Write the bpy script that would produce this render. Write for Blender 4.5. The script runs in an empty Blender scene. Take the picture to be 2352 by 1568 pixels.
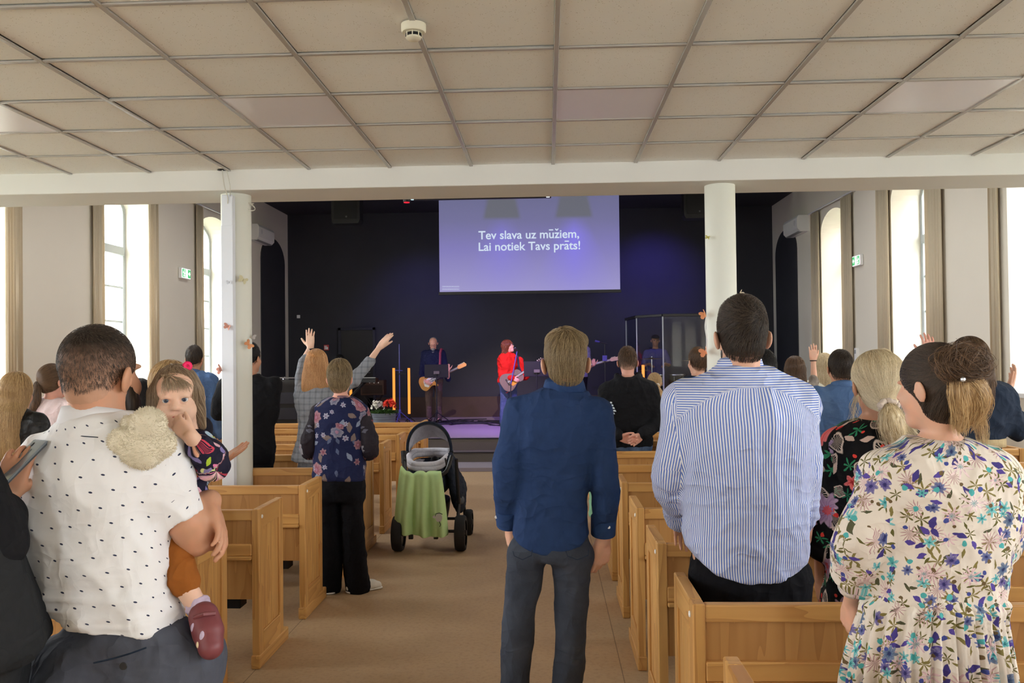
import bpy, bmesh, math, random
import numpy as np
from mathutils import Vector, Matrix
rng = np.random.default_rng(7); random.seed(7)
SC = bpy.context.scene
COL = SC.collection
PI = math.pi
# ------------------------------------------------------------------ camera
FPX, YAW, PITCH, ROLL, CZ = 1962.1, .041345, .017464, -.011657, 1.7
_cy, _sy = math.cos(YAW), math.sin(YAW)
cF = np.array([-_sy*math.cos(PITCH), _cy*math.cos(PITCH), math.sin(PITCH)])
_r0 = np.array([_cy, _sy, 0.]); _u0 = np.cross(_r0, cF)
cR = _r0*math.cos(ROLL)+_u0*math.sin(ROLL); cU = -_r0*math.sin(ROLL)+_u0*math.cos(ROLL)
C0 = np.array([0, 0, CZ])
cam = bpy.data.cameras.new('camera'); camo = bpy.data.objects.new('camera', cam); COL.objects.link(camo)
cam.sensor_width = 36; cam.lens = 36*FPX/2352; cam.clip_start = .05; cam.clip_end = 300
M = Matrix((tuple(cR), tuple(cU), tuple(-cF))).transposed().to_4x4(); M.translation = Vector(C0); camo.matrix_world = M
SC.camera = camo
def P(x, y, Y):
    """room point seen at photo pixel x, y and standing at depth Y"""
    d = cF+cR*(x-1176)/FPX-cU*(y-784)/FPX
    return C0+d*Y/d[1]
def mpp(Y): return Y/FPX
# ------------------------------------------------------------------ world, light, exposure
SC.view_settings.view_transform = 'Standard'; SC.view_settings.look = 'None'
SC.view_settings.exposure = 1.34; SC.view_settings.gamma = 1.0; SC.view_settings.use_curve_mapping = False
SC.cycles.use_denoising = True
SC.cycles.max_bounces = 7; SC.cycles.diffuse_bounces = 4; SC.cycles.glossy_bounces = 3; SC.cycles.transmission_bounces = 4; SC.cycles.transparent_max_bounces = 8
SC.cycles.caustics_reflective = False; SC.cycles.caustics_refractive = False
SC.cycles.sample_clamp_indirect = 8
W = bpy.data.worlds.new('sky'); SC.world = W; W.use_nodes = True
bg = W.node_tree.nodes['Background']; bg.inputs[0].default_value = (.93, .97, 1, 1); bg.inputs[1].default_value = 6.5
WINS = {1: [14.45, 11.32, 8.11, 5.0, 1.9, -1.2], -1: [14.64, 11.57, 8.55, 5.4, 2.3, -.8]}; WINW = {1: 1.5, -1: 1.25}; LOWW = 2.4
def winw(s, y): return WINW[s] if y > 6.5 else LOWW  # near windows lie out of view and are widened for more light
FILL_WIN_X = [-3.0, 2.6]; FILL_WIN_W = 0.8  # unseen rear windows, added to bring fill daylight to the near end
XL, XR = -5.67, 4.85
def lamp(name, kind, loc, energy, color=(1, 1, 1), aim=None, **kw):
    l = bpy.data.lights.new(name, kind); o = bpy.data.objects.new(name, l); COL.objects.link(o)
    l.energy = energy; l.color = color; o.location = loc
    for k, v in kw.items(): setattr(l, k, v)
    if aim is not None: o.rotation_euler = (Vector(aim)-Vector(loc)).to_track_quat('-Z', 'Y').to_euler()
    return o
for X, s in ((XL-.50, 1), (XR+.50, -1)):
    for y in WINS[s]:
        zt, zb = (4.1, 1.3) if y > 6.5 else (2.95, 1.3)
        o = lamp('window_portal', 'AREA', (X, y, (zt+zb)/2), 1, aim=(X+s, y, (zt+zb)/2), shape='RECTANGLE')
        o.data.size = winw(s, y); o.data.size_y = zt-zb; o.data.cycles.is_portal = True
        # track_quat Y-up keeps size_y vertical for horizontal aims
for x in FILL_WIN_X:
    o = lamp('window_portal', 'AREA', (x, -3.05, 1.9), 1, aim=(x, 0, 1.9), shape='RECTANGLE'); o.data.size = FILL_WIN_W; o.data.size_y = 2.0; o.data.cycles.is_portal = True
FILL_LAMPS = [(x, y) for y in (8.0, 10.2, 12.4) for x in (-3.4, 2.8)]  # lamps added out of view above the beam line to brighten the hall
for x, y in FILL_LAMPS:
    o = lamp('fill_light', 'AREA', (x, y, 4.62), 11, (1, .97, .93), aim=(x, y, 0), shape='RECTANGLE'); o.data.size = 1.2; o.data.size_y = .5
VIO = (.30, .16, 1.0)
lamp('stage_spot', 'SPOT', (-1.2, 12.6, 4.6), 420, (.42, .2, 1), aim=(-1.0, 15.6, .4), spot_size=1.0, spot_blend=1)
lamp('stage_spot', 'SPOT', (.9, 12.6, 4.6), 420, (.42, .2, 1), aim=(.3, 15.8, .4), spot_size=1.0, spot_blend=1)
lamp('stage_spot', 'SPOT', (2.25, 16.75, 4.25), 70, (.16, .12, 1), aim=(2.3, 18.5, 3.0), spot_size=1.5, spot_blend=1)
lamp('stage_spot', 'SPOT', (-2.7, 16.6, 4.0), 32, (.20, .18, 1), aim=(-2.7, 18.5, 2.5), spot_size=1.5, spot_blend=1)
lamp('stage_spot', 'SPOT', (-.4, 11.5, 4.6), 420, (1, .80, .62), aim=(-.9, 17.3, 1.0), spot_size=.42, spot_blend=.9)
# ------------------------------------------------------------------ object helpers
def link(o): COL.objects.link(o); return o
def props(o, label=None, cat=None, group=None, kind=None):
    if label: o['label'] = label
    if cat: o['category'] = cat
    if group: o['group'] = group
    if kind: o['kind'] = kind
    return o
def empty(name, loc=(0, 0, 0), label=None, cat=None, group=None, kind=None, rz=0):
    o = link(bpy.data.objects.new(name, None)); o.location = loc; o.rotation_euler = (0, 0, rz); o.empty_display_size = .1
    return props(o, label, cat, group, kind)
def child(o, par):
    if par is not None:
        o.parent = par
    return o
def pyd(name, v, f, mat=None, par=None, smooth=False, abs_=False):
    me = bpy.data.meshes.new(name); me.from_pydata([tuple(map(float, a)) for a in v], [], [tuple(map(int, a)) for a in f]); me.update()
    if smooth: me.polygons.foreach_set('use_smooth', [True]*len(me.polygons))
    if mat: me.materials.append(mat)
    o = link(bpy.data.objects.new(name, me)); child(o, par)
    if abs_ and par is not None: o.matrix_parent_inverse = par_world(par).inverted()
    return o
def par_world(p):
    m = Matrix.LocRotScale(p.location, p.rotation_euler, p.scale)
    return (par_world(p.parent) @ p.matrix_parent_inverse @ m) if p.parent else m
class B:
    """bmesh collector: boxes, tubes, lathes, prisms; .out() makes one object"""
    def __init__(s): s.v = []; s.f = []
    def add(s, v, f):
        n = len(s.v); s.v += [tuple(map(float, a)) for a in v]; s.f += [tuple(i+n for i in a) for a in f]; return s
    def box(s, x0, x1, y0, y1, z0, z1, b=0.0):
        if b <= 0:
            v = [(x, y, z) for z in (z0, z1) for y in (y0, y1) for x in (x0, x1)]
            return s.add(v, [(0, 2, 3, 1), (4, 5, 7, 6), (0, 1, 5, 4), (2, 6, 7, 3), (0, 4, 6, 2), (1, 3, 7, 5)])
        bm = bmesh.new(); bmesh.ops.create_cube(bm, size=1)
        for q in bm.verts: q.co = ((x0+x1)/2+q.co.x*(x1-x0), (y0+y1)/2+q.co.y*(y1-y0), (z0+z1)/2+q.co.z*(z1-z0))
        bmesh.ops.bevel(bm, geom=bm.edges[:], offset=b, segments=1 if b < .006 else 2, affect='EDGES', profile=.5)
        bm.verts.index_update()
        s.add([q.co for q in bm.verts], [[q.index for q in f.verts] for f in bm.faces]); bm.free(); return s
    def tube(s, pts, r, n=8, cap=True):
        pts = [np.array(p, float) for p in pts]; m = len(pts); rs = [r]*m if np.isscalar(r) else list(r)
        v = []; f = []; up = None
        for i, p in enumerate(pts):
            d = pts[min(i+1, m-1)]-pts[max(i-1, 0)]; d = d/(np.linalg.norm(d)+1e-9)
            if up is None: up = np.array([0, 0, 1.]) if abs(d[2]) < .9 else np.array([1., 0, 0])
            a = np.cross(d, up); a /= np.linalg.norm(a)+1e-9; up = np.cross(a, d)
            for k in range(n):
                t = 2*PI*k/n; v.append(p+rs[i]*(math.cos(t)*a+math.sin(t)*up))
        for i in range(m-1):
            for k in range(n): f.append((i*n+k, i*n+(k+1) % n, (i+1)*n+(k+1) % n, (i+1)*n+k))
        if cap: f.append(tuple(range(n-1, -1, -1))); f.append(tuple((m-1)*n+k for k in range(n)))
        return s.add(v, f)
    def lathe(s, prof, c=(0, 0, 0), n=24, ax='z', close=True):
        v = []; f = []; m = len(prof); c = np.array(c, float)
        for r, h in prof:
            for k in range(n):
                t = 2*PI*k/n; q = (r*math.cos(t), r*math.sin(t), h)
                q = q if ax == 'z' else ((q[0], h, q[1]) if ax == 'y' else (h, q[0], q[1]))
                v.append(c+np.array(q))
        for i in range(m-1):
            for k in range(n): f.append((i*n+k, i*n+(k+1) % n, (i+1)*n+(k+1) % n, (i+1)*n+k))
        if close: f.append(tuple(range(n-1, -1, -1))); f.append(tuple((m-1)*n+k for k in range(n)))
        return s.add(v, f)
    def prism(s, poly, a, b, ax='y'):
        """2-D outline (p,q) extruded a..b along ax: y -> (p,t,q), x -> (t,p,q), z -> (p,q,t)"""
        n = len(poly); g = {'y': lambda p, q, t: (p, t, q), 'x': lambda p, q, t: (t, p, q), 'z': lambda p, q, t: (p, q, t)}[ax]
        v = [g(p, q, a) for p, q in poly]+[g(p, q, b) for p, q in poly]
        f = [tuple(range(n)), tuple(range(2*n-1, n-1, -1))]+[(i, i+n, (i+1) % n+n, (i+1) % n) for i in range(n)]
        return s.add(v, f)
    def out(s, name, mat=None, par=None, smooth=False, abs_=False, fix=True):
        o = pyd(name, s.v, s.f, mat, par, smooth, abs_)
        if fix:
            bm = bmesh.new(); bm.from_mesh(o.data); bmesh.ops.recalc_face_normals(bm, faces=bm.faces[:]); bm.to_mesh(o.data); bm.free()
        if smooth:
            o.data.set_sharp_from_angle(angle=math.radians(42))
        return o
def struct(o, kind='structure'): o['kind'] = kind; return o
def copy_tree(o, par=None):
    c = link(o.copy()); c.parent = par
    for ch in list(o.children): copy_tree(ch, c)
    return c
# ------------------------------------------------------------------ materials
def lin(c):
    c = [x/255 for x in c[:3]]; return tuple(x/12.92 if x <= .04045 else ((x+.055)/1.055)**2.4 for x in c)
class NT:
    def __init__(s, name):
        s.m = bpy.data.materials.new(name); s.m.use_nodes = True; s.t = s.m.node_tree; s.N = s.t.nodes; s.L = s.t.links
        s.b = s.N['Principled BSDF']
    def node(s, typ, ins=(), **kw):
        n = s.N.new(typ)
        for k, v in kw.items(): setattr(n, k, v)
        for k, v in (ins.items() if isinstance(ins, dict) else enumerate(ins)):
            if v is None: continue
            if isinstance(v, bpy.types.NodeSocket): s.L.new(v, n.inputs[k])
            else:
                d = n.inputs[k]
                try: d.default_value = v
                except Exception: d.default_value = tuple(v)+(1,) if len(v) == 3 else v[:3]
        return n
    def ma(s, op, a, b=None, c=None, clamp=False):
        return s.node('ShaderNodeMath', (a, b, c), operation=op, use_clamp=clamp).outputs[0]
    def vm(s, op, a, b=None):
        n = s.node('ShaderNodeVectorMath', (a, b), operation=op); return n.outputs['Value'] if op in ('LENGTH', 'DOT_PRODUCT') else n.outputs[0]
    def mix(s, f, a, b, mode='MIX'):
        n = s.node('ShaderNodeMix', data_type='RGBA', blend_type=mode)
        for i, v in ((0, f), (6, a), (7, b)):
            if isinstance(v, bpy.types.NodeSocket): s.L.new(v, n.inputs[i])
            else: n.inputs[i].default_value = (v if i == 0 else (tuple(v)+(1,) if len(v) == 3 else v))
        return n.outputs[2]
    def ramp(s, f, stops, interp='LINEAR'):
        n = s.node('ShaderNodeValToRGB', (f,)); e = n.color_ramp.elements; n.color_ramp.interpolation = interp
        while len(e) < len(stops): e.new(.5)
        for i, (p, c) in enumerate(stops): e[i].position = p; e[i].color = tuple(c)+(1,) if len(c) == 3 else c
        return n.outputs[0]
    def obj(s): return s.node('ShaderNodeTexCoord').outputs['Object']
    def uv(s): return s.node('ShaderNodeUVMap', uv_map='UVMap').outputs[0]
    def scale(s, v, k): return s.node('ShaderNodeMapping', {0: v, 3: k}).outputs[0]
    def noise(s, v, sc, det=3, rough=.55, k='Fac'):
        return s.node('ShaderNodeTexNoise', {'Vector': v, 'Scale': sc, 'Detail': det, 'Roughness': rough}).outputs[k]
    def sep(s, v): return s.node('ShaderNodeSeparateXYZ', (v,)).outputs
    def step(s, x, lo, hi): return s.node('ShaderNodeMapRange', {0: x, 1: lo, 2: hi, 3: 0., 4: 1.}, clamp=True).outputs[0]
    def base(s, c, rough=.6, spec=.4, metal=0.0):
        i = s.b.inputs
        if isinstance(c, bpy.types.NodeSocket): s.L.new(c, i['Base Color'])
        else: i['Base Color'].default_value = tuple(c)+(1,)
        if isinstance(rough, bpy.types.NodeSocket): s.L.new(rough, i['Roughness'])
        else: i['Roughness'].default_value = rough
        i['Specular IOR Level'].default_value = spec; i['Metallic'].default_value = metal; return s
    def bump(s, h, strength=.3, dist=.01):
        b = s.node('ShaderNodeBump', {'Height': h, 'Strength': strength, 'Distance': dist}); s.L.new(b.outputs[0], s.b.inputs['Normal']); return s
_mc = {}
def flat(name, rgb, rough=.6, spec=.4, metal=0.0, var=.06, vs=12., bump=0., bs=200., bd=.002, sub=0.):
    """plain coloured surface with slight procedural variation"""
    if name in _mc: return _mc[name]
    n = NT(name); c = lin(rgb); o = n.obj()
    f = n.noise(o, vs, 4)
    n.base(n.mix(f, tuple(x*(1-var) for x in c), tuple(min(1, x*(1+var)) for x in c)), rough, spec, metal)
    if bump: n.bump(n.noise(o, bs, 2), bump, bd)
    if sub: n.b.inputs['Subsurface Weight'].default_value = sub; n.b.inputs['Subsurface Radius'].default_value = (.01, .004, .002); n.b.inputs['Subsurface Scale'].default_value = 1
    _mc[name] = n.m; return n.m
def wood(name, c1, c2, c3, axis, rough=.42):
    """pine: long grain along axis with darker growth lines; each board offset by its object"""
    n = NT(name); o = n.obj(); r = n.node('ShaderNodeObjectInfo').outputs['Random']
    off = n.node('ShaderNodeCombineXYZ', (n.ma('MULTIPLY', r, 7.3), n.ma('MULTIPLY', r, 3.7), n.ma('MULTIPLY', r, 11.1))).outputs[0]
    o = n.vm('ADD', o, off)
    k = {'x': (1.3, 30, 30), 'y': (30, 1.3, 30), 'z': (30, 30, 1.3)}[axis]
    g = n.noise(n.scale(o, k), 1, 4, .6)
    k2 = {'x': (.55, 7, 7), 'y': (7, .55, 7), 'z': (7, 7, .55)}[axis]
    d = n.noise(n.scale(o, k2), 1, 2, .5)
    rings = n.ma('FRACT', n.ma('MULTIPLY', d, 9.)); rings = n.ma('POWER', rings, 2.2)
    c = n.mix(g, lin(c1), lin(c2)); c = n.mix(n.ma('MULTIPLY', rings, .5), c, lin(c3))
    c = n.mix(n.ma('MULTIPLY', n.step(r, 0, 1), .22), c, lin(c3))
    n.base(c, rough, .45).bump(g, .12, .002); return n.m
# ------------------------------------------------------------------ room shell
CEIL, HALL, BEAM0, BEAM1, BEAMZ = 3.10, 4.86, 6.22, 6.72, 2.955
YB, YEND, STG, STGY = 18.5, -2.6, .40, 13.65
m_wall = flat('painted_wall', (226, 221, 208), .75, .2, var=.02, vs=3, bump=.05, bs=60)
m_beam = flat('beam_paint', (226, 224, 219), .7, .2, var=.02, vs=2)
m_dark = flat('black_paint', (54, 55, 61), .7, .25, var=.12, vs=2, bump=.06, bs=90)
m_white = flat('white_gloss', (232, 233, 232), .4, .45, var=.02)
m_reveal = flat('reveal_paint', (238, 239, 240), .7, .2, var=.02)
def m_floor_():
    n = NT('linoleum'); o = n.obj(); a = n.noise(o, 3.2, 5, .6); b = n.noise(o, 38, 4, .7)
    c = n.mix(a, lin((172, 143, 110)), lin((196, 168, 134))); c = n.mix(n.ma('MULTIPLY', n.step(b, .48, .75), .4), c, lin((124, 100, 74))); c = n.mix(n.ma('MULTIPLY', n.step(n.noise(o, 21, 3), .56, .75), .3), c, lin((182, 162, 138)))
    x, y, z = n.sep(o)[:3]
    sx = n.ma('LESS_THAN', n.ma('ABSOLUTE', n.ma('SUBTRACT', n.ma('FRACT', n.ma('DIVIDE', n.ma('ADD', x, 40.62), 2.0)), .5)), .0012)
    c = n.mix(n.ma('MULTIPLY', sx, .6), c, lin((70, 52, 38)))
    n.base(c, n.step(a, -1.2, 1.6), .4); n.b.inputs['Roughness'].default_value = .34
    return n.m
m_floor = m_floor_()
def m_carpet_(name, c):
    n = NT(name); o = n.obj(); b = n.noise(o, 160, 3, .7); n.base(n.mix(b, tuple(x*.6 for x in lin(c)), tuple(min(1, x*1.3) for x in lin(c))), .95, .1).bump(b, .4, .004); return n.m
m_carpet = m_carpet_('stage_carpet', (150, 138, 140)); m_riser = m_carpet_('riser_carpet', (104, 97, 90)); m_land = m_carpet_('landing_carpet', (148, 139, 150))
st = lambda b, name, m, **k: struct(b.out(name, m, **k))
st(B().box(XL-.6, XR+.6, YEND, YB+.3, -.12, 0), 'floor', m_floor)
# ceiling over the rear: lay-in tiles on a metal grid
ceil = struct(empty('ceiling', (0, 0, CEIL), kind='structure'))
m_tbar = flat('grid_bar_white', (178, 173, 168), .25, .5, var=.01)
def m_tile_():
    n = NT('mineral_tile'); o = n.obj(); v = n.node('ShaderNodeTexVoronoi', {'Vector': o, 'Scale': 95.}).outputs['Distance']
    sp = n.step(v, .13, .2); r = n.noise(o, 26, 2); sp = n.ma('MAXIMUM', sp, n.step(r, .56, .5))
    rd = n.node('ShaderNodeObjectInfo').outputs['Random']
    c = n.mix(rd, lin((240, 239, 236)), lin((246, 245, 242))); c = n.mix(sp, lin((176, 166, 148)), c)
    n.base(c, .9, .1).bump(sp, .25, .002); return n.m
m_tile = m_tile_()
m_panel = flat('light_diffuser', (240, 237, 245), .25, .5, var=.01)
GX0, GY0 = .058, 3.864
tv = B().box(-.291, .291, -.291, .291, 0, .014, .004); tile_me = tv.out('ceiling_tile', m_tile, ceil).data
tile0 = [o for o in ceil.children][0]
pan_me = B().box(-.293, .293, -.293, .293, -.004, .012, .003).out('light_panel', m_panel, ceil).data
pan0 = [o for o in ceil.children if o.name.startswith('light_panel')][0]
first = {'t': True, 'p': True}
for i in range(-8, 9):
    for j in range(-4, 4):
        cx, cy = GX0+.6*i+.3, GY0+.6*j+.3
        isp = (i % 3 == 0) and (j % 4 == 1)
        nm, me, k, o0 = ('light_panel', pan_me, 'p', pan0) if isp else ('ceiling_tile', tile_me, 't', tile0)
        if first[k]: o = o0; first[k] = False
        else: o = child(link(bpy.data.objects.new(nm, me)), ceil)
        o.location = (cx, cy, .004+.002*((i*7+j*3) % 3)); o.rotation_euler = (.0012*((i*5+j) % 3-1), .0012*((i+j*5) % 3-1), PI/2*((i+2*j) % 4))
for i in range(-9, 10):
    x = GX0+.6*i
    if XL < x < XR: B().box(x-.012, x+.012, GY0-2.4, BEAM0, -.006, .004, .002).out('grid_bar', m_tbar, ceil)
for j in range(-4, 4):
    y = GY0+.6*j
    for i in range(-9, 9):
        x = GX0+.6*i
        if x+.6 > XL and x < XR: B().box(max(x+.012, XL), min(x+.588, XR), y-.012, y+.012, -.0055, .004, .002).out('grid_bar', m_tbar, ceil)
B().box(XL-.5, XR+.5, YEND, GY0-2.4, 0, .05).out('ceiling_board', m_wall, ceil)
B().box(XL-.5, XR+.5, GY0-2.4, BEAM0+.2, .03, .08).out('slab', m_wall, ceil)
st(B().box(XL-.5, XR+.5, BEAM0, BEAM1, BEAMZ, HALL+.1, .004), 'beam', m_beam)
st(B().box(XL-.5, XR+.5, BEAM1-.05, YB+.3, HALL, HALL+.12), 'ceiling_hall', m_dark)
# side walls with arched window openings
def side_wall(X, s, name):
    """s=+1: the room lies on +x; wall thickness .5 going outwards"""
    w = struct(empty(name, (X, 0, 0), kind='structure'))
    x0, x1 = sorted((0, -s*.5))
    def blk(y0, y1, z0, z1, nm='pier', m=m_wall): B().box(x0, x1, y0, y1, z0, z1).out(nm, m, w)
    ys = sorted(WINS[s]); prev = YEND
    for y in ys:
        WW = winw(s, y)
        a, b = y-WW/2, y+WW/2
        blk(prev, a, 0, HALL); prev = b
        blk(a, b, 0, 1.25, 'spandrel')
        if y > 6.5:
            pts = [(a, HALL), (a, 3.82)]+[(y-WW/2*math.cos(t), 3.82+.32*math.sin(t)) for t in np.linspace(0, PI, 15)[1:-1]]+[(b, 3.82), (b, HALL)]
            # arch soffit: quads between the arch line and the top
            bb = B(); n = len(pts)-2; arc = pts[1:-1]
            for q in range(len(arc)-1):
                (p0, z0), (p1, z1) = arc[q], arc[q+1]
                bb.add([(x0, p0, z0), (x0, p1, z1), (x0, p1, HALL), (x0, p0, HALL), (x1, p0, z0), (x1, p1, z1), (x1, p1, HALL), (x1, p0, HALL)],
                       [(0, 1, 2, 3), (7, 6, 5, 4), (0, 4, 5, 1), (3, 2, 6, 7)])
            bb.out('arch_head', m_wall, w)
        else: blk(a, b, 2.95, HALL, 'spandrel')
    blk(prev, YB+.3, 0, HALL)
    return w
wl = side_wall(XL, 1, 'wall_left'); wr = side_wall(XR, -1, 'wall_right')
m_glass = None
def m_glass_():
    n = NT('window_glass'); t = n.node('ShaderNodeBsdfTransparent'); g = n.node('ShaderNodeBsdfGlossy', {'Roughness': .02}); mx = n.node('ShaderNodeMixShader', {0: .06})
    n.L.new(t.outputs[0], mx.inputs[1]); n.L.new(g.outputs[0], mx.inputs[2]); n.L.new(mx.outputs[0], n.N['Material Output'].inputs[0]); return n.m
m_glass = m_glass_()
m_frame = flat('window_frame', (172, 180, 184), .4, .45, var=.02)
m_curt = flat('beige_curtain', (216, 203, 178), .85, .1, var=.05, vs=30)
_n = m_curt.node_tree; _t = _n.nodes.new('ShaderNodeBsdfTranslucent'); _t.inputs[0].default_value = (.62, .52, .38, 1); _x = _n.nodes.new('ShaderNodeMixShader'); _x.inputs[0].default_value = .3
_n.links.new(_n.nodes['Principled BSDF'].outputs[0], _x.inputs[1]); _n.links.new(_t.outputs[0], _x.inputs[2]); _n.links.new(_x.outputs[0], _n.nodes['Material Output'].inputs[0])
m_rod = flat('curtain_rod', (214, 214, 220), .3, .5, var=.01)
wi = 0
for X, s, side in ((XL, 1, 'left'), (XR, -1, 'right')):
    for y in WINS[s]:
        WIN_W = winw(s, y); wi += 1; hall = y > 6.5; a, b = y-WIN_W/2, y+WIN_W/2; zt = 3.82 if hall else 2.9
        w = struct(empty(f'window_{wi}', (X-s*.43, y, 1.27), kind='structure'))
        w['label'] = f'tall white window in the {side} wall'+(', arched head' if hall else ' under the low ceiling')
        h = zt-1.27; hw = WIN_W/2; t = .03
        fr = B().box(-t, t, -hw, -hw+.07, 0, h, .004).box(-t, t, hw-.07, hw, 0, h, .004).box(-t, t, -hw, hw, 0, .08, .004)
        if hall:
            pts = [(-hw*math.cos(q), h+.32*math.sin(q)) for q in np.linspace(0, PI, 15)]; pin = [(p*.9, h+(z-h)*.82) for p, z in pts]
            for q in range(14):
                (p0, z0), (p1, z1), (i0, j0), (i1, j1) = pts[q], pts[q+1], pin[q], pin[q+1]
                fr.add([(-t, p0, z0), (-t, p1, z1), (-t, i1, j1), (-t, i0, j0), (t, p0, z0), (t, p1, z1), (t, i1, j1), (t, i0, j0)],
                       [(0, 1, 2, 3), (7, 6, 5, 4), (0, 4, 5, 1), (3, 2, 6, 7), (1, 5, 6, 2), (0, 3, 7, 4)])
        else: fr.box(-t, t, -hw, hw, h-.07, h, .004)
        fr.out('frame', m_frame, w)
        B().box(-.035, .035, -.045, .045, .06, h+(.28 if hall else 0), .004).out('mullion', m_frame, w)
        zb = [3.28-1.27] if hall else []
        if hall: B().box(-.04, .04, -hw+.05, hw-.05, zb[0]-.07, zb[0]+.05, .004).out('transom', m_frame, w)
        for z in ((.50, .99, 1.48) if hall else (.50, .99)):
            for sd in (-1, 1):
                B().box(-.014, .014, min(sd*.045, sd*(hw-.06)), max(sd*.045, sd*(hw-.06)), z-.014, z+.014).out('glazing_bar', m_frame, w)
        B().box(-.004, .004, -hw+.05, hw-.05, .06, h+.02).out('pane', m_glass, w)
        if hall:
            B().prism([(p*.93, 0+z) for p, z in [(-hw, h)]+[(-hw*math.cos(q), h+.30*math.sin(q)) for q in np.linspace(0, PI, 13)]+[(hw, h)]], -.004, .004, 'x').out('pane', m_glass, w)
        B().box(min(0, s*.52), max(0, s*.52), -hw-.03, hw+.03, -.05, 0, .006).out('sill', m_white, w)
        if hall:
            far = 'hung at the far side' ; near = 'hung at the near side'
            for (c0, c1, wd) in (((b-.22, b+.03, far), (a-.20, a+.02, near)) if s > 0 else ((b-.02, b+.36, far) if y > 9 else (b+.10, b+.24, far), (a-.38, a+.02, near))):
                n = 26; xs = np.linspace(c0, c1, n); v = []; f = []
                for k, yy in enumerate(xs):
                    dx = .05+.026*math.sin(k*1.35)+.012*math.sin(k*3.1)
                    v += [(X+s*dx, yy, .95), (X+s*(dx*.85), yy, 4.2), (X+s*(dx+.006), yy, .95), (X+s*(dx*.85+.006), yy, 4.2)]
                for k in range(n-1): i = 4*k; f += [(i, i+4, i+5, i+1), (i+2, i+3, i+7, i+6), (i+1, i+5, i+7, i+3), (i, i+2, i+6, i+4)]
                yv = y
                nth = {14: 'third', 11: 'second', 8: 'first'}[int(y)]
                props(pyd('curtain', v, f, m_curt, None, True), f'beige curtain {wd} of the {nth} tall window on the {side} wall', 'curtain')
            props(B().tube([(X+s*.06, a-.5, 4.225), (X+s*.06, b+.5, 4.225)], .014, 8).tube([(X, a-.45, 4.225), (X+s*.06, a-.45, 4.225)], .012, 6).tube([(X, b+.45, 4.225), (X+s*.06, b+.45, 4.225)], .012, 6).out('curtain_rod', m_rod, None, True),
                  f'pale rod above the {nth} tall window on the {side} wall', 'curtain rod')
# back wall, its wooden foot, painted arches, rear wall behind the viewer
wb = struct(empty('wall_back', (0, YB, 0), kind='structure'))
B().box(XL-.5, XR+.5, 0, .3, 0, HALL+.1).out('panel', m_dark, wb)
m_brown = flat('brown_panel', (72, 56, 44), .55, .35, var=.2, vs=5)
st(B().box(XL+.02, XR-.02, YB-.03, YB, STG, .84, .004), 'baseboard_back', m_brown)
for X, s, nm in ((XL, 1, 'trim_1'), (XR, -1, 'trim_2')):
    a, b = 16.7, 18.22; c = (a+b)/2; hw = (b-a)/2
    pts = [(a, STG), (b, STG)]+[(c+hw*math.cos(t), 3.72+.48*math.sin(t)) for t in np.linspace(0, PI, 17)]
    x0, x1 = sorted((X, X+s*.02)); B().prism(pts, x0, x1, 'x').out(nm, m_dark)['kind'] = 'structure'
wre = struct(empty('wall_rear', (0, YEND, 0), kind='structure')); xs_ = [XL-.5]+[v for x in FILL_WIN_X for v in (x-FILL_WIN_W/2, x+FILL_WIN_W/2)]+[XR+.5]
for k in range(0, len(xs_), 2): B().box(xs_[k], xs_[k+1], -.2, 0, 0, HALL).out('pier', m_wall, wre)
for x in FILL_WIN_X:
    B().box(x-FILL_WIN_W/2, x+FILL_WIN_W/2, -.2, 0, 0, .9).out('spandrel', m_wall, wre); B().box(x-FILL_WIN_W/2, x+FILL_WIN_W/2, -.2, 0, 2.9, HALL).out('spandrel', m_wall, wre)
    wi += 1; w = struct(empty(f'window_{wi}', (x, YEND-.1, .9), 'added window in the rear wall behind the viewer, for fill light', None, None, 'structure')); a = FILL_WIN_W/2
    B().box(-a, -a+.07, -.03, .03, 0, 2).box(a-.07, a, -.03, .03, 0, 2).box(-a, a, -.03, .03, 0, .07).box(-a, a, -.03, .03, 1.93, 2).box(-.03, .03, -.03, .03, 0, 2).out('frame', m_frame, w); B().box(-a+.05, a-.05, -.004, .004, .05, 1.95).out('pane', m_glass, w)
m_lamp_h = flat('fill_housing', (60, 60, 62), .5)
for x, y in FILL_LAMPS:
    r_ = props(empty('fill_lamp', (x, y, 4.65)), f'long added fill lamp, out of view above the {"left" if x < 0 else "right"} pews, {dict(zip((8.0, 10.2, 12.4), ("first", "second", "third")))[y]} from the beam', 'lamp')
    B().box(-.62, .62, -.27, .27, 0, .06, .006).out('housing', m_lamp_h, r_)
    for q in (-.4, .4): B().tube([(q, 0, .05), (q, 0, HALL-4.65+.02)], .008, 6).out('cable', m_lamp_h, r_)
# low wood-panel joints on the side walls beside the stage
# stage and steps
st(B().box(XL+.01, XR-.01, STGY, YB, .0, STG, .006), 'floor_stage', m_carpet)
sp_ = struct(empty('steps', (0, 0, 0), kind='structure'))
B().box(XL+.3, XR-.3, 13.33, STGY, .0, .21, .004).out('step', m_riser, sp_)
B().box(XL+.3, XR-.3, 12.65, STGY-.01, 0, .06, .004).out('landing', m_land, sp_)
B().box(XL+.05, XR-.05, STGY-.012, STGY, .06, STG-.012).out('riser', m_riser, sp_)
B().box(XL+.05, XR-.05, STGY-.025, STGY+.02, STG-.008, STG+.006, .003).out('nosing', flat('step_nosing', (44, 42, 44), .5), sp_)
B().box(XL+.3, XR-.3, 13.31, 13.35, .205, .216, .003).out('nosing', _mc['step_nosing'], sp_)
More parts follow.
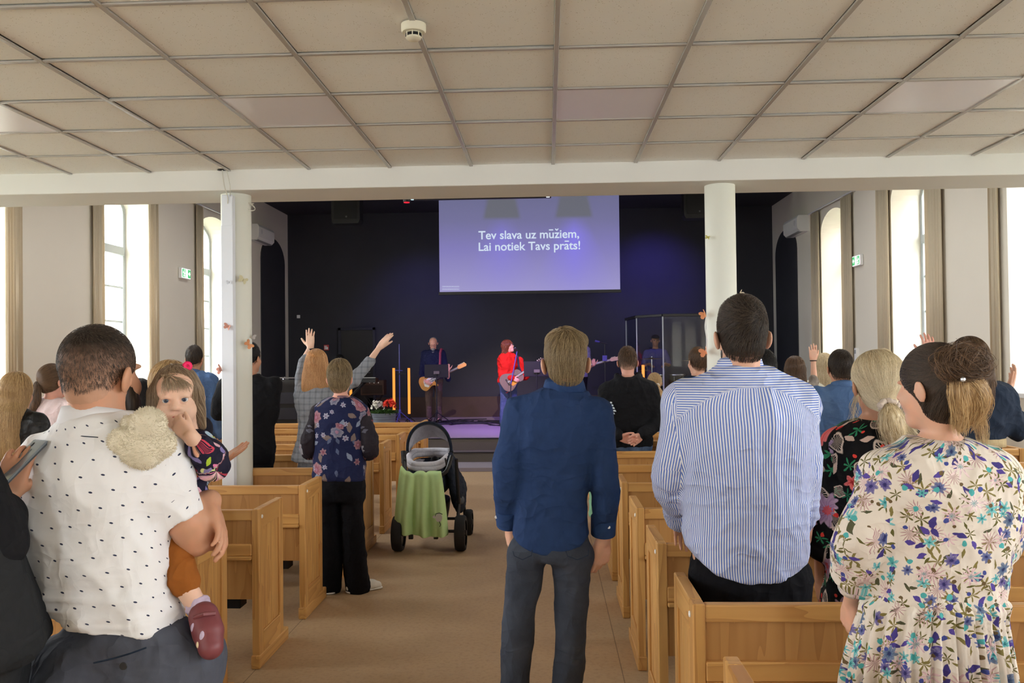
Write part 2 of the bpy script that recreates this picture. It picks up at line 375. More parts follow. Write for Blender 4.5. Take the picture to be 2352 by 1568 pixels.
# door in the back wall, in its recess
dr = struct(empty('door_1', (0, 0, 0), kind='structure')); m_door = flat('black_door', (22, 22, 25), .5, .4, var=.1)
B().box(-4.56, -4.50, YB-.05, YB, STG, 2.37, .004).box(-3.80, -3.74, YB-.05, YB, STG, 2.37, .004).box(-4.56, -3.74, YB-.05, YB, 2.31, 2.37, .004).out('frame', m_dark, dr)
B().box(-4.50, -3.80, YB-.03, YB, STG, 2.31, .003).out('leaf', m_door, dr)
pp = [(-4.38, .6), (-3.92, .6), (-3.92, 1.95)]+[(-4.15+.23*math.cos(t), 1.95+.14*math.sin(t)) for t in np.linspace(.3, PI-.3, 8)]+[(-4.38, 1.95)]
B().prism(pp, YB-.042, YB-.03).out('panel', m_door, dr)
B().tube([(-3.86, YB-.03, 1.38), (-3.86, YB-.07, 1.38), (-3.97, YB-.07, 1.38)], .01, 8).out('door_handle', flat('steel', (150, 150, 155), .3, .5, 1.0), dr, True)
# round pillars carrying the beam
m_col = flat('pillar_paint', (226, 227, 216), .6, .3, var=.02, vs=4)
def pillar(x, y, lab):
    p = props(empty('pillar', (x, y, 0)), lab, 'pillar'); p['kind'] = 'structure'
    B().lathe([(.112, 0), (.112, 1.5), (.112, BEAMZ)], n=40).out('shaft', m_col, p, True)
    B().lathe([(.122, 0), (.122, .06), (.113, .07)], n=40).out('collar', m_col, p, True)
    return p
PLx, PLy, PRx, PRy = -2.369, 6.43, 1.30, 6.42
pillar(PLx, PLy, 'round white pillar behind the left pews, with a cable duct'); pillar(PRx, PRy, 'round white pillar behind the right pews')
duct = props(empty('cable_duct', (-2.361, 6.288, 0)), 'square white cable duct standing against the left pillar', 'cable duct')
m_duct = flat('duct_white', (228, 232, 240), .5, .4, var=.01)
B().box(-.055, .028, -.03, .03, 0, 2.93, .004).out('channel', m_duct, duct)
B().box(-.057, .030, -.034, -.026, .02, 2.70, .002).out('cover', m_duct, duct)
# neighbouring houses outside
def m_brick_():
    n = NT('pale_brick'); o = n.obj(); s = n.sep(o); v = n.node('ShaderNodeCombineXYZ', (s[1], s[2], 0.)).outputs[0]
    b = n.node('ShaderNodeTexBrick', {'Vector': v, 'Color1': (.62, .5, .42, 1), 'Color2': (.7, .57, .47, 1), 'Mortar': (.8, .78, .74, 1), 'Scale': 1.0, 'Mortar Size': .012, 'Brick Width': .26, 'Row Height': .085})
    n.base(b.outputs[0], .9, .2); return n.m
m_brick = m_brick_()
st(B().box(9.5, 12, 4, 40, -1, 7.5), 'exterior_wall', m_brick)
st(B().box(-13.5, -11, 14, 46, -1, 3.0), 'exterior_wall', m_brick)
st(B().box(-40, XL-.6, -10, 60, -.3, -.2).box(XR+.6, 40, -10, 60, -.3, -.2), 'ground', flat('outside_ground', (130, 135, 110), .9))
# ------------------------------------------------------------------ pews
c1, c2, c3 = (202, 150, 84), (222, 174, 106), (156, 98, 46)
w_x = wood('pine_along_x', c1, c2, c3, 'x'); w_z = wood('pine_along_z', c1, c2, c3, 'z'); w_y = wood('pine_along_y', c1, c2, c3, 'y'); w_p = wood('pine_panel', (180, 130, 74), (198, 150, 92), (150, 100, 54), 'z')
m_cap = flat('white_cap', (236, 234, 230), .4); m_kn = flat('dark_heater', (25, 25, 27), .6)
PH = .872
def make_pew(x0, x1, y, capside):
    """back at depth y (towards the viewer), seat reaching to y+.40; ends at x0 and x1"""
    p = empty('pew', ((x0+x1)/2, y, 0)); cx = (x0+x1)/2; a, b = x0-cx, x1-cx
    for e, sg in ((a, 1), (b, -1)):
        g = empty('end_panel'); g.parent = p; g.location = (e, 0, 0)
        q0, q1 = sorted((0, sg*.042))
        B().box(q0, q1, 0, .07, .06, PH, .004).out('stile', w_z, g)
        B().box(q0, q1, .36, .425, .06, PH, .004).out('stile', w_z, g)
        B().box(q0, q1, .07, .36, PH-.105, PH, .003).out('rail', w_y, g)
        B().box(q0, q1, .07, .36, .06, .19, .003).out('rail', w_y, g)
        for k in range(3): B().box(q0+.010, q1-.010, .07+k*.097, .07+(k+1)*.097-.002, .19, PH-.105, .0015).out('board', w_z, g)
        B().box(q0-.004, q1+.004, -.012, .51, 0, .075, .005).out('foot', w_y, g)
    B().lathe([(.001, 0), (.010, 0), (.011, .003), (.008, .006), (.001, .007)], n=12, ax='x').out('screw_cap', m_cap, p, True)
    cp = p.children[-1]; cp.location = ((a, .045, PH-.045) if capside < 0 else (b, .045, PH-.045)); cp.rotation_euler = (0, 0, PI if capside < 0 else 0)
    i0, i1 = a+.042, b-.042
    B().box(i0, i1, .004, .048, PH-.062, PH-.004, .006).out('top_rail', w_x, p)
    B().box(i0, i1, .018, .036, PH-.20, PH-.062).out('back_panel', w_p, p)
    B().box(i0, i1, -.004, .046, PH-.255, PH-.19, .004).out('middle_rail', w_x, p)
    B().box(i0, i1, -.02, .036, PH-.275, PH-.255, .004).out('book_ledge', w_x, p)
    B().box(i0, i1, .020, .036, .375, PH-.275).out('lower_panel', w_p, p)
    B().box(i0, i1, .05, .345, .42, .45, .006).out('seat', w_x, p)
    B().box(i0+.1, i1-.1, .10, .20, .30, .37, .004).out('heater', m_kn, p)
    return p
ordn = ['first', 'second', 'third', 'fourth', 'fifth', 'sixth', 'seventh', 'eighth', 'ninth', 'tenth', 'eleventh', 'twelfth']
LX0, LX1, RX0, RX1 = -5.0, -1.60, .47, 4.02
LY = [1.09+.893*k for k in range(12)]; RY = [1.955, 2.868, 3.785, 4.66, 5.585, 6.50, 7.41, 8.32, 9.23, 10.14, 11.05]
pl = pr_ = None
for k, y in enumerate(LY):
    if pl is None: pl = make_pew(LX0, LX1, y, 1); p = pl
    else: p = copy_tree(pl); p.location.y = y
    d = 'nearest to the viewer' if k == 0 else f'{ordn[k]} from the viewer'
    props(p, f'light pine pew left of the aisle, {d}', 'pew', 'pews left of the aisle')
for k, y in enumerate(RY):
    if pr_ is None: pr_ = make_pew(RX0, RX1, y, -1); p = pr_
    else: p = copy_tree(pr_); p.location.y = y
    d = 'nearest to the viewer' if k == 0 else f'{ordn[k]} from the viewer'
    props(p, f'light pine pew right of the aisle, {d}', 'pew', 'pews right of the aisle')
# ------------------------------------------------------------------ organic shapes: blended distance fields turned into one closed mesh
f32 = np.float32
A3 = lambda *a: np.array(a, float)
def smin(a, b, k):
    if k <= 0: return np.minimum(a, b)
    h = np.maximum(k-np.abs(a-b), 0)/k
    return np.minimum(a, b)-h*h*(k*.25)
def unit(v): v = np.array(v, float); return v/(np.linalg.norm(v)+1e-12)
_LAT = np.random.default_rng(3).random((32, 32, 32)).astype(f32)
def noise3(p):
    i = np.floor(p).astype(int); t = p-i; t = t*t*(3-2*t); i &= 31; j = (i+1) & 31
    def g(a, b, c): return _LAT[a[:, 0], b[:, 1], c[:, 2]]
    x, y, z = t[:, 0], t[:, 1], t[:, 2]
    a = g(i, i, i)*(1-x)+g(j, i, i)*x; b = g(i, j, i)*(1-x)+g(j, j, i)*x
    c = g(i, i, j)*(1-x)+g(j, i, j)*x; d = g(i, j, j)*(1-x)+g(j, j, j)*x
    return (a*(1-y)+b*y)*(1-z)+(c*(1-y)+d*y)*z
def fbm(p, o=3):
    r = 0; a = 1; s = 0
    for k in range(o): r = r+a*noise3(p*2**k+17.3*k); s += a; a *= .5
    return r/s-.5
def ridge(p, o=2):
    r = 0; a = 1; s = 0
    for k in range(o): r = r+a*(1-np.abs(2*noise3(p*2**k+9.1*k)-1)*1.6).clip(0, 1)**2; s += a; a *= .5
    return r/s
def cat(pts, n=4, cols=None):
    """Catmull-Rom through rows of numbers"""
    p = np.array(pts, float); m = len(p)
    if m < 3: return p
    q = np.vstack([2*p[0]-p[1], p, 2*p[-1]-p[-2]]); out = []
    for i in range(m-1):
        a, b, c, d = q[i:i+4]
        for k in range(n):
            t = k/n; out.append(.5*((2*b)+(c-a)*t+(2*a-5*b+4*c-d)*t*t+(3*b-a-3*c+d)*t**3))
    out.append(p[-1]); return np.array(out)
class S:
    def __init__(s): s.pr = []; s.lo = np.full(3, 1e9); s.hi = np.full(3, -1e9)
    def _b(s, pts, r):
        pts = np.atleast_2d(pts); s.lo = np.minimum(s.lo, pts.min(0)-r); s.hi = np.maximum(s.hi, pts.max(0)+r)
    def put(s, fn, k, mode='+', uv=None): s.pr.append((fn, k, mode, uv)); return s
    def limb(s, pts, rs, k=.02, sub=1, flat=None, mode='+', ref=(0, -1, 0), uvo=(0, 0), uvd=True):
        P4 = np.c_[np.array(pts, float), np.full(len(pts), rs) if np.isscalar(rs) else np.array(rs, float)]
        if sub > 1 and len(P4) > 2: P4 = cat(P4, sub)
        pt, r = P4[:, :3], P4[:, 3].copy(); m = len(pt)-1
        if mode == '+': s._b(pt, r.max())
        ln = np.linalg.norm(np.diff(pt, axis=0), axis=1); cum = np.r_[0, np.cumsum(ln)]
        fn_n = unit(flat[0]) if flat else None
        def seg(p, i):
            a = pt[i]; ba = pt[i+1]-a; q = p-a; t = np.clip(q@ba/(ba@ba+1e-12), 0, 1); v = q-t[:, None]*ba
            if flat: c = v@fn_n; v = v+np.outer(c*(1/flat[1]-1), fn_n)
            return (np.linalg.norm(v, axis=1)-(r[i]+(r[i+1]-r[i])*t))*(flat[1] if flat else 1), t, v
        def fn(p):
            d = seg(p, 0)[0]
            for i in range(1, m): d = np.minimum(d, seg(p, i)[0])
            return d
        def uv(p):
            bd = None
            for i in range(m):
                d, t, v = seg(p, i); ax = unit(pt[i+1]-pt[i]); rf = unit(np.array(ref)-ax*np.dot(ref, ax)); sd = np.cross(ax, rf)
                u = np.arctan2(v@sd, v@rf); w = cum[i]+t*ln[i]
                if bd is None: bd, U, Vv = d, u, w
                else: c = d < bd; bd = np.where(c, d, bd); U = np.where(c, u, U); Vv = np.where(c, w, Vv)
            return U, Vv, float(r.mean()), uvo
        return s.put(fn, k, mode, uv if uvd else None)
    def ell(s, c, r, k=.02, R=None, mode='+'):
        c = np.array(c, float); r = np.array(r, float)
        if mode == '+': s._b(c, r.max())
        def fn(p):
            q = p-c
            if R is not None: q = q@R
            a = np.linalg.norm(q/r, axis=1); b = np.linalg.norm(q/(r*r), axis=1)+1e-9
            return a*(a-1)/b
        return s.put(fn, k, mode)
    def loft(s, rows, k=.02, right=(1, 0, 0), e=2.3, sub=4, mode='+', cap=.02, uvo=(0, 0), back=None):
        """rows (centre, half width, half depth) along one axis"""
        Q = np.array([list(c)+[rx, ry] for c, rx, ry in rows], float)
        if sub > 1: Q = cat(Q, sub)
        c, rx, ry = Q[:, :3], Q[:, 3], Q[:, 4]; ax = unit(c[-1]-c[0]); rt = unit(np.array(right)-ax*np.dot(right, ax)); fw = np.cross(ax, rt)
        if np.dot(fw, (0, -1, 0) if back is None else back) < 0: fw = -fw     # fw points to the back side
        t = (c-c[0])@ax; o = np.argsort(t); t, c, rx, ry = t[o], c[o], rx[o], ry[o]
        if mode == '+': s._b(c, max(rx.max(), ry.max()))
        cx, cy = (c-c[0])@rt, (c-c[0])@fw; base = c[0]; rm = rx.mean()
        def loc(p):
            q = p-base; z = q@ax; zi = np.clip(z, t[0], t[-1])
            return z, q@rt-np.interp(zi, t, cx), q@fw-np.interp(zi, t, cy), np.interp(zi, t, rx), np.interp(zi, t, ry)
        def fn(p):
            z, x, y, a, b = loc(p)
            n = (np.abs(x/a)**e+np.abs(y/b)**e+1e-12)**(1/e)
            d = (n-1)*np.minimum(a, b); dz = np.maximum(t[0]-z, z-t[-1])
            return -smin(-d, -dz, cap)
        def uv(p):
            z, x, y, a, b = loc(p); return np.arctan2(x/a, y/b), z, float(rm), uvo
        return s.put(fn, k, mode, uv)
    def plane(s, pt, n, k=.01, mode='&'):
        pt = np.array(pt, float); n = unit(n)
        return s.put(lambda p: (p-pt)@n, k, mode)
    def ev(s, p):
        d = None
        for fn, k, mode, _ in s.pr:
            q = fn(p)
            d = q if d is None else (smin(d, q, k) if mode == '+' else (-smin(-d, q, k) if mode == '-' else -smin(-d, -q, k)))
        return d
    def grad(s, p, e=.0015):
        g = np.stack([s.ev(p+np.eye(3)[i]*e)-s.ev(p-np.eye(3)[i]*e) for i in range(3)], 1)
        return g/(np.linalg.norm(g, axis=1, keepdims=True)+1e-12)
    def mesh(s, h):
        Bk = 8; lo = s.lo-2.5*h; nb = np.ceil((s.hi+2.5*h-lo)/(h*Bk)).astype(int); n = nb*Bk
        ctr = np.stack(np.meshgrid(*[lo[i]+(np.arange(nb[i])+.5)*Bk*h-.5*h for i in range(3)], indexing='ij'), -1).reshape(-1, 3)
        rad = h*Bk*.5*1.7321+h; d = None; rel = []
        for fn, k, mode, _ in s.pr:
            q = fn(ctr); rel.append(q)
            d = q if d is None else (smin(d, q, k) if mode == '+' else (-smin(-d, q, k) if mode == '-' else -smin(-d, -q, k)))
        act = np.where(np.abs(d) < rad*1.25)[0]
        off = np.stack(np.meshgrid(*[(np.arange(Bk)-Bk/2+.5)*h]*3, indexing='ij'), -1).reshape(-1, 3)
        pts = ctr[act][:, None, :]+off[None]; D = np.full((len(act), Bk**3), 9., float)
        for (fn, k, mode, _), q in zip(s.pr, rel):
            qa = q[act]; ok = np.where(np.abs(qa) < 2.6*rad+k)[0] if mode != '&' else np.arange(len(act))
            if mode == '-': ok = np.where(qa < 2.6*rad+k)[0]
            if len(ok) == 0: continue
            v = fn(pts[ok].reshape(-1, 3)).reshape(len(ok), -1); c = D[ok]
            D[ok] = smin(c, v, k) if mode == '+' else (-smin(-c, v, k) if mode == '-' else -smin(-c, -v, k))
        G = np.repeat(np.where(d < 0, -1., 1.).astype(f32)[:, None], Bk**3, 1); G[act] = D
        G = G.reshape(*nb, Bk, Bk, Bk).transpose(0, 3, 1, 4, 2, 5).reshape(*n)
        I = G < 0
        c8 = [(a, b, c) for a in (0, 1) for b in (0, 1) for c in (0, 1)]
        sl = lambda a, m: slice(a, m-1+a)
        cnt = sum(I[sl(a, n[0]), sl(b, n[1]), sl(c, n[2])].astype(np.int8) for a, b, c in c8)
        cell = np.argwhere((cnt > 0) & (cnt < 8)); idx = np.full(tuple(n-1), -1, np.int64); idx[cell[:, 0], cell[:, 1], cell[:, 2]] = np.arange(len(cell))
        val = {o: G[cell[:, 0]+o[0], cell[:, 1]+o[1], cell[:, 2]+o[2]] for o in c8}
        acc = np.zeros((len(cell), 3)); w = np.zeros(len(cell))
        for o in c8:
            for ax in range(3):
                if o[ax] == 0:
                    o2 = tuple(1 if i == ax else o[i] for i in range(3)); a, b = val[o], val[o2]; x = (a < 0) != (b < 0)
                    t = np.where(x, a/(a-b+1e-20), 0); pt = np.tile(np.array(o, float), (len(cell), 1)); pt[:, ax] += t
                    acc += pt*x[:, None]; w += x
        V = lo+(cell+acc/w[:, None])*h
        F = []
        for ax in range(3):
            b, c = (ax+1) % 3, (ax+2) % 3
            s0 = [slice(1, m-1) for m in n]; s0[ax] = slice(0, n[ax]-1); s1 = list(s0); s1[ax] = slice(1, n[ax])
            i0, i1 = I[tuple(s0)], I[tuple(s1)]; e = np.argwhere(i0 != i1)
            if not len(e): continue
            flip = i0[e[:, 0], e[:, 1], e[:, 2]]
            e = e+np.array([0 if i == ax else 1 for i in range(3)])
            eb, ec = np.eye(3, dtype=int)[b], np.eye(3, dtype=int)[c]
            q = np.stack([idx[tuple((e+o).T)] for o in (-eb-ec, -ec, 0*eb, -eb)], 1)
            q[~flip] = q[~flip][:, ::-1]; F.append(q)
        F = np.vstack(F); F = F[(F >= 0).all(1)]
        return V, F
    def uvs(s, V, F):
        dom = [(i, p) for i, p in enumerate(s.pr) if p[3] is not None and p[2] == '+']
        C = V[F].mean(1); best = None
        for j, (i, p) in enumerate(dom):
            d = p[0](C)
            if best is None: best, who = d, np.zeros(len(C), int)
            else: c = d < best; best = np.where(c, d, best); who = np.where(c, j, who)
        UV = np.zeros((len(F), F.shape[1], 2))
        for j, (i, p) in enumerate(dom):
            m = np.where(who == j)[0]
            if not len(m): continue
            uc = p[3](C[m])[0]; u, v, r, uvo = p[3](V[F[m]].reshape(-1, 3)); u = u.reshape(len(m), -1); v = v.reshape(len(m), -1)
            du = u-uc[:, None]; du -= 2*PI*np.round(du/(2*PI)); UV[m, :, 0] = (uc[:, None]+du)*r+uvo[0]; UV[m, :, 1] = v+uvo[1]
        return UV
def vnormals(V, F):
    a = V[F[:, 2]]-V[F[:, 0]]; b = V[F[:, 3]]-V[F[:, 1]]; n = np.cross(a, b); N = np.zeros_like(V)
    for i in range(4): np.add.at(N, F[:, i], n)
    return N/(np.linalg.norm(N, axis=1, keepdims=True)+1e-12)
def relax(V, F, it=1, lam=.5):
    for _ in range(it):
        A = np.zeros_like(V); w = np.zeros(len(V))
        for i in range(4):
            j = (i+1) % 4; np.add.at(A, F[:, i], V[F[:, j]]); np.add.at(w, F[:, i], 1); np.add.at(A, F[:, j], V[F[:, i]]); np.add.at(w, F[:, j], 1)
        V = V+lam*(A/np.maximum(w, 1)[:, None]-V)
    return V
def npmesh(name, V, F, mat=None, par=None, uv=None, attr=None):
    me = bpy.data.meshes.new(name); nf, k = F.shape
    me.vertices.add(len(V)); me.vertices.foreach_set('co', V.astype(f32).ravel()); me.loops.add(nf*k); me.loops.foreach_set('vertex_index', F.astype(np.int32).ravel())
    me.polygons.add(nf); me.polygons.foreach_set('loop_start', np.arange(nf, dtype=np.int32)*k)
    me.polygons.foreach_set('use_smooth', np.ones(nf, bool))
    if uv is not None: me.uv_layers.new(name='UVMap').data.foreach_set('uv', uv.astype(f32).ravel())
    for n_, a in (attr or {}).items(): me.attributes.new(n_, 'FLOAT', 'POINT').data.foreach_set('value', a.astype(f32))
    me.update(); me.validate()
    if mat: me.materials.append(mat)
    o = link(bpy.data.objects.new(name, me)); child(o, par); return o
def mk(s, name, mat, par=None, h=.01, disp=None, uv=False, smooth=1, attr=None):
    """distance field -> one mesh object, stored relative to its parent's place"""
    V, F = s.mesh(h)
    if smooth: V = relax(V, F, smooth)
    UV = s.uvs(V, F) if uv else None
    at = {k: fn(V) for k, fn in (attr or {}).items()}
    if disp is not None: N = vnormals(V, F); V = V+N*disp(V, N)[:, None]
    o_ = np.array(par_world(par).translation) if par is not None else np.zeros(3)
    return npmesh(name, V-o_, F, mat, par, UV, at)
def curves(name, lines, mat, par, r0=.0006, r1=.0002):
    lines = [l for l in lines if len(l) > 1]
    cu = bpy.data.hair_curves.new(name); cu.add_curves([len(l) for l in lines])
    o_ = np.array(par_world(par).translation) if par is not None else np.zeros(3)
    pts = np.vstack(lines)-o_; cu.attributes['position'].data.foreach_set('vector', pts.astype(f32).ravel())
    rad = np.concatenate([np.linspace(r0, r1, len(l)) for l in lines]); ra = cu.attributes.get('radius') or cu.attributes.new('radius', 'FLOAT', 'POINT'); ra.data.foreach_set('value', rad.astype(f32))
    cu.materials.append(mat); o = link(bpy.data.objects.new(name, cu)); child(o, par); o['kind'] = 'stuff'; return o
def rot_to(fwd, up=(0, 0, 1)):
    f = unit(fwd); r = unit(np.cross(f, up)); u = np.cross(r, f); return np.stack([r, f, u], 1)   # columns right, forward, up
def Rz(a): c, s = math.cos(a), math.sin(a); return np.array([[c, -s, 0], [s, c, 0], [0, 0, 1.]])
def Rx(a): c, s = math.cos(a), math.sin(a); return np.array([[1, 0, 0], [0, c, -s], [0, s, c]])
def Ry(a): c, s = math.cos(a), math.sin(a); return np.array([[c, 0, s], [0, 1, 0], [-s, 0, c]])
# ------------------------------------------------------------------ anatomy
def head(s, c, R, k=1., ears=True, face=True):
    """cranium, jaw, face and ears; local axes right, forward (face), up; about .235 m tall at k=1"""
    c = np.array(c); L = lambda x, y, z: c+R@(np.array([x, y, z])*k)
    s.ell(L(0, -.014, .034), A3(.074, .094, .083)*k, .02*k, R)
    s.ell(L(0, .024, -.040), A3(.060, .070, .076)*k, .03*k, R)
    s.ell(L(0, .070, -.098), A3(.026, .022, .020)*k, .035*k, R)
    if face:
        s.limb([L(0, .090, .018), L(0, .110, -.020)], A3(.008, .0125)*k, .012*k)
        for q in (-1, 1):
            s.ell(L(q*.011, .101, -.024), A3(.009, .009, .008)*k, .008*k, R)
            s.ell(L(q*.036, .062, -.028), A3(.024, .022, .022)*k, .03*k, R)
            s.ell(L(q*.028, .079, .026), A3(.026, .012, .008)*k, .012*k, R)
            s.ell(L(q*.031, .098, .006), A3(.017, .015, .010)*k, .010*k, R, '-')
        s.ell(L(0, .090, -.054), A3(.022, .010, .006)*k, .006*k, R); s.ell(L(0, .089, -.065), A3(.018, .010, .006)*k, .006*k, R)
        s.limb([L(-.019, .104, -.0595), L(.019, .104, -.0595)], .0025*k, .003*k, mode='-')
    if ears:
        for q in (-1, 1):
            E_ = R@Rz(q*.42)@Ry(q*.14)
            s.ell(L(q*.088, -.012, -.008), A3(.0085, .023, .034)*k, .008*k, E_)
            s.ell(L(q*.097, .000, -.004), A3(.0075, .011, .021)*k, .002*k, E_, '-'); s.limb([L(q*.0905, -.006, .012), L(q*.0925, .004, -.004), L(q*.0895, .0, -.022)], .0032*k, .003*k)
    return L
def hand(s, w, d, pn, th, k=1., curl=(.25, .3, .25), spread=.12, thumb=.9, r=1., tcurl=.2, fc=None):
    """wrist w, direction d to the finger tips, palm normal pn, th=+1 puts the thumb on d x pn side; four fingers and a thumb"""
    w = np.array(w, float); d = unit(d); pn = unit(np.array(pn)-d*np.dot(pn, d)); t = np.cross(d, pn)*th
    L = lambda a, b, c: w+(d*a+t*b+pn*c)*k
    spec = [(.030, .073, .0092), (.0105, .082, .0095), (-.0095, .076, .0090), (-.029, .058, .0080)]
    for i, (o, ln, rr) in enumerate(spec):
        b = L(.092-.004*abs(i-1), o, 0)
        s.limb([L(.0, o*.55, 0), L(.045, o*.9, -.003), b], A3(.0165, .0145, .0112)*k*r, .010*k, flat=(pn, .85))
        a = 0; fd = unit(d+t*(o/.03)*spread); p = b; pts = [b]; cc = curl if fc is None else fc[i]
        for j, (fr, cv) in enumerate(zip((.45, .31, .24), cc)):
            a += cv; p = p+(fd*math.cos(a)+pn*math.sin(a))*ln*fr*k; pts.append(p)
        s.limb(pts, A3(rr*1.05, rr, rr*.92, rr*.78)*k*r, .0035*k)
    b = L(.018, .020, .006); d1 = unit(d*(1.15-thumb*.55)+t*thumb+pn*.25)
    p1 = b+d1*.044*k; d2 = unit(d1+d*.35+pn*tcurl-t*tcurl*.4); p2 = p1+d2*.033*k; d3 = unit(d2+d*.25+pn*tcurl-t*tcurl*.5); p3 = p2+d3*.027*k
    s.limb([b, p1, p2, p3], A3(.0165, .0125, .0105, .008)*k*r, .008*k)
    return L
SK = {}
def skin(name, rgb):
    if name in SK: return SK[name]
    n = NT('skin_'+name); o = n.obj(); a = n.noise(o, 22, 3); c = lin(rgb)
    col = n.mix(n.step(a, .35, .7), tuple(x*.94 for x in c), (min(1, c[0]*1.06), c[1]*.97, c[2]*.95))
    n.base(col, .5, .35).bump(n.noise(o, 260, 2), .06, .001)
    n.b.inputs['Subsurface Weight'].default_value = .12; n.b.inputs['Subsurface Radius'].default_value = (.012, .004, .002); n.b.inputs['Subsurface Scale'].default_value = 1.
    SK[name] = n.m; return n.m
HM = {}
def hairmat(name, dark, mid, light):
    """(mesh material, strand material)"""
    if name in HM: return HM[name]
    n = NT('hair_'+name); o = n.obj(); a = n.noise(n.scale(o, (90, 90, 14)), 1, 3, .6)
    n.base(n.ramp(a, [(.3, lin(dark)), (.55, lin(mid)), (.75, lin(light))]), .5, .35).bump(a, .5, .004)
    q = NT('strand_'+name); hi = q.node('ShaderNodeHairInfo').outputs; rd = hi['Random']
    q.base(q.mix(q.ma('MULTIPLY', hi['Intercept'], .35), q.ramp(rd, [(.0, lin(dark)), (.5, lin(mid)), (1., lin(light))]), lin(light)), .42, .4)
    HM[name] = (n.m, q.m); return HM[name]
def walk(s, p0, flow, n, step, off=.002, jit=.25, lift=0., seed=1):
    """hair lines that creep over the field s along flow(p)"""
    g = np.random.default_rng(seed); p = p0.copy(); N = s.grad(p); p = p-N*(s.ev(p)[:, None]-off); L = [p.copy()]; J = g.normal(0, jit, p.shape)
    for i in range(n):
        d = flow(p)+J; d = d-N*np.sum(d*N, 1, keepdims=True); d /= np.linalg.norm(d, axis=1, keepdims=True)+1e-9
        p = p+d*(step if np.isscalar(step) else step[:, None]); N = s.grad(p); o = off+lift*(i+1)/n
        p = p-N*(s.ev(p)[:, None]-o); J = J*.8+g.normal(0, jit*.35, p.shape); L.append(p.copy())
    return list(np.stack(L, 1))
def roots(s, n, seed=1, h=.012, keep=None):
    V, F = s.mesh(h); g = np.random.default_rng(seed); q = V[F]; ar = np.linalg.norm(np.cross(q[:, 2]-q[:, 0], q[:, 3]-q[:, 1]), axis=1)
    i = g.choice(len(F), n*(3 if keep else 1), p=ar/ar.sum()); w = g.random((len(i), 2)); a = q[i]
    p = (a[:, 0]*(1-w[:, :1])+a[:, 1]*w[:, :1])*(1-w[:, 1:])+(a[:, 3]*(1-w[:, :1])+a[:, 2]*w[:, :1])*w[:, 1:]
    if keep is not None: p = p[keep(p)][:n]
    return p
def tail(pts, rs, n, seed=1, fl=.1, m=14):
    """loose lines following a lock of hair"""
    g = np.random.default_rng(seed); Q = cat(np.c_[np.array(pts, float), rs], max(2, m//(len(pts)-1))); c, r = Q[:, :3], Q[:, 3]; out = []
    for _ in range(n):
        o = unit(g.normal(size=3))*g.random()**.4; w = g.normal(0, fl, (len(c), 3)).cumsum(0)*.35
        e = len(c) if g.random() < .7 else max(3, int(len(c)*(.6+.4*g.random())))
        out.append((c+(o+w*np.linspace(0, 1, len(c))[:, None])*r[:, None])[:e])
    return out
# ------------------------------------------------------------------ people: skeleton, garments, hair
RM = [(.862, .040, .040, -.006), (.842, .074, .048, -.008), (.815, .100, .062, -.006), (.77, .106, .069, 0), (.71, .103, .070, .004), (.65, .096, .066, .006), (.60, .093, .065, .006), (.55, .097, .068, .003), (.50, .101, .072, 0), (.465, .097, .068, 0)]
RF = [(.862, .034, .035, -.006), (.842, .066, .044, -.008), (.815, .092, .056, -.006), (.77, .095, .062, 0), (.71, .091, .066, .006), (.65, .082, .060, .006), (.61, .080, .058, .006), (.55, .094, .066, .003), (.50, .102, .072, 0), (.465, .098, .068, 0)]
def px_rows(Y, rows, dep=.62, dy=0):
    out = []
    for r in rows:
        y, a, b = r[:3]; w = (b-a)/2*mpp(Y); out.append((P((a+b)/2, y, Y+dy+(r[4] if len(r) > 4 else 0)), w, w*(r[3] if len(r) > 3 and r[3] else dep)))
    return out
def folds(amp, sx=6, sz=3, seed=0, waist=None, wamp=0, up=None):
    """cloth relief: long soft folds plus finer creases, bunching near a height if asked"""
    def f(V, N):
        q = V+seed*3.1
        w = q+.05*np.stack([fbm(q*5), fbm(q*5+9), fbm(q*5+4)], 1)
        d = amp*1.5*(ridge(w*A3(sx, sx, sz)*1.3, 2)-.35)+amp*1.1*(ridge((w@Rz(.6)@Ry(.75))*A3(sx*2.2, sx, sz*1.6)+5, 2)-.3)+amp*.9*(ridge((w@Ry(-.6))*A3(sx*2.4, sx, sz*1.5)+11, 1)-.25)
        if waist is not None:
            z0, dz = waist; g = np.exp(-((V[:, 2]-z0)/dz)**2)
            d = d+wamp*g*(ridge(q*A3(3.5, 3.5, 26), 2)-.4)
        return d
    return f
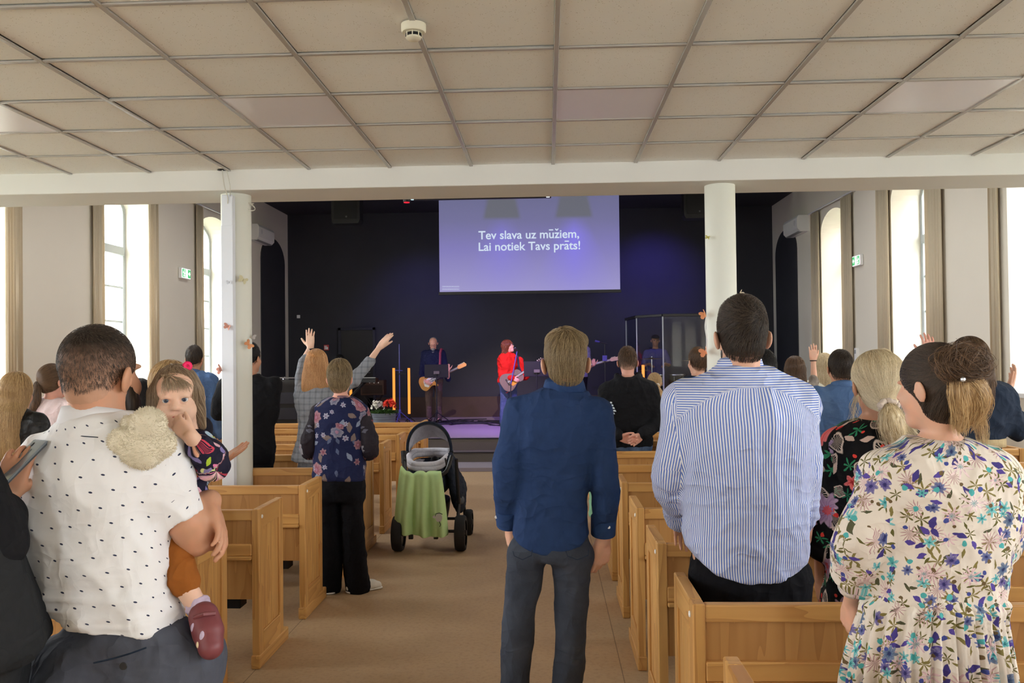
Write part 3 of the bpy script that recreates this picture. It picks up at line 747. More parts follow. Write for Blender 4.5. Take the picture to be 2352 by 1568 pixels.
class Pn:
    def __init__(s, label, px, ytop, Y, z0=0., yaw=0., w=1., sex='m', sk='fair', hyaw=None, hpitch=0., hroll=0., k=1., hx=None, hair_t=.012, group=None, cat='person', hy=0., X=None, lean=0.):
        t = P(px, ytop, Y); s.Y = Y; s.z0 = z0; s.X = t[0] if X is None else X; s.H = t[2]-z0-hair_t; s.yaw = yaw; s.sex = sex; s.w = w; s.k = k
        s.root = empty('person', (s.X, Y, z0), label, cat, group)
        s.rv = A3(math.cos(yaw), math.sin(yaw), 0); s.fv = A3(-math.sin(yaw), math.cos(yaw), 0)
        hw = yaw if hyaw is None else hyaw
        s.hR = Rz(hw)@Rx(hpitch)@Ry(hroll); s.hc = A3(t[0], Y, t[2]-hair_t-.117*k)+s.fv*(.012+hy)
        s.skin = skin(*{'fair': ('fair', (214, 168, 142)), 'pale': ('pale', (224, 186, 162)), 'tan': ('tan', (200, 150, 120)), 'pink': ('pink', (220, 165, 145))}[sk])
        H = s.H; q = .104*w if sex == 'm' else .094*w
        s.neck = s.bp(0, -.012, .853*H)
        s.sh = {-1: s.bp(-q*H, -.01, .818*H), 1: s.bp(q*H, -.01, .818*H)}
        s.el = {d: s.bp(d*(q+.026)*H, -.02, .635*H) for d in (-1, 1)}
        s.wr = {d: s.bp(d*(q+.028)*H, .05, .495*H) for d in (-1, 1)}
        s.hip = {d: s.bp(d*.052*H, 0, .50*H) for d in (-1, 1)}; s.kn = {d: s.bp(d*.056*H, .012, .285*H) for d in (-1, 1)}; s.an = {d: s.bp(d*.058*H, -.01, .05*H) for d in (-1, 1)}
        s.hd = {}; s.ar = 1.0 if sex == 'm' else .84; s.rows = None
    def bp(s, r, f, z): return A3(s.X, s.Y, s.z0)+s.rv*r+s.fv*f+A3(0, 0, z)
    def L(s, x, y, z): return s.hc+s.hR@(A3(x, y, z)*s.k)
    def trows(s, ease=0., z0=.465, z1=.862):
        if s.rows is not None: return [(c, a+ease, b+ease) for c, a, b in s.rows]
        H = s.H; return [(s.bp(0, y*H, z*H), rx*H*s.w+ease, ry*H*(.5+.5*s.w)+ease) for z, rx, ry, y in (RM if s.sex == 'm' else RF) if z0 <= z <= z1]
    def body(s, h=.012, legs=True, face=True, ears=True, arms=(-1, 1), fat=1., leg_r=(.078, .052, .036)):
        b = S(); head(b, s.hc, s.hR, s.k, ears, face); a = s.ar
        b.limb([s.L(0, -.022, -.045), (s.L(0, -.022, -.10)+s.neck)/2, s.neck+s.fv*.0], A3(.055, .054, .062)*(1 if s.sex == 'm' else .86)*s.k*fat, .03)
        b.limb([s.sh[-1]-A3(0, 0, .01), s.neck-A3(0, 0, .03), s.sh[1]-A3(0, 0, .01)], A3(.042, .050, .042)*a, .04)
        b.loft([(c, x*.88, y*.86) for c, x, y in s.trows()], .03, s.rv)
        for d in arms:
            b.limb([s.sh[d], s.el[d], s.wr[d]], A3(.047, .040, .0265)*a*fat, .03, sub=3)
            if d in s.hd: hand(b, s.wr[d], **s.hd[d])
            else: hand(b, s.wr[d], unit(s.wr[d]-s.el[d]+A3(0, 0, -.15)), -s.rv*d, -1 if d > 0 else 1, .92*a**.4, (.4, .5, .4))
        if legs:
            for d in (-1, 1):
                b.limb([s.hip[d], s.kn[d], s.an[d]], A3(*leg_r)*fat, .03, sub=3)
                b.limb([s.an[d], s.an[d]+s.fv*.12-A3(0, 0, s.an[d][2]-s.z0-.03)], A3(.034, .022), .02)
        return mk(b, 'body', s.skin, s.root, h)
    def top(s, mat, name='shirt', h=.012, hem=.47, sleeve=1., ease=.012, amp=.006, cuff=0., uv=False, sr=(.064, .054, .042), extra=None, disp=None, shoulders=True, hemcut=None, seed=1, capz=.012, sl=(-1, 1), ks=.035):
        """sleeve: 1 to the wrist, .5 to the elbow, 0 none"""
        b = S(); H = s.H; rows = s.trows(ease, hem)
        b.loft(rows, .03, s.rv, cap=capz, e=2.4)
        if shoulders: b.limb([s.sh[-1]+A3(0, 0, .0), s.neck-A3(0, 0, .035), s.sh[1]], A3(.050, .052, .050)*s.ar, .05, uvd=False)
        for d in sl:
            pts = [s.sh[d], s.el[d], s.wr[d]]; r = A3(*sr)*s.ar
            if sleeve > .5:
                t = (sleeve-.5)*2; e = s.el[d]+(s.wr[d]-s.el[d])*t; b.limb([pts[0], pts[1], e], [r[0], r[1], r[1]+(r[2]-r[1])*t+cuff], ks, sub=4, uvo=(d*3., 0))
            elif sleeve > 0:
                t = sleeve*2; e = s.sh[d]+(s.el[d]-s.sh[d])*t; b.limb([pts[0], e], [r[0], r[0]+(r[1]-r[0])*t+cuff], .035, uvo=(d*3., 0))
        if hemcut: zc, rise, cx, rx = hemcut; b.put(lambda p: (zc+rise*np.clip(np.abs((p[:, 0]-cx)/rx), 0, 1.2)**2.4)-p[:, 2], .006, '&')
        if extra: extra(b)
        return mk(b, name, mat, s.root, h, disp if disp is not None else (folds(amp, 5, 2.5, seed) if amp else None), uv)
    def pants(s, mat, name='trousers', h=.014, r=(.094, .068, .055), top=.60, amp=.005, seed=2, rows=None, disp=None):
        b = S(); H = s.H
        rr = rows if rows else [(c, a+.006, d+.006) for c, a, d in s.trows(0, .46, top)]
        b.loft(rr, .03, s.rv, e=2.3, cap=.03)
        for d in (-1, 1): b.limb([s.hip[d], s.kn[d], s.an[d]-A3(0, 0, .02)], r, .035, sub=3)
        return mk(b, name, mat, s.root, h, disp if disp is not None else folds(amp, 5, 4, seed))
    def skirt(s, mat, hem=.25, top=.62, h=.014, flare=1.35, n=14, amp=.012, name='skirt', rows=None):
        b = S(); H = s.H
        if rows is None:
            rows = [(s.bp(0, 0, top*H), .082*H, .062*H), (s.bp(0, 0, .55*H), .100*H, .074*H), (s.bp(0, 0, .45*H), .108*H, .08*H), (s.bp(0, 0, hem*H), .108*H*flare, .085*H*flare)]
        b.loft(rows, .02, s.rv, e=2.)
        zt, zb = rows[0][0][2], rows[-1][0][2]
        def dp(V, N):
            q = V-A3(s.X, s.Y, 0); a = np.arctan2(q[:, 0], q[:, 1]); t = np.clip((zt-V[:, 2])/(zt-zb), 0, 1)
            return amp*t**.6*(np.sin(a*n+3*noise3(V*A3(3, 3, 2)))*.7+.5*np.sin(a*n*1.7+2))
        return mk(b, name, mat, s.root, h, dp)
    def shoes(s, mat, h=.012, ln=.20, out=.15, r=1.):
        for d in (-1, 1):
            a = s.an[d]; f = unit(s.fv+s.rv*d*out); b = S(); g = lambda u, v, z: A3(a[0], a[1], s.z0)+f*u+s.rv*v+A3(0, 0, z)
            b.limb([g(-.045, 0, .045), g(.02, 0, .05), g(ln*.55, 0, .035), g(ln*.85, 0, .03)], A3(.042, .044, .040, .030)*r, .02); b.limb([g(-.04, 0, .07), g(0, 0, .08)], .036*r, .02)
            b.plane(g(0, 0, .002), (0, 0, -1)); mk(b, 'shoe', mat, s.root, h)
    def collar(s, mat, rx=.066, ry=.066, hgt=.042, name='collar', tilt=.18, dz=0., flare=.010, c=None, th=.005):
        n = 40; v = []; f = []; c = (s.neck+A3(0, 0, .005+dz)) if c is None else np.array(c)
        prof = [(1.0, -.012), (.99, hgt*.6), (.97, hgt), (1.02, hgt+.003), (1.10, hgt*.55), (1.18, -.004), (1.14, -.006)]
        for i in range(n+1):
            t = -2.75+5.5*i/n; back = math.cos(t)
            for m, z in prof:
                x = math.sin(t)*rx*m; y = -math.cos(t)*ry*m
                v.append(c+s.rv*x+s.fv*y+A3(0, 0, z*(.72+.28*back)+tilt*(-y)*.55))
        m = len(prof)
        for i in range(n):
            for j in range(m): f.append((i*m+j, i*m+(j+1) % m, (i+1)*m+(j+1) % m, (i+1)*m+j))
        f += [tuple(range(m-1, -1, -1)), tuple(n*m+j for j in range(m))]
        o = pyd(name, np.array(v)-np.array(par_world(s.root).translation), f, mat, s.root, True); return o
    def eyes(s, iris=(60, 80, 100), r=.0105):
        n = 'eye_%d_%d_%d' % iris
        m = _mc.get(n)
        if not m:
            t = NT(n); o = t.obj(); q = t.sep(o); d = t.ma('POWER', t.ma('ADD', t.ma('POWER', q[0], 2.), t.ma('POWER', q[2], 2.)), .5)
            c = t.ramp(t.ma('MULTIPLY', d, 54.), [(0, (.01, .01, .012)), (.17, (.01, .01, .012)), (.2, lin(iris)), (.42, tuple(x*.7 for x in lin(iris))), (.48, (.62, .60, .58))], 'LINEAR'); t.base(c, .08, .6); m = _mc[n] = t.m
        for d in (-1, 1):
            o = B().lathe([(.0001, -r), (r*.5, -r*.866), (r*.866, -r*.5), (r, 0), (r*.866, r*.5), (r*.5, r*.866), (.0001, r)], n=20, ax='y').out('eye', m, s.root, True)
            o.scale = (s.k,)*3; o.matrix_local = Matrix.Translation(Vector(s.L(d*.031, .0835 if r > .012 else .0815, .006)-A3(s.X, s.Y, s.z0))) @ Matrix(s.hR.tolist()).to_4x4() @ Matrix.Scale(s.k, 4)
    # ---- hair
    def cap(s, t=.010, top=.006, nape=-.062, sl=.45, face=(.105, -.035, .070, .080, .088), low=True, cut=True, side=1.):
        b = S(); k = s.k
        b.ell(s.L(0, -.016, .036+top*.5), A3(.0745+t*side, .095+t, .083+t+top)*k, .01, s.hR)
        if low: b.ell(s.L(0, -.040, -.038), A3(.0575+t*side*.3, .0495+t*.35, .050+t*.5)*k, .03*k, s.hR)
        b.ell(s.L(0, face[0], face[1]), A3(*face[2:])*k, .012*k, s.hR, '-')
        if cut: b.plane(s.L(0, -.09, nape), s.hR@A3(0, sl, -1), .012*k)
        return b
    def short(s, hm, n=1400, t=.010, top=.010, nape=-.060, sl=.45, length=.03, h=.006, fade=None, lift=.004, whorl=(.01, -.07, .09), down=.7, r0=.0007, seed=1, face=None, back=0., extra=None, swirl=0., side=.45):
        b = s.cap(t, top, nape, sl, *( [face] if face else []), side=side)
        if extra: extra(b)
        mat, sm = HM[hm]; m = mat
        if fade: m = fademat(hm, s, fade)
        o = mk(b, 'hair', m, s.root, h, lambda V, N: .0035*fbm(V*60)+.003*fbm(V*160))
        if n:
            w = s.L(*whorl); dn = s.hR@A3(0, back, -1.)
            zf = fade[1] if fade else -9
            p = roots(b, n, seed, .012, lambda p: (s.loc(p)[:, 2] > zf+.02*noise3(p*60)) & (b.ev(p+dn*.004) < .003))
            def fl(p):
                v = p-w; v /= np.linalg.norm(v, axis=1, keepdims=True)+1e-6
                return v+dn*down+(np.cross(v, s.hR@A3(0, 0, 1))*swirl if swirl else 0)
            wb_ = S(); wb_.pr = [q for q in b.pr if q[2] == '+']; curves('hair_strands', walk(wb_, p, fl, 6, length/6, .0015, .3, lift, seed), sm, o, r0)
        return o
    def loc(s, p): return ((p-s.hc)@s.hR)/s.k
    def long(s, hm, zlow=-.30, wid=.095, dep=.05, back=-.075, n=2500, t=.016, h=.008, wave=0., seed=1, part=0., side=0., bot=.8, length=None, shrug=0.):
        b = s.cap(t, .006, -.2, 0, (.115, -.05, .066, .080, .105), cut=False); D = lambda x, y, z: s.hc+s.hR@A3(x, y, 0)*s.k+A3(0, 0, z*s.k)
        b.loft([(D(0, -.03, .02), (.080+t*.6)*s.k, .075*s.k), (D(0, -.045, -.06), wid*s.k, .068*s.k), (D(side*.4, back*.9, -.14), wid*1.02*s.k, (dep+.012)*s.k), (D(side, back, zlow*.75-.02), wid*.98*s.k, dep*s.k), (D(side, back, zlow), wid*bot*s.k, dep*.6*s.k)], .03, s.hR[:, 0], e=2.2)
        b.ell(s.L(0, .135, -.06), A3(.060, .085, .11)*s.k, .012, s.hR, '-')
        mat, sm = HM[hm]
        o = mk(b, 'hair', mat, s.root, h, lambda V, N: .006*fbm(V*A3(38, 38, 7))+wave*np.sin(V[:, 2]*90+6*noise3(V*9)))
        if n:
            c = s.L(part, .02, .13)
            p = roots(b, n, seed, .014, lambda p: (b.ev(p) < .02) & (s.loc(p)[:, 2] > zlow*.75))
            def fl(p):
                v = p-c; q = s.loc(p); up = np.clip((q[:, 2]-.02)/.1, 0, 1)[:, None]
                r = v*up*6+A3(0, 0, -1.)*(1.2-up*.6)
                if wave: r = r+s.hR[:, 0]*(np.sin(p[:, 2]*70+8*noise3(p*7))*wave*90)[:, None]
                return r
            Ls = walk(b, p, fl, 12, .016*s.k, .002, .12, .003, seed); curves('hair_strands', Ls, sm, o, .0009)
        return o
    def tied(s, hm, knot, n=2500, t=.012, h=.006, seed=1, nape=-.075, sl=.30, top=.006, face=None, extra=None, r0=.0008, loose=.1):
        b = s.cap(t, top, nape, sl, *([face] if face else []))
        if extra: extra(b)
        mat, sm = HM[hm]; o = mk(b, 'hair', mat, s.root, h, lambda V, N: .003*fbm(V*A3(50, 50, 50)))
        kp = s.L(*knot); p = roots(b, n, seed, .012, lambda p: b.ev(p) < .01)
        d = np.linalg.norm(p-kp, axis=1); st = np.clip(d/11, .002, .02)
        curves('hair_strands', walk(b, p, lambda p: (kp-p)/(np.linalg.norm(kp-p, axis=1, keepdims=True)+.01), 10, st, .0015, loose, .003, seed), sm, o, r0); return o
def fademat(hm, s, fade):
    """clipped hair: lets the scalp tone through towards the neck and ears"""
    zhi, zlo, sk_ = fade; src = HM[hm][0]
    n = NT('clipped_'+hm); o = n.obj(); z = n.sep(o)[2]; base = s.hc[2]-s.z0
    a = n.noise(n.scale(o, (70, 70, 30)), 1, 4, .7); g = n.step(n.ma('ADD', z, n.ma('MULTIPLY', n.ma('SUBTRACT', a, .5), .03)), base+zlo, base+zhi)
    r = [e.color[:3] for e in src.node_tree.nodes['Color Ramp'].color_ramp.elements]
    c = n.ramp(a, [(.3, r[0]), (.6, r[1]), (.85, r[2])]); n.base(n.mix(g, lin(sk_), c), .6, .25).bump(n.noise(o, 420, 2), .25, .001); return n.m
# ---- hair colours
hairmat('dark_brown', (30, 24, 20), (48, 38, 31), (84, 68, 54)); hairmat('black', (14, 13, 14), (24, 22, 23), (52, 48, 48)); hairmat('brown', (50, 36, 27), (82, 60, 43), (128, 98, 70))
hairmat('ash_blond', (84, 68, 48), (128, 107, 78), (182, 160, 122)); hairmat('platinum', (146, 124, 90), (206, 184, 144), (240, 228, 198)); hairmat('red_blond', (138, 80, 40), (198, 138, 82), (238, 198, 146))
hairmat('honey', (120, 92, 60), (176, 142, 98), (218, 188, 140)); hairmat('grey_brown', (70, 60, 52), (112, 98, 84), (160, 146, 128)); hairmat('child_brown', (96, 76, 58), (140, 116, 92), (186, 164, 136)); hairmat('auburn', (52, 24, 16), (98, 46, 28), (150, 80, 48)); hairmat('grey', (90, 88, 90), (140, 138, 140), (190, 188, 190))
# ---- cloth
def crease(n, o, k=.5, weave=600, ws=.12):
    """fine creases and weave as relief on a cloth material"""
    w = n.vm('ADD', o, n.vm('MULTIPLY', n.node('ShaderNodeTexNoise', {'Vector': o, 'Scale': 4.5, 'Detail': 2.}).outputs['Color'], (.16, .16, .16)))
    def rd(sc, rot):
        m = n.node('ShaderNodeMapping', {0: w, 2: rot, 3: sc}).outputs[0]; f = n.noise(m, 1, 2, .5)
        return n.ma('POWER', n.ma('SUBTRACT', 1., n.ma('MINIMUM', n.ma('MULTIPLY', n.ma('ABSOLUTE', n.ma('SUBTRACT', f, .5)), 5.), 1.)), 1.6)
    h = n.ma('ADD', n.ma('MULTIPLY', rd((7, 7, 2.2), (0, .35, 0)), .6), n.ma('ADD', n.ma('MULTIPLY', rd((5, 5, 13), (0, -.5, 0)), .45), n.ma('MULTIPLY', rd((16, 16, 7), (.3, .9, 0)), .3)))
    h = n.ma('ADD', h, n.ma('MULTIPLY', n.noise(o, weave, 2), ws*.25)); n.bump(h, k, .016)
def cloth(name, rgb, rough=.85, var=.10, vs=25, weave=600, spec=.15, sheen=0.):
    if name in _mc: return _mc[name]
    n = NT(name); o = n.obj(); c = lin(rgb); a = n.noise(o, vs, 4, .6); w = n.noise(o, weave, 2)
    f = n.ma('ADD', n.ma('MULTIPLY', a, .7), n.ma('MULTIPLY', w, .3))
    n.base(n.mix(f, tuple(x*(1-var*2) for x in c), tuple(min(1, x*(1+var*2)) for x in c)), rough, spec); crease(n, o)
    if sheen: n.b.inputs['Sheen Weight'].default_value = sheen
    _mc[name] = n.m; return n.m
def denim(name, rgb, fade=(130, 150, 180)):
    if name in _mc: return _mc[name]
    n = NT(name); o = n.obj(); a = n.noise(o, 6, 3); w = n.noise(n.scale(o, (500, 500, 120)), 1, 2)
    c = n.mix(n.ma('MULTIPLY', n.step(a, .45, .75), .45), lin(rgb), lin(fade)); c = n.mix(n.ma('MULTIPLY', w, .35), c, lin(fade)); n.base(c, .85, .15); crease(n, o, .5); _mc[name] = n.m; return n.m
def printed(name, base, layers, rough=.8, space='uv', weave=True, fixed=()):
    """cloth with printed motifs scattered over its own surface coordinates (metres)
    layer: kind flower|leaf|ring|dot, cells per metre, size (in cells), density, colours, petals, depth"""
    n = NT(name); v = n.uv() if space == 'uv' else n.obj(); col = lin(base); o = n.obj()
    nz = n.noise(o, 8, 3); col = n.mix(nz, tuple(x*.94 for x in col), tuple(min(1, x*1.04) for x in col))
    wob = n.vm('SCALE', n.node('ShaderNodeTexNoise', {'Vector': v, 'Scale': 40., 'Detail': 2.}).outputs['Color']); wob.node.inputs['Scale'].default_value = .012
    vv = n.vm('ADD', v, wob)
    for i, ly in enumerate(layers):
        kind, sc, size, dens, cols = ly[:5]; pet, dep = (ly[5:7] if len(ly) > 5 else (5, .3))
        q = n.vm('ADD', n.vm('MULTIPLY', vv, (sc, sc, 0.)), (i*13.7+3, i*7.3+5, 0.))
        vo = n.node('ShaderNodeTexVoronoi', {'Vector': q, 'Scale': 1., 'Randomness': .85}, voronoi_dimensions='2D')
        d = n.vm('SUBTRACT', q, vo.outputs['Position']); dx, dy, _ = n.sep(d); rc = n.node('ShaderNodeSeparateColor', (vo.outputs['Color'],)).outputs
        ang = n.ma('ADD', n.ma('ARCTAN2', dy, dx), n.ma('MULTIPLY', rc[0], 6.283)); r = n.vm('LENGTH', d)
        sz = n.ma('MULTIPLY', n.ma('ADD', .65, n.ma('MULTIPLY', rc[1], .5)), size)
        if kind in ('flower', 'sprig'):
            cs = n.ma('COSINE', n.ma('MULTIPLY', ang, float(pet)))
            if kind == 'sprig': cs = n.ma('SUBTRACT', n.ma('MULTIPLY', n.ma('POWER', n.ma('ABSOLUTE', cs), 3.), 2.), 1.)
            bd = n.ma('MULTIPLY', sz, n.ma('ADD', 1-dep, n.ma('MULTIPLY', cs, dep)))
            e = n.ma('DIVIDE', r, n.ma('MAXIMUM', bd, .001))
        else:
            ca, sa = n.ma('MULTIPLY', r, n.ma('COSINE', ang)), n.ma('MULTIPLY', r, n.ma('SINE', ang))
            ww = n.ma('MULTIPLY', sz, float(dep))
            e = n.ma('ADD', n.ma('DIVIDE', n.ma('ABSOLUTE', ca), sz), n.ma('POWER', n.ma('DIVIDE', n.ma('ABSOLUTE', sa), ww), 1.6)) if kind in ('leaf', 'ring') else n.ma('DIVIDE', r, sz)
        msk = n.step(e, 1.06, .94)
        if kind == 'ring': vein = n.ma('GREATER_THAN', n.ma('SINE', n.ma('MULTIPLY', ang, 22.)), .55); msk = n.ma('MULTIPLY', msk, n.ma('MAXIMUM', n.step(e, .72, .82), vein))
        msk = n.ma('MULTIPLY', msk, n.ma('LESS_THAN', rc[2], dens))
        cc = n.ramp(rc[1], [(j/max(1, len(cols)), lin(c)) for j, c in enumerate(cols)], 'CONSTANT')
        if kind == 'flower':
            shade = n.step(e, .1, 1.); cc = n.mix(n.ma('MULTIPLY', shade, .20), cc, (.95, .9, .9)); cc = n.mix(n.ma('MULTIPLY', n.ma('LESS_THAN', e, .28), .8), cc, lin(ly[7]) if len(ly) > 7 else lin((60, 50, 40)))
            st_ = n.ma('GREATER_THAN', n.ma('SINE', n.ma('ADD', n.ma('MULTIPLY', ang, 17.), n.ma('MULTIPLY', e, 9.))), .5); cc = n.mix(n.ma('MULTIPLY', st_, .35), cc, tuple(x*.35 for x in lin(cols[0])))
        col = n.mix(msk, col, cc)
    n.base(col, rough, .2)
    if weave: crease(n, o, .45)
    return n.m
def m_stripe_():
    n = NT('striped_shirting'); u, v, _ = n.sep(n.uv()); o = n.obj(); at = n.node('ShaderNodeAttribute', attribute_name='yoke').outputs['Fac']
    w = n.ma('ADD', n.ma('MULTIPLY', n.sep(o)[2], at), n.ma('MULTIPLY', u, n.ma('SUBTRACT', 1., at)))
    f = n.ma('FRACT', n.ma('DIVIDE', w, .0086)); s = n.ma('ABSOLUTE', n.ma('SUBTRACT', f, .5)); m = n.step(s, .30, .20)
    n.base(n.mix(m, lin((232, 234, 242)), lin((106, 132, 205))), .75, .2); crease(n, o, .55); return n.m
def m_dots_():
    n = NT('dotted_pique'); v = n.uv(); q = n.vm('MULTIPLY', v, (21., 26., 0.)); x, y, _ = n.sep(q)
    row = n.ma('FLOOR', y); x2 = n.ma('ADD', x, n.ma('MULTIPLY', row, .5)); fx = n.ma('SUBTRACT', n.ma('FRACT', x2), .5); fy = n.ma('SUBTRACT', n.ma('FRACT', y), .5)
    r = n.ma('ADD', n.ma('POWER', n.ma('DIVIDE', fx, .088), 2.), n.ma('POWER', n.ma('DIVIDE', n.ma('ADD', fy, n.ma('MULTIPLY', fx, -.4)), 0.057), 2.)); m = n.step(r, 1.25, .75); o = n.obj()
    n.base(n.mix(m, lin((234, 233, 234)), lin((52, 58, 82))), .85, .15); crease(n, o, .28); return n.m
def m_plaid_():
    n = NT('grey_plaid'); o = n.obj(); q = n.sep(o)
    def ln(a, p, w): return n.ma('LESS_THAN', n.ma('ABSOLUTE', n.ma('SUBTRACT', n.ma('FRACT', n.ma('DIVIDE', a, p)), .5)), w)
    a = n.ma('ADD', n.ma('MULTIPLY', ln(q[0], .05, .14), .5), n.ma('MULTIPLY', ln(q[2], .05, .14), .5)); b = n.ma('ADD', ln(q[0], .01, .25), ln(q[2], .01, .25))
    c = n.mix(n.ma('MULTIPLY', a, .6), lin((150, 153, 160)), lin((92, 96, 104))); c = n.mix(n.ma('MULTIPLY', b, .14), c, lin((60, 62, 70))); n.base(c, .9, .1); crease(n, o, .5); return n.m
# ------------------------------------------------------------------ the people
c_black = cloth('black_knit', (26, 26, 29)); c_blackpants = cloth('black_trousers', (22, 22, 26), spec=.1); c_navy = cloth('navy_shirt', (38, 58, 96), var=.14); c_char = denim('charcoal_jeans', (48, 52, 62), (80, 86, 98))
c_jean = denim('blue_jeans', (44, 62, 92)); c_djack = denim('denim_jacket', (62, 88, 128), (118, 146, 182)); c_dshirt = denim('denim_shirt', (66, 92, 134), (110, 138, 176)); c_grey = cloth('grey_wool', (110, 112, 118)); c_shorts = cloth('slate_shorts', (80, 83, 94), var=.14)
c_cream = cloth('cream_top', (220, 216, 196)); c_taupe = cloth('taupe_top', (128, 118, 108)); c_dnavy = cloth('dark_navy', (38, 48, 64)); c_red = cloth('red_sweater', (200, 34, 26)); c_pink = cloth('pink_blouse', (226, 204, 204)); c_white = cloth('white_lace', (236, 234, 238))
c_coat = cloth('dark_grey_coat', (40, 41, 43)); c_shoe = flat('black_leather', (22, 22, 24), .45); c_wshoe = flat('white_leather', (226, 224, 218), .5); c_tee = cloth('grey_tee', (120, 118, 150)); c_rust = cloth('rust_leggings', (150, 88, 36)); c_sock = cloth('lavender_sock', (196, 178, 200))
m_stripe, m_dots, m_plaid = m_stripe_(), m_dots_(), m_plaid_()
def vec(x, y, Y): return P(x, y, Y)
def ridge_line(fn, w, a): return lambda V, N: a*np.exp(-(fn(V)/w)**2)
# --- man in white polo, toddler on his arm
def father():
    Y = 2.1; p = Pn('man in white dotted polo shirt and grey shorts holding a toddler on his arm', 225, 752, Y, yaw=-.22, hyaw=-.26, hpitch=-.03, sk='tan', hair_t=.006, k=1.0)
    p.rows = px_rows(Y, [(958, 150, 288, .9), (985, 128, 322, .75), (1012, 98, 358), (1050, 68, 386), (1095, 58, 388), (1150, 60, 380), (1210, 68, 374), (1280, 80, 384), (1350, 100, 396), (1410, 116, 408), (1448, 122, 414), (1500, 122, 425)], .64)
    p.neck = P(217, 965, Y); p.sh = {-1: P(110, 1055, Y+.02), 1: P(355, 1055, Y)}; p.el = {-1: P(95, 1235, Y+.16), 1: P(448, 1238, Y+.05)}; p.wr = {-1: P(440, 1150, Y+.20), 1: P(400, 1150, Y+.27)}
    dd = unit(P(520, 1262, Y+.04)-P(476, 1150, Y+.09))
    p.wr[-1] = P(482, 1150, Y+.085)
    p.hd = {-1: dict(d=dd, pn=A3(-1, -.2, -.2), th=1, k=.95, curl=(.25, .45, .4), spread=.05, thumb=.5)}
    rows_ = p.rows; p.rows = [(c, x_*(.76 if i_ > 8 else 1), y_*(.70 if i_ > 8 else 1)) for i_, (c, x_, y_) in enumerate(rows_)]
    p.body(.0052, fat=1.12); p.rows = rows_
    b = S(); b.loft([(c, a+.012, d+.012) for c, a, d in p.rows], .03, p.rv, cap=.012, e=2.5)
    b.limb([p.sh[-1], p.neck-A3(0, 0, .045), p.sh[1]], A3(.060, .058, .062), .06, uvd=False)
    b.limb([p.sh[1], P(392, 1130, Y+.0), P(413, 1172, Y+.01)], A3(.066, .064, .060), .04, uvo=(3, 0)); b.limb([P(455, 1238, Y+.01), P(500, 1320, Y+.01)], .068, .006, mode='-'); b.limb([p.sh[-1], P(92, 1150, Y+.07), P(90, 1200, Y+.1)], A3(.062, .058, .054), .05, uvo=(5, 0))
    hx = [(100, 1424), (150, 1440), (220, 1458), (300, 1466), (362, 1468), (371, 1447), (392, 1466), (412, 1440), (440, 1425)]; hX = [P(x, y, Y-.1)[0] for x, y in hx]; hZ = [P(x, y, Y-.1)[2] for x, y in hx]
    b.put(lambda q: np.interp(q[:, 0], hX, hZ)-q[:, 2], .003, '&')
    fo = folds(.007, 4.5, 3, 3, (P(0, 1400, Y)[2], .13), .014)
    cr = [(P(300, 1150, Y), P(420, 1225, Y)), (P(330, 1280, Y), P(250, 1330, Y)), (P(330, 1225, Y), P(375, 1290, Y))]
    mk(b, 'polo_shirt', m_dots, p.root, .0065, fo, True)
    cl = p.collar(flat('polo_rib', (232, 231, 234), .9, .1), .083, .075, .042, tilt=.10, dz=-.012, c=P(219, 972, Y)+A3(0, .01, 0), th=.01)
    B().tube([P(170, 1000, Y-.095), P(225, 1004, Y-.118)], .0012, 5).out('collar_seam', c_dnavy, p.root, True).location = -Vector((p.X, p.Y, 0))
    p.hip = {-1: P(190, 1560, Y), 1: P(385, 1560, Y+.02)}; p.kn = {-1: P(200, 1900, Y+.02), 1: P(420, 1900, Y+.05)}; p.an = {-1: A3(P(210, 2300, Y)[0], Y, .06), 1: A3(P(430, 2300, Y)[0], Y+.03, .06)}
    b = S(); b.loft(px_rows(Y, [(1395, 150, 394, .58), (1430, 136, 414, .60), (1450, 122, 448), (1500, 118, 468), (1568, 124, 492), (1640, 135, 500), (1700, 150, 490)], .60, .01), .03, p.rv, e=2.4, cap=.03)
    for d in (-1, 1): b.limb([p.hip[d], p.kn[d]], A3(.115, .098), .05)
    b.ell(P(470, 1505, Y+.03), (.045, .07, .055), .04)
    mk(b, 'shorts', c_shorts, p.root, .009, folds(.008, 4, 5, 8))
    # hip pocket: welt and button
    w0 = [P(x, y, Y-.148) for x, y in ((215, 1522), (260, 1512), (300, 1500), (336, 1487))]; B().tube(np.array(w0)-A3(p.X, p.Y, 0), .0022, 6).out('pocket_welt', c_dnavy, p.root, True)
    B().lathe([(.0085, 0), (.0095, .002), (.006, .004)], tuple(P(282, 1530, Y-.147)-A3(p.X, p.Y, 0)), 16, 'y').out('button', c_shoe, p.root, True)
    p.shoes(c_shoe, .014)
    # beard
    b = S(); k = p.k
    b.ell(p.L(0, .040, -.075), A3(.068, .066, .060), .02, p.hR); b.ell(p.L(0, .02, -.03), A3(.0645, .074, .07), .02, p.hR); b.ell(p.L(0, .10, .012), A3(.052, .075, .062), .01, p.hR, '-'); b.plane(p.L(0, -.004, 0), p.hR@A3(0, -1, -.25))
    b.plane(p.L(0, 0, -.004), p.hR@A3(0, -.2, 1)); mk(b, 'beard', HM['dark_brown'][0], p.root, .006, lambda V, N: .004*fbm(V*120))
    p.short('dark_brown', 7500, t=.004, top=.004, nape=-.125, sl=.42, length=.008, fade=(.085, -.045, (192, 148, 122)), lift=.0015, r0=.00035, down=.5, face=(.105, -.035, .066, .080, .088))
    return p
pA = father()
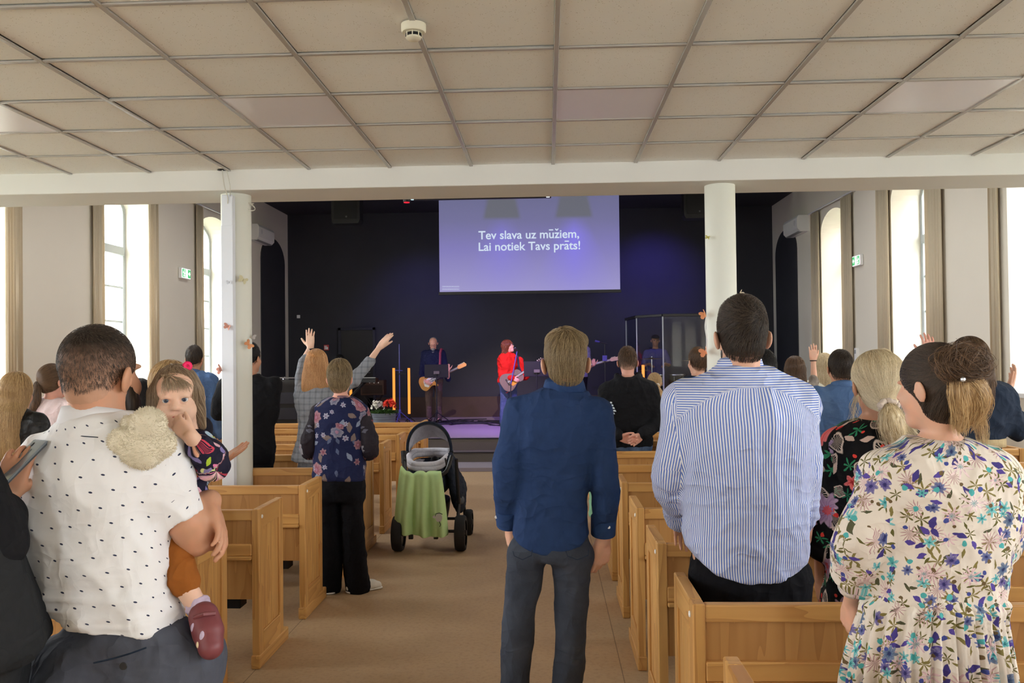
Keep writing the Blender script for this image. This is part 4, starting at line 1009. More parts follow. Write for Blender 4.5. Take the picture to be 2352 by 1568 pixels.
def toddler():
    Y = 2.2; p = Pn('toddler with light brown hair and pink hair tie looking back over a shoulder', 410, 838, Y, z0=0, yaw=PI, hyaw=PI+.36, hroll=.05, k=.70, sk='pale', hair_t=.010)
    p.root.location = (p.X, Y, P(0, 1480, Y)[2]); o = np.array(p.root.location); p.z0 = 0
    b = S(); head(b, p.hc, p.hR, .70)
    for q in (-1, 1): b.ell(p.L(q*.035, .060, -.042), A3(.028, .029, .029)*.70, .02, p.hR)
    for q in (-1, 1): b.limb([p.L(q*.017, .094, .013), p.L(q*.031, .0985, .0185), p.L(q*.046, .090, .012)], A3(.0032, .0042, .0032)*.7, .004, sub=3); b.limb([p.L(q*.019, .094, -.004), p.L(q*.031, .096, -.0075), p.L(q*.044, .090, -.003)], A3(.003, .0036, .003)*.7, .004, sub=3)
    b.ell(p.L(0, .060, .055), A3(.055, .035, .04)*.7, .03, p.hR); b.ell(p.L(0, .086, .020), A3(.011, .010, .016)*.7, .008, p.hR); b.ell(p.L(0, .070, -.085), A3(.034, .028, .024)*.7, .02, p.hR)
    b.limb([p.hc, P(425, 1010, Y+.01)], A3(.036, .04), .02)
    b.loft(px_rows(Y, [(1005, 388, 462), (1050, 380, 468), (1120, 380, 462), (1220, 378, 445)], .8), .02)
    sh, el, wr = P(448, 1025, Y-.02), P(488, 1066, Y-.06), P(438, 1002, Y-.125)
    b.limb([sh, el, wr], A3(.030, .027, .019), .015, sub=3)
    hand(b, wr, unit(P(396, 964, Y-.125)-P(438, 1002, Y-.125)), A3(.2, .9, -.1), -1, .50, (.6, 1.0, .6), .1, .5, 1.15)
    hp, kn, an = P(398, 1215, Y-.03), P(416, 1322, Y-.10), P(462, 1408, Y-.10)
    b.limb([hp, kn, an], A3(.031, .028, .024), .02, sub=3); ft = P(478, 1470, Y-.17)
    b.limb([an, P(470, 1440, Y-.12)], A3(.024, .014), .01)
    b.limb([P(350, 1050, Y-.02), P(320, 1035, Y-.07)], .026, .02)
    mk(b, 'body', p.skin, p.root, .0034)
    for d in (-1, 1):
        pass
    p.z0 = float(o[2])
    p.eyes((54, 68, 90), .0135)
    # lips, brows
    lips = B().tube([p.L(-.018, .0945, -.058)-o, p.L(-.006, .1015, -.0545)-o, p.L(.006, .1015, -.0545)-o, p.L(.018, .0945, -.058)-o], [.0012, .0022, .0022, .0012], 8).tube([p.L(-.015, .094, -.062)-o, p.L(0, .0995, -.066)-o, p.L(.015, .094, -.062)-o], [.0012, .0028, .0012], 8).out('lips', flat('lip', (196, 110, 104), .4), p.root, True)
    br = []
    for d in (-1, 1):
        g = np.random.default_rng(5); br += [np.array([p.L(d*(.018+.028*u), .0935-.012*u, (.0300-.002*u+.004*math.sin(u*2.6))), p.L(d*(.022+.028*u), .0935-.0125*u, (.0325-.002*u+.004*math.sin(u*2.6)))]) for u in g.random(70)]
    curves('eyebrows', br, HM['child_brown'][1], p.root, .0004)
    # hair: wispy, hanging beside the face, one lock gathered by a pink tie
    b = p.cap(.008, .006, -.2, 0, (.105, -.030, .064, .072, .100), cut=False)
    for x, w_ in ((-1, .014), (1, .022)): b.limb([p.L(x*.074, -.005, .03), p.L(x*.080, .002, -.04), p.L(x*.084, -.01, -.105)], A3(w_, w_, w_*.5)*.7, .02)
    b.ell(p.L(0, -.05, -.05), A3(.064, .045, .075)*.7, .03, p.hR)
    o_ = mk(b, 'hair', HM['child_brown'][0], p.root, .0045, lambda V, N: .002*fbm(V*90))
    c = p.L(.035, .02, .135); pr = roots(b, 2600, 4, .008, lambda q: b.ev(q) < .01)
    curves('hair_strands', walk(b, pr, lambda q: (q-c)/.06+A3(0, 0, -.75), 10, .011, .0012, .2, .004, 4), HM['child_brown'][1], o_, .0005)
    g = np.random.default_rng(9); fr = []
    for u in g.random(240):
        a = p.L(.02+g.normal(0, .012), .072, .10); e1 = p.L(-.05+.09*u, .098, .066+g.normal(0, .006)); e2 = p.L(-.066+.11*u, .103, .046+g.normal(0, .008)); fr.append(cat([a, e1, e2], 4))
    curves('fringe', fr, HM['child_brown'][1], o_, .0005)
    B().tube([p.L(-.045+.010*math.cos(t), .02, .125+.010*math.sin(t))-o for t in np.linspace(0, 2*PI, 13)], .006, 8, False).out('hair_tie', flat('pink_tie', (238, 30, 100), .5), p.root, True)
    # dress, sleeve, leggings, sock, sandal
    m = printed('toddler_print', (30, 28, 48), [('flower', 22, .46, .75, [(232, 170, 190), (200, 210, 110), (150, 190, 215), (240, 168, 120)], 2, .2, (235, 220, 200)), ('leaf', 30, .5, .6, [(168, 196, 60), (214, 120, 160), (130, 120, 170)], 5, .5), ('ring', 19, .55, .5, [(236, 210, 190), (200, 70, 90)], 5, .6)])
    b = S(); b.loft(px_rows(Y, [(1000, 392, 458, .8), (1030, 374, 478, .8), (1090, 370, 476, .85), (1150, 372, 472, .9), (1225, 370, 460, .9)], .85), .02, uvo=(1, 1)); b.limb([sh, P(478, 1050, Y-.03), el, el+(wr-el)*.62], A3(.043, .046, .042, .033), .02, uvo=(4, 0)); b.limb([P(360, 1050, Y), P(335, 1045, Y-.05)], .034, .02)
    mk(b, 'dress', m, p.root, .005, folds(.004, 14, 9, 4), True)
    B().tube(np.array([P(457+13*math.cos(t), 1026+15*math.sin(t), Y-.102) for t in np.linspace(0, 2*PI, 14)])-o, .004, 6, False).out('cuff', c_dnavy, p.root, True)
    b = S(); b.limb([hp, kn, kn+(an-kn)*.22], A3(.040, .038, .035), .02); b.ell(P(402, 1200, Y+.01), (.05, .06, .06), .04)
    mk(b, 'leggings', c_rust, p.root, .005, folds(.003, 14, 18, 2))
    b = S(); b.limb([P(454, 1390, Y-.10), an, P(468, 1428, Y-.11)], A3(.030, .030, .031), .01); mk(b, 'sock', c_sock, p.root, .004, folds(.003, 20, 40, 2))
    lt = flat('maroon_leather', (122, 62, 66), .45); so = flat('cream_sole', (222, 204, 168), .6)
    f = unit(ft-an); s_ = np.cross(f, A3(0, 1, 0)); b = S(); C_ = lambda u, v, w: an+f*u+s_*v+A3(0, 1, 0)*w
    q = unit(P(482, 1492, Y-.16)-P(468, 1418, Y-.12)); e0 = P(468, 1415, Y-.12)
    b.limb([e0, P(478, 1450, Y-.14), P(484, 1485, Y-.16)], A3(.036, .038, .030), .02)
    sd = mk(b, 'sandal', lt, p.root, .0032)
    b = S(); b.limb([P(497, 1425, Y-.12), P(502, 1455, Y-.14), P(492, 1490, Y-.16), P(474, 1502, Y-.165)], A3(.008, .009, .009, .007), .005, sub=3); mk(b, 'sole', so, sd, .0035)
    for t_, dx, rr, mt in ((.25, -.016, (.009, .006, .014), c_sock), (.55, .002, (.008, .006, .020), c_sock), (.30, .020, (.007, .006, .011), so), (.75, -.014, (.006, .006, .010), so)):
        c_ = e0+q*.085*t_+A3(dx, -.0335+abs(dx)*.35+.004*(t_ > .7), 0); b = S(); b.ell(c_, rr, .005); mk(b, 'opening', mt, sd, .0025)
    B().tube(np.array([P(446, 1418, Y-.155), P(468, 1410, Y-.165), P(494, 1408, Y-.145)])-o, .005, 8).out('strap', lt, sd, True)
    return p
pT = toddler()
# --- plush teddy hood
def plush():
    Y = 2.0; b = S(); m = flat('fleece', (222, 212, 190), .95, .05, var=.08, vs=40)
    r = empty('plush_toy', tuple(P(325, 1040, Y)), 'cream fluffy plush toy resting on the shoulder of the white polo', 'toy')
    for x, y, a, d in ((326, 1026, .056, 0), (340, 974, .043, -.005), (281, 1012, .034, -.01), (366, 1018, .040, .01), (334, 1050, .030, -.015), (302, 975, .026, .02)): b.ell(P(x, y, Y+d), A3(a, a*.8, a*.92), .007)
    b.limb([P(335, 1000, Y-.055), P(312, 968, Y-.05)], A3(.004, .004), .016, mode='-'); b.limb([P(285, 1030, Y-.05), P(268, 1002, Y-.04)], A3(.003, .003), .014, mode='-')
    o = mk(b, 'fleece_body', m, r, .006, lambda V, N: .004*fbm(V*70))
    q = roots(b, 6000, 3, .01); N = b.grad(q); g = np.random.default_rng(2); t = N*.6+g.normal(0, .5, N.shape)
    L = [np.stack([a-n_*.001, a+n_*.001+d*.0015, a+n_*.0015+d*.0032]) for a, n_, d in zip(q, N, t)]; curves('pile', L, m, o, .0006, .0003)
plush()
# --- woman at the left edge with a phone
def phone_woman():
    Y = 1.9; p = Pn('woman at the left edge in black sleeve and dark grey coat holding a phone', -175, 800, Y, yaw=-.15, sex='f', sk='tan', k=.95)
    p.sh[1] = P(-60, 1090, Y); p.el[1] = P(2, 1255, Y+.0); p.wr[1] = P(14, 1140, Y+.09)
    p.hd = {1: dict(d=unit(P(42, 1055, Y+.10)-P(16, 1138, Y+.09)), pn=A3(-.1, .9, .4), th=-1, k=.88, curl=(.5, .6, .3), spread=.1, thumb=.75)}
    p.body(.0055)
    p.top(c_black, 'sweater', .009, .46, .80, .016, .006, sr=(.062, .062, .052)); p.skirt(c_coat, .16, .62, .012, 1.55, 7, .012, 'coat_skirt', rows=[(P(-138, 1200, Y), .17, .13), (P(-136, 1300, Y), .19, .15), (P(-116, 1490, Y), .215, .2), (P(-150, 1520, Y), .20, .18), (P(-160, 1900, Y), .16, .15)])
    p.shoes(c_shoe, .014)
    b = S(); b.limb([p.L(0, 0, 0), p.L(0, -.02, .02)], .1, .02); p.long('dark_brown', -.25, n=0)
    ph = empty('phone', tuple(P(46, 1064, Y+.10)), 'dark phone in a clear case held up at the left edge', 'phone'); lz = unit(A3(.40, .55, .66)); lx = unit(np.cross(lz, A3(0, 0, 1))); R = np.stack([lx, np.cross(lz, lx), lz], 1)
    ph.matrix_world = Matrix.Translation(ph.location) @ Matrix(R.tolist()).to_4x4()
    B().box(-.034, .034, -.004, .004, -.068, .068, .0035).out('body', flat('phone_black', (70, 76, 82), .15, .6), ph)
    B().box(-.037, .037, -.0055, -.001, -.071, .071, .003).box(-.004, .004, -.0065, -.005, -.04, .04).out('case', flat('clear_case', (120, 128, 136), .1, .6), ph)
    for k in (-1, 1): B().box(-.024, -.012, -.007, -.005, .045+k*.009-.006, .045+k*.009+.006, .001).out('lens', c_shoe, ph)
phone_woman()
# --- fair-haired man in the aisle
def blond():
    Y = 3.35; p = Pn('fair haired man in navy shirt and charcoal jeans standing in the aisle', 1300, 769, Y, sk='fair', hair_t=.018, k=.98, hyaw=.06, hroll=-.02)
    p.hc = P(1299, 836, Y)
    p.rows = px_rows(Y, [(902, 1256, 1338, .9), (914, 1228, 1360, .75), (932, 1199, 1383, .6), (960, 1182, 1388, .56), (1010, 1180, 1384), (1070, 1188, 1358), (1130, 1192, 1345), (1180, 1188, 1345), (1230, 1180, 1350), (1275, 1180, 1348)], .60)
    p.neck = P(1295, 893, Y); p.sh = {-1: P(1195, 952, Y), 1: P(1370, 950, Y)}; p.el = {-1: P(1168, 1096, Y-.02), 1: P(1389, 1105, Y-.02)}; p.wr = {-1: P(1170, 1208, Y+.07), 1: P(1385, 1240, Y+.05)}
    p.hip = {-1: P(1207, 1290, Y), 1: P(1315, 1290, Y)}; p.kn = {-1: P(1189, 1450, Y+.02), 1: P(1311, 1450, Y+.02)}; p.an = {-1: A3(P(1172, 1760, Y)[0], Y, .07), 1: A3(P(1288, 1760, Y)[0], Y, .07)}
    p.hd = {1: dict(d=A3(-.10, .1, -1), pn=A3(-.6, .8, 0), th=-1, k=1.02, curl=(.45, .75, .5), spread=.08, thumb=.45, fc=((.3, .6, .5), (.45, .75, .5), (.6, .8, .5), (.7, .8, .5))), -1: dict(d=A3(.05, .15, -1), pn=A3(1, .3, 0), th=1, k=.98, curl=(.3, .5, .4), spread=.05, thumb=.4)}
    p.body(.005, leg_r=(.062, .046, .036))
    z0 = P(1265, 1263, Y)[2]; z1 = P(1170, 1224, Y)[2]; cx = P(1265, 1263, Y)[0]; dc = P(1300, 1000, Y)
    fo = folds(.007, 4.2, 2.6, 5, (P(0, 1120, Y)[2], .1), .004)
    def dp(V, N):
        d = fo(V, N); back = N[:, 1] < 0
        d = d+np.where(back, .006*np.exp(-((V[:, 2]-P(0, 925, Y)[2]-.03*np.cos((V[:, 0]-p.X)*9))/.008)**2), 0)
        return d+.008*np.exp(-((V[:, 0]-P(1372, 0, Y)[0]+.25*(V[:, 2]-1.1))/.025)**2)*(V[:, 2] > 1.0)*(V[:, 2] < 1.4)*(ridge(V*A3(30, 4, 9))-.3)
    p.top(c_navy, 'shirt', .0065, 0, .95, .010, disp=dp, sr=(.068, .056, .045), hemcut=(z0, z1-z0, cx, .158), cuff=.002, capz=.01, ks=.012)
    p.collar(cloth('navy_collar', (40, 62, 102)), .074, .070, .055, tilt=.14, c=P(1296, 899, Y)+A3(0, .004, 0))
    for d, y in ((-1, 1185), (1, 1205)):
        pc = P(1168 if d < 0 else 1386, y, Y+.04); w = unit(p.wr[d]-p.el[d])
        B().tube([pc-w*.035-A3(*p.root.location), pc+w*.038-A3(*p.root.location)], [.0505, .049], 24).out('cuff', _mc['navy_collar'], p.root, True)
        B().lathe([(.006, 0), (.006, .002), (.003, .003)], tuple(pc+A3(-.048 if d < 0 else .018, -.02 if d < 0 else -.049, 0)-A3(*p.root.location)), 12, 'y').out('button', m_cap, p.root, True)
    p.pants(c_char, 'jeans', .009, (.073, .060, .053), amp=.005, rows=px_rows(Y, [(1190, 1190, 1346, .5), (1235, 1180, 1350, .5), (1258, 1172, 1357, .56), (1285, 1174, 1354, .56)], .62), seed=11)
    for xa, xb in ((1178, 1222), (1300, 1352)):
        pts = [P(x, y, Y-.128) for x, y in ((xa, 1265), (xa+3, 1276), ((xa+xb)/2, 1285), (xb-1, 1275), (xb, 1262))]
        B().tube(np.array(pts)-A3(*p.root.location), .0016, 5).out('pocket_seam', c_dnavy, p.root, True)
    wt = B().tube([p.wr[-1]+A3(0, 0, .005)+A3(.032*math.cos(t), .032*math.sin(t), 0)-A3(*p.root.location) for t in np.linspace(0, 2*PI, 17)], .008, 8, False).out('watch_strap', c_shoe, p.root, True)
    B().lathe([(.016, 0), (.018, .003), (.016, .008)], tuple(p.wr[-1]+A3(-.042, 0, .005)-A3(*p.root.location)), 20, 'x').out('watch_case', flat('steel', (150, 150, 155), .3, .5, 1.0), wt, True)
    p.shoes(c_shoe, .014)
    def ex(b):
        b.ell(p.L(-.012, -.02, .098), A3(.058, .07, .030), .02, p.hR); b.ell(p.L(.045, .03, .09), A3(.045, .055, .035), .02, p.hR)
    p.short('ash_blond', 5200, t=.010, top=.012, nape=-.058, sl=.40, length=.045, h=.0055, fade=(.02, -.062, (176, 140, 112)), lift=.006, whorl=(-.012, -.06, .125), down=.9, r0=.0007, extra=ex, swirl=.5)
    return p
pC = blond()
# --- big man in striped shirt
def striped():
    Y = 3.25; p = Pn('tall dark haired man in blue and white striped shirt behind a pew', 1703, 696, Y, sk='fair', hair_t=.014, k=1.08)
    p.hc = P(1703, 776, Y)
    p.rows = px_rows(Y, [(846, 1648, 1752, .9), (864, 1618, 1784, .7), (885, 1582, 1822, .58), (920, 1552, 1850, .56), (970, 1550, 1856), (1040, 1562, 1852), (1110, 1572, 1848), (1180, 1576, 1848), (1240, 1576, 1846), (1290, 1580, 1842), (1330, 1590, 1838)], .60)
    p.neck = P(1700, 850, Y); p.sh = {-1: P(1572, 925, Y), 1: P(1832, 925, Y)}; p.el = {-1: P(1540, 1095, Y+.02), 1: P(1850, 1090, Y)}; p.wr = {-1: P(1570, 1205, Y+.30), 1: P(1846, 1238, Y+.16)}
    p.hip = {-1: P(1665, 1330, Y+.03), 1: P(1780, 1330, Y+.03)}; p.kn = {d: A3(P(1720+d*62, 1500, Y)[0], Y+.06, .50) for d in (-1, 1)}; p.an = {d: A3(P(1720+d*65, 1500, Y)[0], Y+.08, .07) for d in (-1, 1)}
    p.hd = {-1: dict(d=unit(P(1566, 1252, Y+.50)-p.wr[-1]), pn=A3(0, -.4, -1), th=-1, k=1.0, curl=(.5, .55, .3), spread=.08, thumb=.5), 1: dict(d=A3(0, .2, -1), pn=A3(-1, .3, 0), th=-1, k=1, curl=(.4, .5, .4))}
    p.body(.0055, fat=1.1)
    zy = P(1700, 887, Y)[2]; x0 = p.X; zb, zs = P(1700, 1320, Y)[2], P(1582, 1240, Y)[2]
    yoke = lambda V: ((V[:, 2] > zy-.10*((V[:, 0]-x0)/.24)**2) & (np.abs(V[:, 0]-x0) < .26)).astype(float)
    fo = folds(.008, 4, 2.2, 9, (P(0, 1190, Y)[2], .13), .007); xp = P(1714, 0, Y)[0]
    def dp(V, N):
        d = fo(V, N); bk = (N[:, 1] < 0)
        g = np.clip((zy-V[:, 2])/.35, 0, 1); w = .012+.05*g
        pl = (.012*(1-.6*g))*np.exp(-((np.abs(V[:, 0]-xp)-.026-.02*g)/(.008+.012*g))**2)*(V[:, 2] < zy-.005)
        return d+np.where(bk, pl+.003*np.exp(-((V[:, 2]-zy+.10*((V[:, 0]-x0)/.24)**2)/.006)**2), 0)
    b = S(); H = p.H; b.loft([(c, a+.010, d_+.010) for c, a, d_ in p.rows], .03, p.rv, cap=.012, e=2.4)
    b.limb([p.sh[-1], p.neck-A3(0, 0, .04), p.sh[1]], A3(.056, .060, .056), .06, uvd=False)
    e = p.el[-1]+(p.wr[-1]-p.el[-1])*.70; b.limb([p.sh[-1], p.el[-1], e], A3(.075, .068, .056), .035, sub=4, uvo=(3, 0)); b.limb([p.sh[1], p.el[1], p.wr[1]], A3(.072, .058, .048), .035, sub=4, uvo=(5, 0))
    cxh = P(1702, 0, Y)[0]; b.put(lambda q: (zb+(zs-zb)*np.clip(np.abs((q[:, 0]-cxh)/.235), 0, 1.15)**2.6)-q[:, 2], .006, '&')
    V, F = b.mesh(.0065); V = relax(V, F, 1); UV = b.uvs(V, F); yk = yoke(V); V = V+vnormals(V, F)*dp(V, None if False else vnormals(V, F))[:, None]
    npmesh('shirt', V-A3(*p.root.location), F, m_stripe, p.root, UV, {'yoke': yk})
    cu = unit(p.wr[-1]-p.el[-1]); a0 = p.el[-1]+(p.wr[-1]-p.el[-1])*.60
    b = S(); b.limb([a0, a0+cu*.065], A3(.064, .068), .01); b.limb([a0+cu*.075, a0+cu*.10], A3(.052, .056), .006, mode='-'); V, F = b.mesh(.005); UV = b.uvs(V, F); V = V+vnormals(V, F)*(.006*(ridge(V*30)-.4))[:, None]; npmesh('cuff', V-A3(*p.root.location), F, m_stripe, p.root, UV, {'yoke': np.zeros(len(V))})
    cl = p.collar(m_stripe, .079, .072, .052, tilt=.12, dz=0, c=P(1700, 851, Y)+A3(0, .008, 0)); co = np.array([v.co[:] for v in cl.data.vertices])
    uvl = cl.data.uv_layers.new(name='UVMap'); uvl.data.foreach_set('uv', np.array([(0, co[l.vertex_index][2]) for l in cl.data.loops], f32).ravel()); cl.data.attributes.new('yoke', 'FLOAT', 'POINT').data.foreach_set('value', np.ones(len(co), f32))
    p.pants(c_blackpants, 'trousers', .011, (.125, .095, .07), amp=.008, rows=px_rows(Y, [(1225, 1592, 1836), (1290, 1594, 1842), (1360, 1600, 1846), (1420, 1606, 1846)], .64))
    p.shoes(c_shoe, .014)
    def ex(b): b.ell(p.L(.0, -.005, .096), A3(.062, .08, .032), .03, p.hR)
    p.short('dark_brown', 5600, t=.012, top=.012, nape=-.075, sl=.42, length=.032, h=.0055, fade=(-.045, -.078, (150, 112, 90)), lift=.006, whorl=(.006, -.095, .055), down=.35, r0=.0007, extra=ex, swirl=.8)
    b = S(); b.ell(p.L(0, .03, -.058), A3(.0655, .075, .062)*p.k, .02, p.hR); b.ell(p.L(0, .11, .012), A3(.055, .075, .06)*p.k, .01, p.hR, '-'); b.plane(p.L(0, .0, 0), p.hR@A3(0, -1, -.25)); b.plane(p.L(0, 0, -.004), p.hR@A3(0, -.2, 1)); mk(b, 'beard', HM['dark_brown'][0], p.root, .006, lambda V, N: .003*fbm(V*120))
    return p
pD = striped()
# --- woman in black floral dress
def blackdress():
    Y = 3.42; p = Pn('blonde woman with low ponytail in black floral dress beside the striped shirt', 2012, 812, Y, sex='f', sk='tan', hair_t=.016, k=.98)
    p.hc = P(2012, 888, Y)
    p.rows = px_rows(Y, [(962, 1972, 2062, .9), (975, 1950, 2085, .75), (992, 1928, 2112, .6), (1020, 1910, 2118, .58), (1080, 1908, 2116), (1160, 1908, 2105), (1240, 1906, 2100), (1320, 1900, 2112), (1400, 1896, 2120)], .62)
    p.neck = P(2014, 965, Y); p.sh = {-1: P(1926, 1020, Y), 1: P(2105, 1020, Y)}; p.el = {-1: P(1893, 1165, Y-.0), 1: P(2125, 1165, Y+.02)}; p.wr = {-1: P(1886, 1330, Y+.04), 1: P(2110, 1260, Y+.2)}
    p.hd = {-1: dict(d=A3(.08, .1, -1), pn=A3(1, .3, 0), th=1, k=.92, curl=(.15, .3, .25), spread=.12, thumb=.35)}
    p.body(.0055, fat=1.1)
    m = printed('black_floral', (14, 14, 16), [('sprig', 15, .44, .5, [(38, 120, 84), (52, 140, 96)], 3, .5), ('leaf', 17, .40, .55, [(44, 132, 92), (214, 186, 170)], 5, .45), ('ring', 9.5, .46, .60, [(222, 202, 186), (206, 188, 172)], 5, .62), ('flower', 7.5, .42, .36, [(178, 138, 172), (160, 120, 160)], 9, .16, (214, 72, 60)), ('flower', 8.5, .34, .30, [(226, 64, 58), (240, 110, 96)], 5, .25, (150, 30, 34)), ('sprig', 9, .40, .22, [(232, 150, 150), (214, 160, 226)], 4, .5), ('dot', 24, .22, .25, [(228, 70, 60), (226, 64, 58)])])
    b = S(); b.loft([(c, a+.01, d+.01) for c, a, d in p.rows]+[(P(2008, 1600, Y), .22, .13)], .03, p.rv, cap=.012)
    b.limb([p.sh[-1], p.neck-A3(0, 0, .04), p.sh[1]], A3(.05, .05, .05), .05, uvd=False)
    b.limb([p.sh[-1], p.el[-1], P(1884, 1255, Y+.02)], A3(.058, .056, .060), .03, sub=4, uvo=(3, 0)); b.limb([p.sh[1], p.el[1], p.wr[1]], A3(.058, .054, .05), .03, sub=4, uvo=(5, 0))
    mk(b, 'dress', m, p.root, .0075, folds(.007, 4.5, 2.2, 6), True)
    p.shoes(c_shoe, .014)
    def ex(b):
        b.ell(p.L(0, -.03, .06), A3(.090, .095, .080), .03, p.hR); b.limb([p.L(.0, -.085, -.02), p.L(.0, -.098, -.062)], A3(.05, .03), .04)
    p.tied('platinum', (-.002, -.105, -.066), 5200, t=.012, h=.0055, nape=-.092, sl=.12, extra=ex, r0=.0008, face=(.115, -.04, .066, .08, .095), loose=.12)
    hm = HM['platinum']; kp = p.L(-.002, -.112, -.068); b = S()
    tp = [kp, kp+A3(.0, -.03, -.03), kp+A3(.005, -.035, -.075), kp+A3(.02, -.028, -.125)]; b.limb(tp, A3(.020, .036, .046, .026), .01, sub=3); pt = mk(b, 'ponytail', hm[0], p.root, .006, lambda V, N: .007*fbm(V*A3(60, 60, 9)))
    curves('ponytail_strands', tail(tp, [.022, .042, .056, .045], 900, 3, .12)+tail([kp, kp+A3(.05, -.02, -.06), kp+A3(.10, -.01, -.11)], [.014, .02, .016], 160, 4, .2), hm[1], pt, .0008)
    sc = cloth('scrunchie', (206, 190, 176)); bb = B(); R = 20
    for q in range(2): bb.tube([kp+A3(.030*math.cos(t)*(1+.1*math.sin(5*t)), -.012-.012*q+.006*math.sin(4*t), .019*math.sin(t)*(1+.15*math.cos(3*t)))-A3(*p.root.location) for t in np.linspace(0, 2*PI, 28)], [.010+.0025*math.sin(k*2.1) for k in range(28)], 10, False)
    bb.out('scrunchie', sc, p.root, True)
    fly = []
    g = np.random.default_rng(4)
    for i in range(90):
        sd = 1 if g.random() < .5 else -1; a = p.L(sd*.086, -.03+g.normal(0, .02), -.03); fly.append(cat([a, a+A3(sd*.012+g.normal(0, .006), g.normal(0, .01), -.05), a+A3(sd*.01+g.normal(0, .014), g.normal(0, .01), -.10)], 4))
    curves('loose_hair', fly, hm[1], p.root, .0005); return p
pE = blackdress()
# --- woman in cream floral dress
def creamdress():
    Y = 2.53; p = Pn('woman with messy bun in cream floral gathered dress behind the right pews', 2140, 800, Y, yaw=.12, sex='f', sk='fair', hair_t=.014, k=.94, hyaw=.62, hpitch=-.10)
    p.hc = P(2142, 892, Y)
    p.rows = px_rows(Y, [(1008, 2105, 2222, .9), (1022, 2075, 2250, .75), (1042, 2040, 2282, .6), (1075, 2015, 2304, .58), (1130, 2008, 2308), (1200, 2010, 2306), (1280, 2014, 2300), (1345, 2016, 2292), (1375, 2014, 2292)], .60)
    p.neck = P(2162, 1012, Y); p.sh = {-1: P(2035, 1085, Y), 1: P(2285, 1085, Y)}; p.el = {-1: P(1975, 1235, Y-.03), 1: P(2292, 1240, Y+.05)}; p.wr = {-1: P(1955, 1385, Y+.12), 1: P(2230, 1270, Y+.25)}
    p.hd = {-1: dict(d=A3(-.02, .35, -1), pn=A3(1, .3, 0), th=1, k=.9, curl=(.4, .5, .4), spread=.05, thumb=.4)}
    p.body(.005)
    m = printed('cream_floral', (226, 215, 202), [('sprig', 20, .46, .7, [(104, 98, 52), (132, 120, 70)], 3, .5), ('leaf', 30, .46, .6, [(98, 94, 48), (128, 116, 66), (84, 84, 60)], 5, .32), ('sprig', 14, .46, .4, [(186, 150, 150), (206, 170, 172)], 7, .5), ('leaf', 26, .46, .42, [(86, 70, 150), (70, 60, 130)], 5, .5), ('flower', 16, .34, .40, [(62, 78, 140), (80, 66, 140), (60, 92, 130)], 8, .18, (40, 40, 90)), ('flower', 18, .32, .36, [(70, 172, 178), (96, 188, 190)], 6, .3, (30, 100, 110)), ('flower', 12, .40, .26, [(222, 186, 190), (232, 206, 206)], 9, .42, (60, 150, 150)), ('dot', 34, .24, .30, [(110, 90, 60), (70, 80, 150), (80, 170, 170)])])
    b = S(); b.loft([(c, a+.012, d+.012) for c, a, d in p.rows], .03, p.rv, cap=.014, e=2.4)
    b.limb([p.sh[-1], p.neck-A3(0, 0, .05), p.sh[1]], A3(.050, .050, .050), .06, uvd=False)
    b.limb([p.sh[-1], P(1998, 1170, Y-.03), p.el[-1], P(1966, 1310, Y+.03), P(1962, 1345, Y+.08)], A3(.062, .064, .068, .064, .040), .035, sub=3, uvo=(3, 0)); b.limb([p.sh[1], p.el[1], p.wr[1]], A3(.056, .060, .05), .035, sub=3, uvo=(5, 0))
    b.ell(p.neck+A3(0, 0, .045), (.066, .06, .05), .012, None, '-')
    fo = folds(.007, 5, 2.6, 12)
    mk(b, 'dress_bodice', m, p.root, .006, fo, True)
    b = S(); sk = px_rows(Y, [(1352, 2012, 2294, .66), (1378, 2004, 2298, .68), (1440, 1976, 2302, .72), (1568, 1948, 2316, .7), (1850, 1920, 2345, .68)], .7); b.loft(sk, .02, p.rv, e=2., uvo=(9, 0)); c0 = p.rows[-1][0]
    def gat(V, N):
        a = np.arctan2(V[:, 0]-c0[0], -(V[:, 1]-c0[1])); t = np.clip((c0[2]-V[:, 2]+.02)/.25, 0, 1)
        return (.006+.012*t)*(np.sin(a*30+3*noise3(V*A3(4, 4, 1.2)))*.6+.5*np.sin(a*47+2))*np.clip((c0[2]+.02-V[:, 2])/.03, .2, 1)+.012*np.exp(-((V[:, 2]-c0[2]+.015)/.02)**2)
    mk(b, 'dress_skirt', m, p.root, .006, gat, True)
    B().tube([A3(c0[0], c0[1], P(0, 1362, Y)[2])+A3(.152*math.sin(t), -.103*math.cos(t), 0)-A3(*p.root.location) for t in np.linspace(0, 2*PI, 41)], .004, 6, False).out('waist_seam', cloth('cream_seam', (206, 198, 180)), p.root, True)
    p.shoes(c_shoe, .014); 
    # hair swept up to a messy bun with loose blond ends below
    p.z0 = 0
    hm = HM['brown']; kn = p.hR.T@((P(2195, 852, Y-.10)-p.hc))/p.k
    def ex(b): b.ell(p.L(0, -.045, .02), A3(.074, .078, .080), .03, p.hR); b.ell(p.L(0, -.03, -.06), A3(.056, .056, .05), .03, p.hR)
    p.tied('dark_brown', tuple(kn), 5200, t=.010, h=.0055, nape=-.105, sl=.28, extra=ex, r0=.0008, loose=.16)
    bc = P(2212, 838, Y-.115); b = S()
    for x, y, r, dz in ((2214, 832, .048, 0), (2178, 848, .036, .015), (2236, 848, .034, .01), (2206, 866, .03, 0)): b.ell(P(x, y, Y-.115+dz), A3(r, r*.9, r*.85), .015)
    bn = mk(b, 'bun', hm[0], p.root, .006, lambda V, N: .010*fbm(V*A3(34, 34, 34)))
    g = np.random.default_rng(8); L_ = []
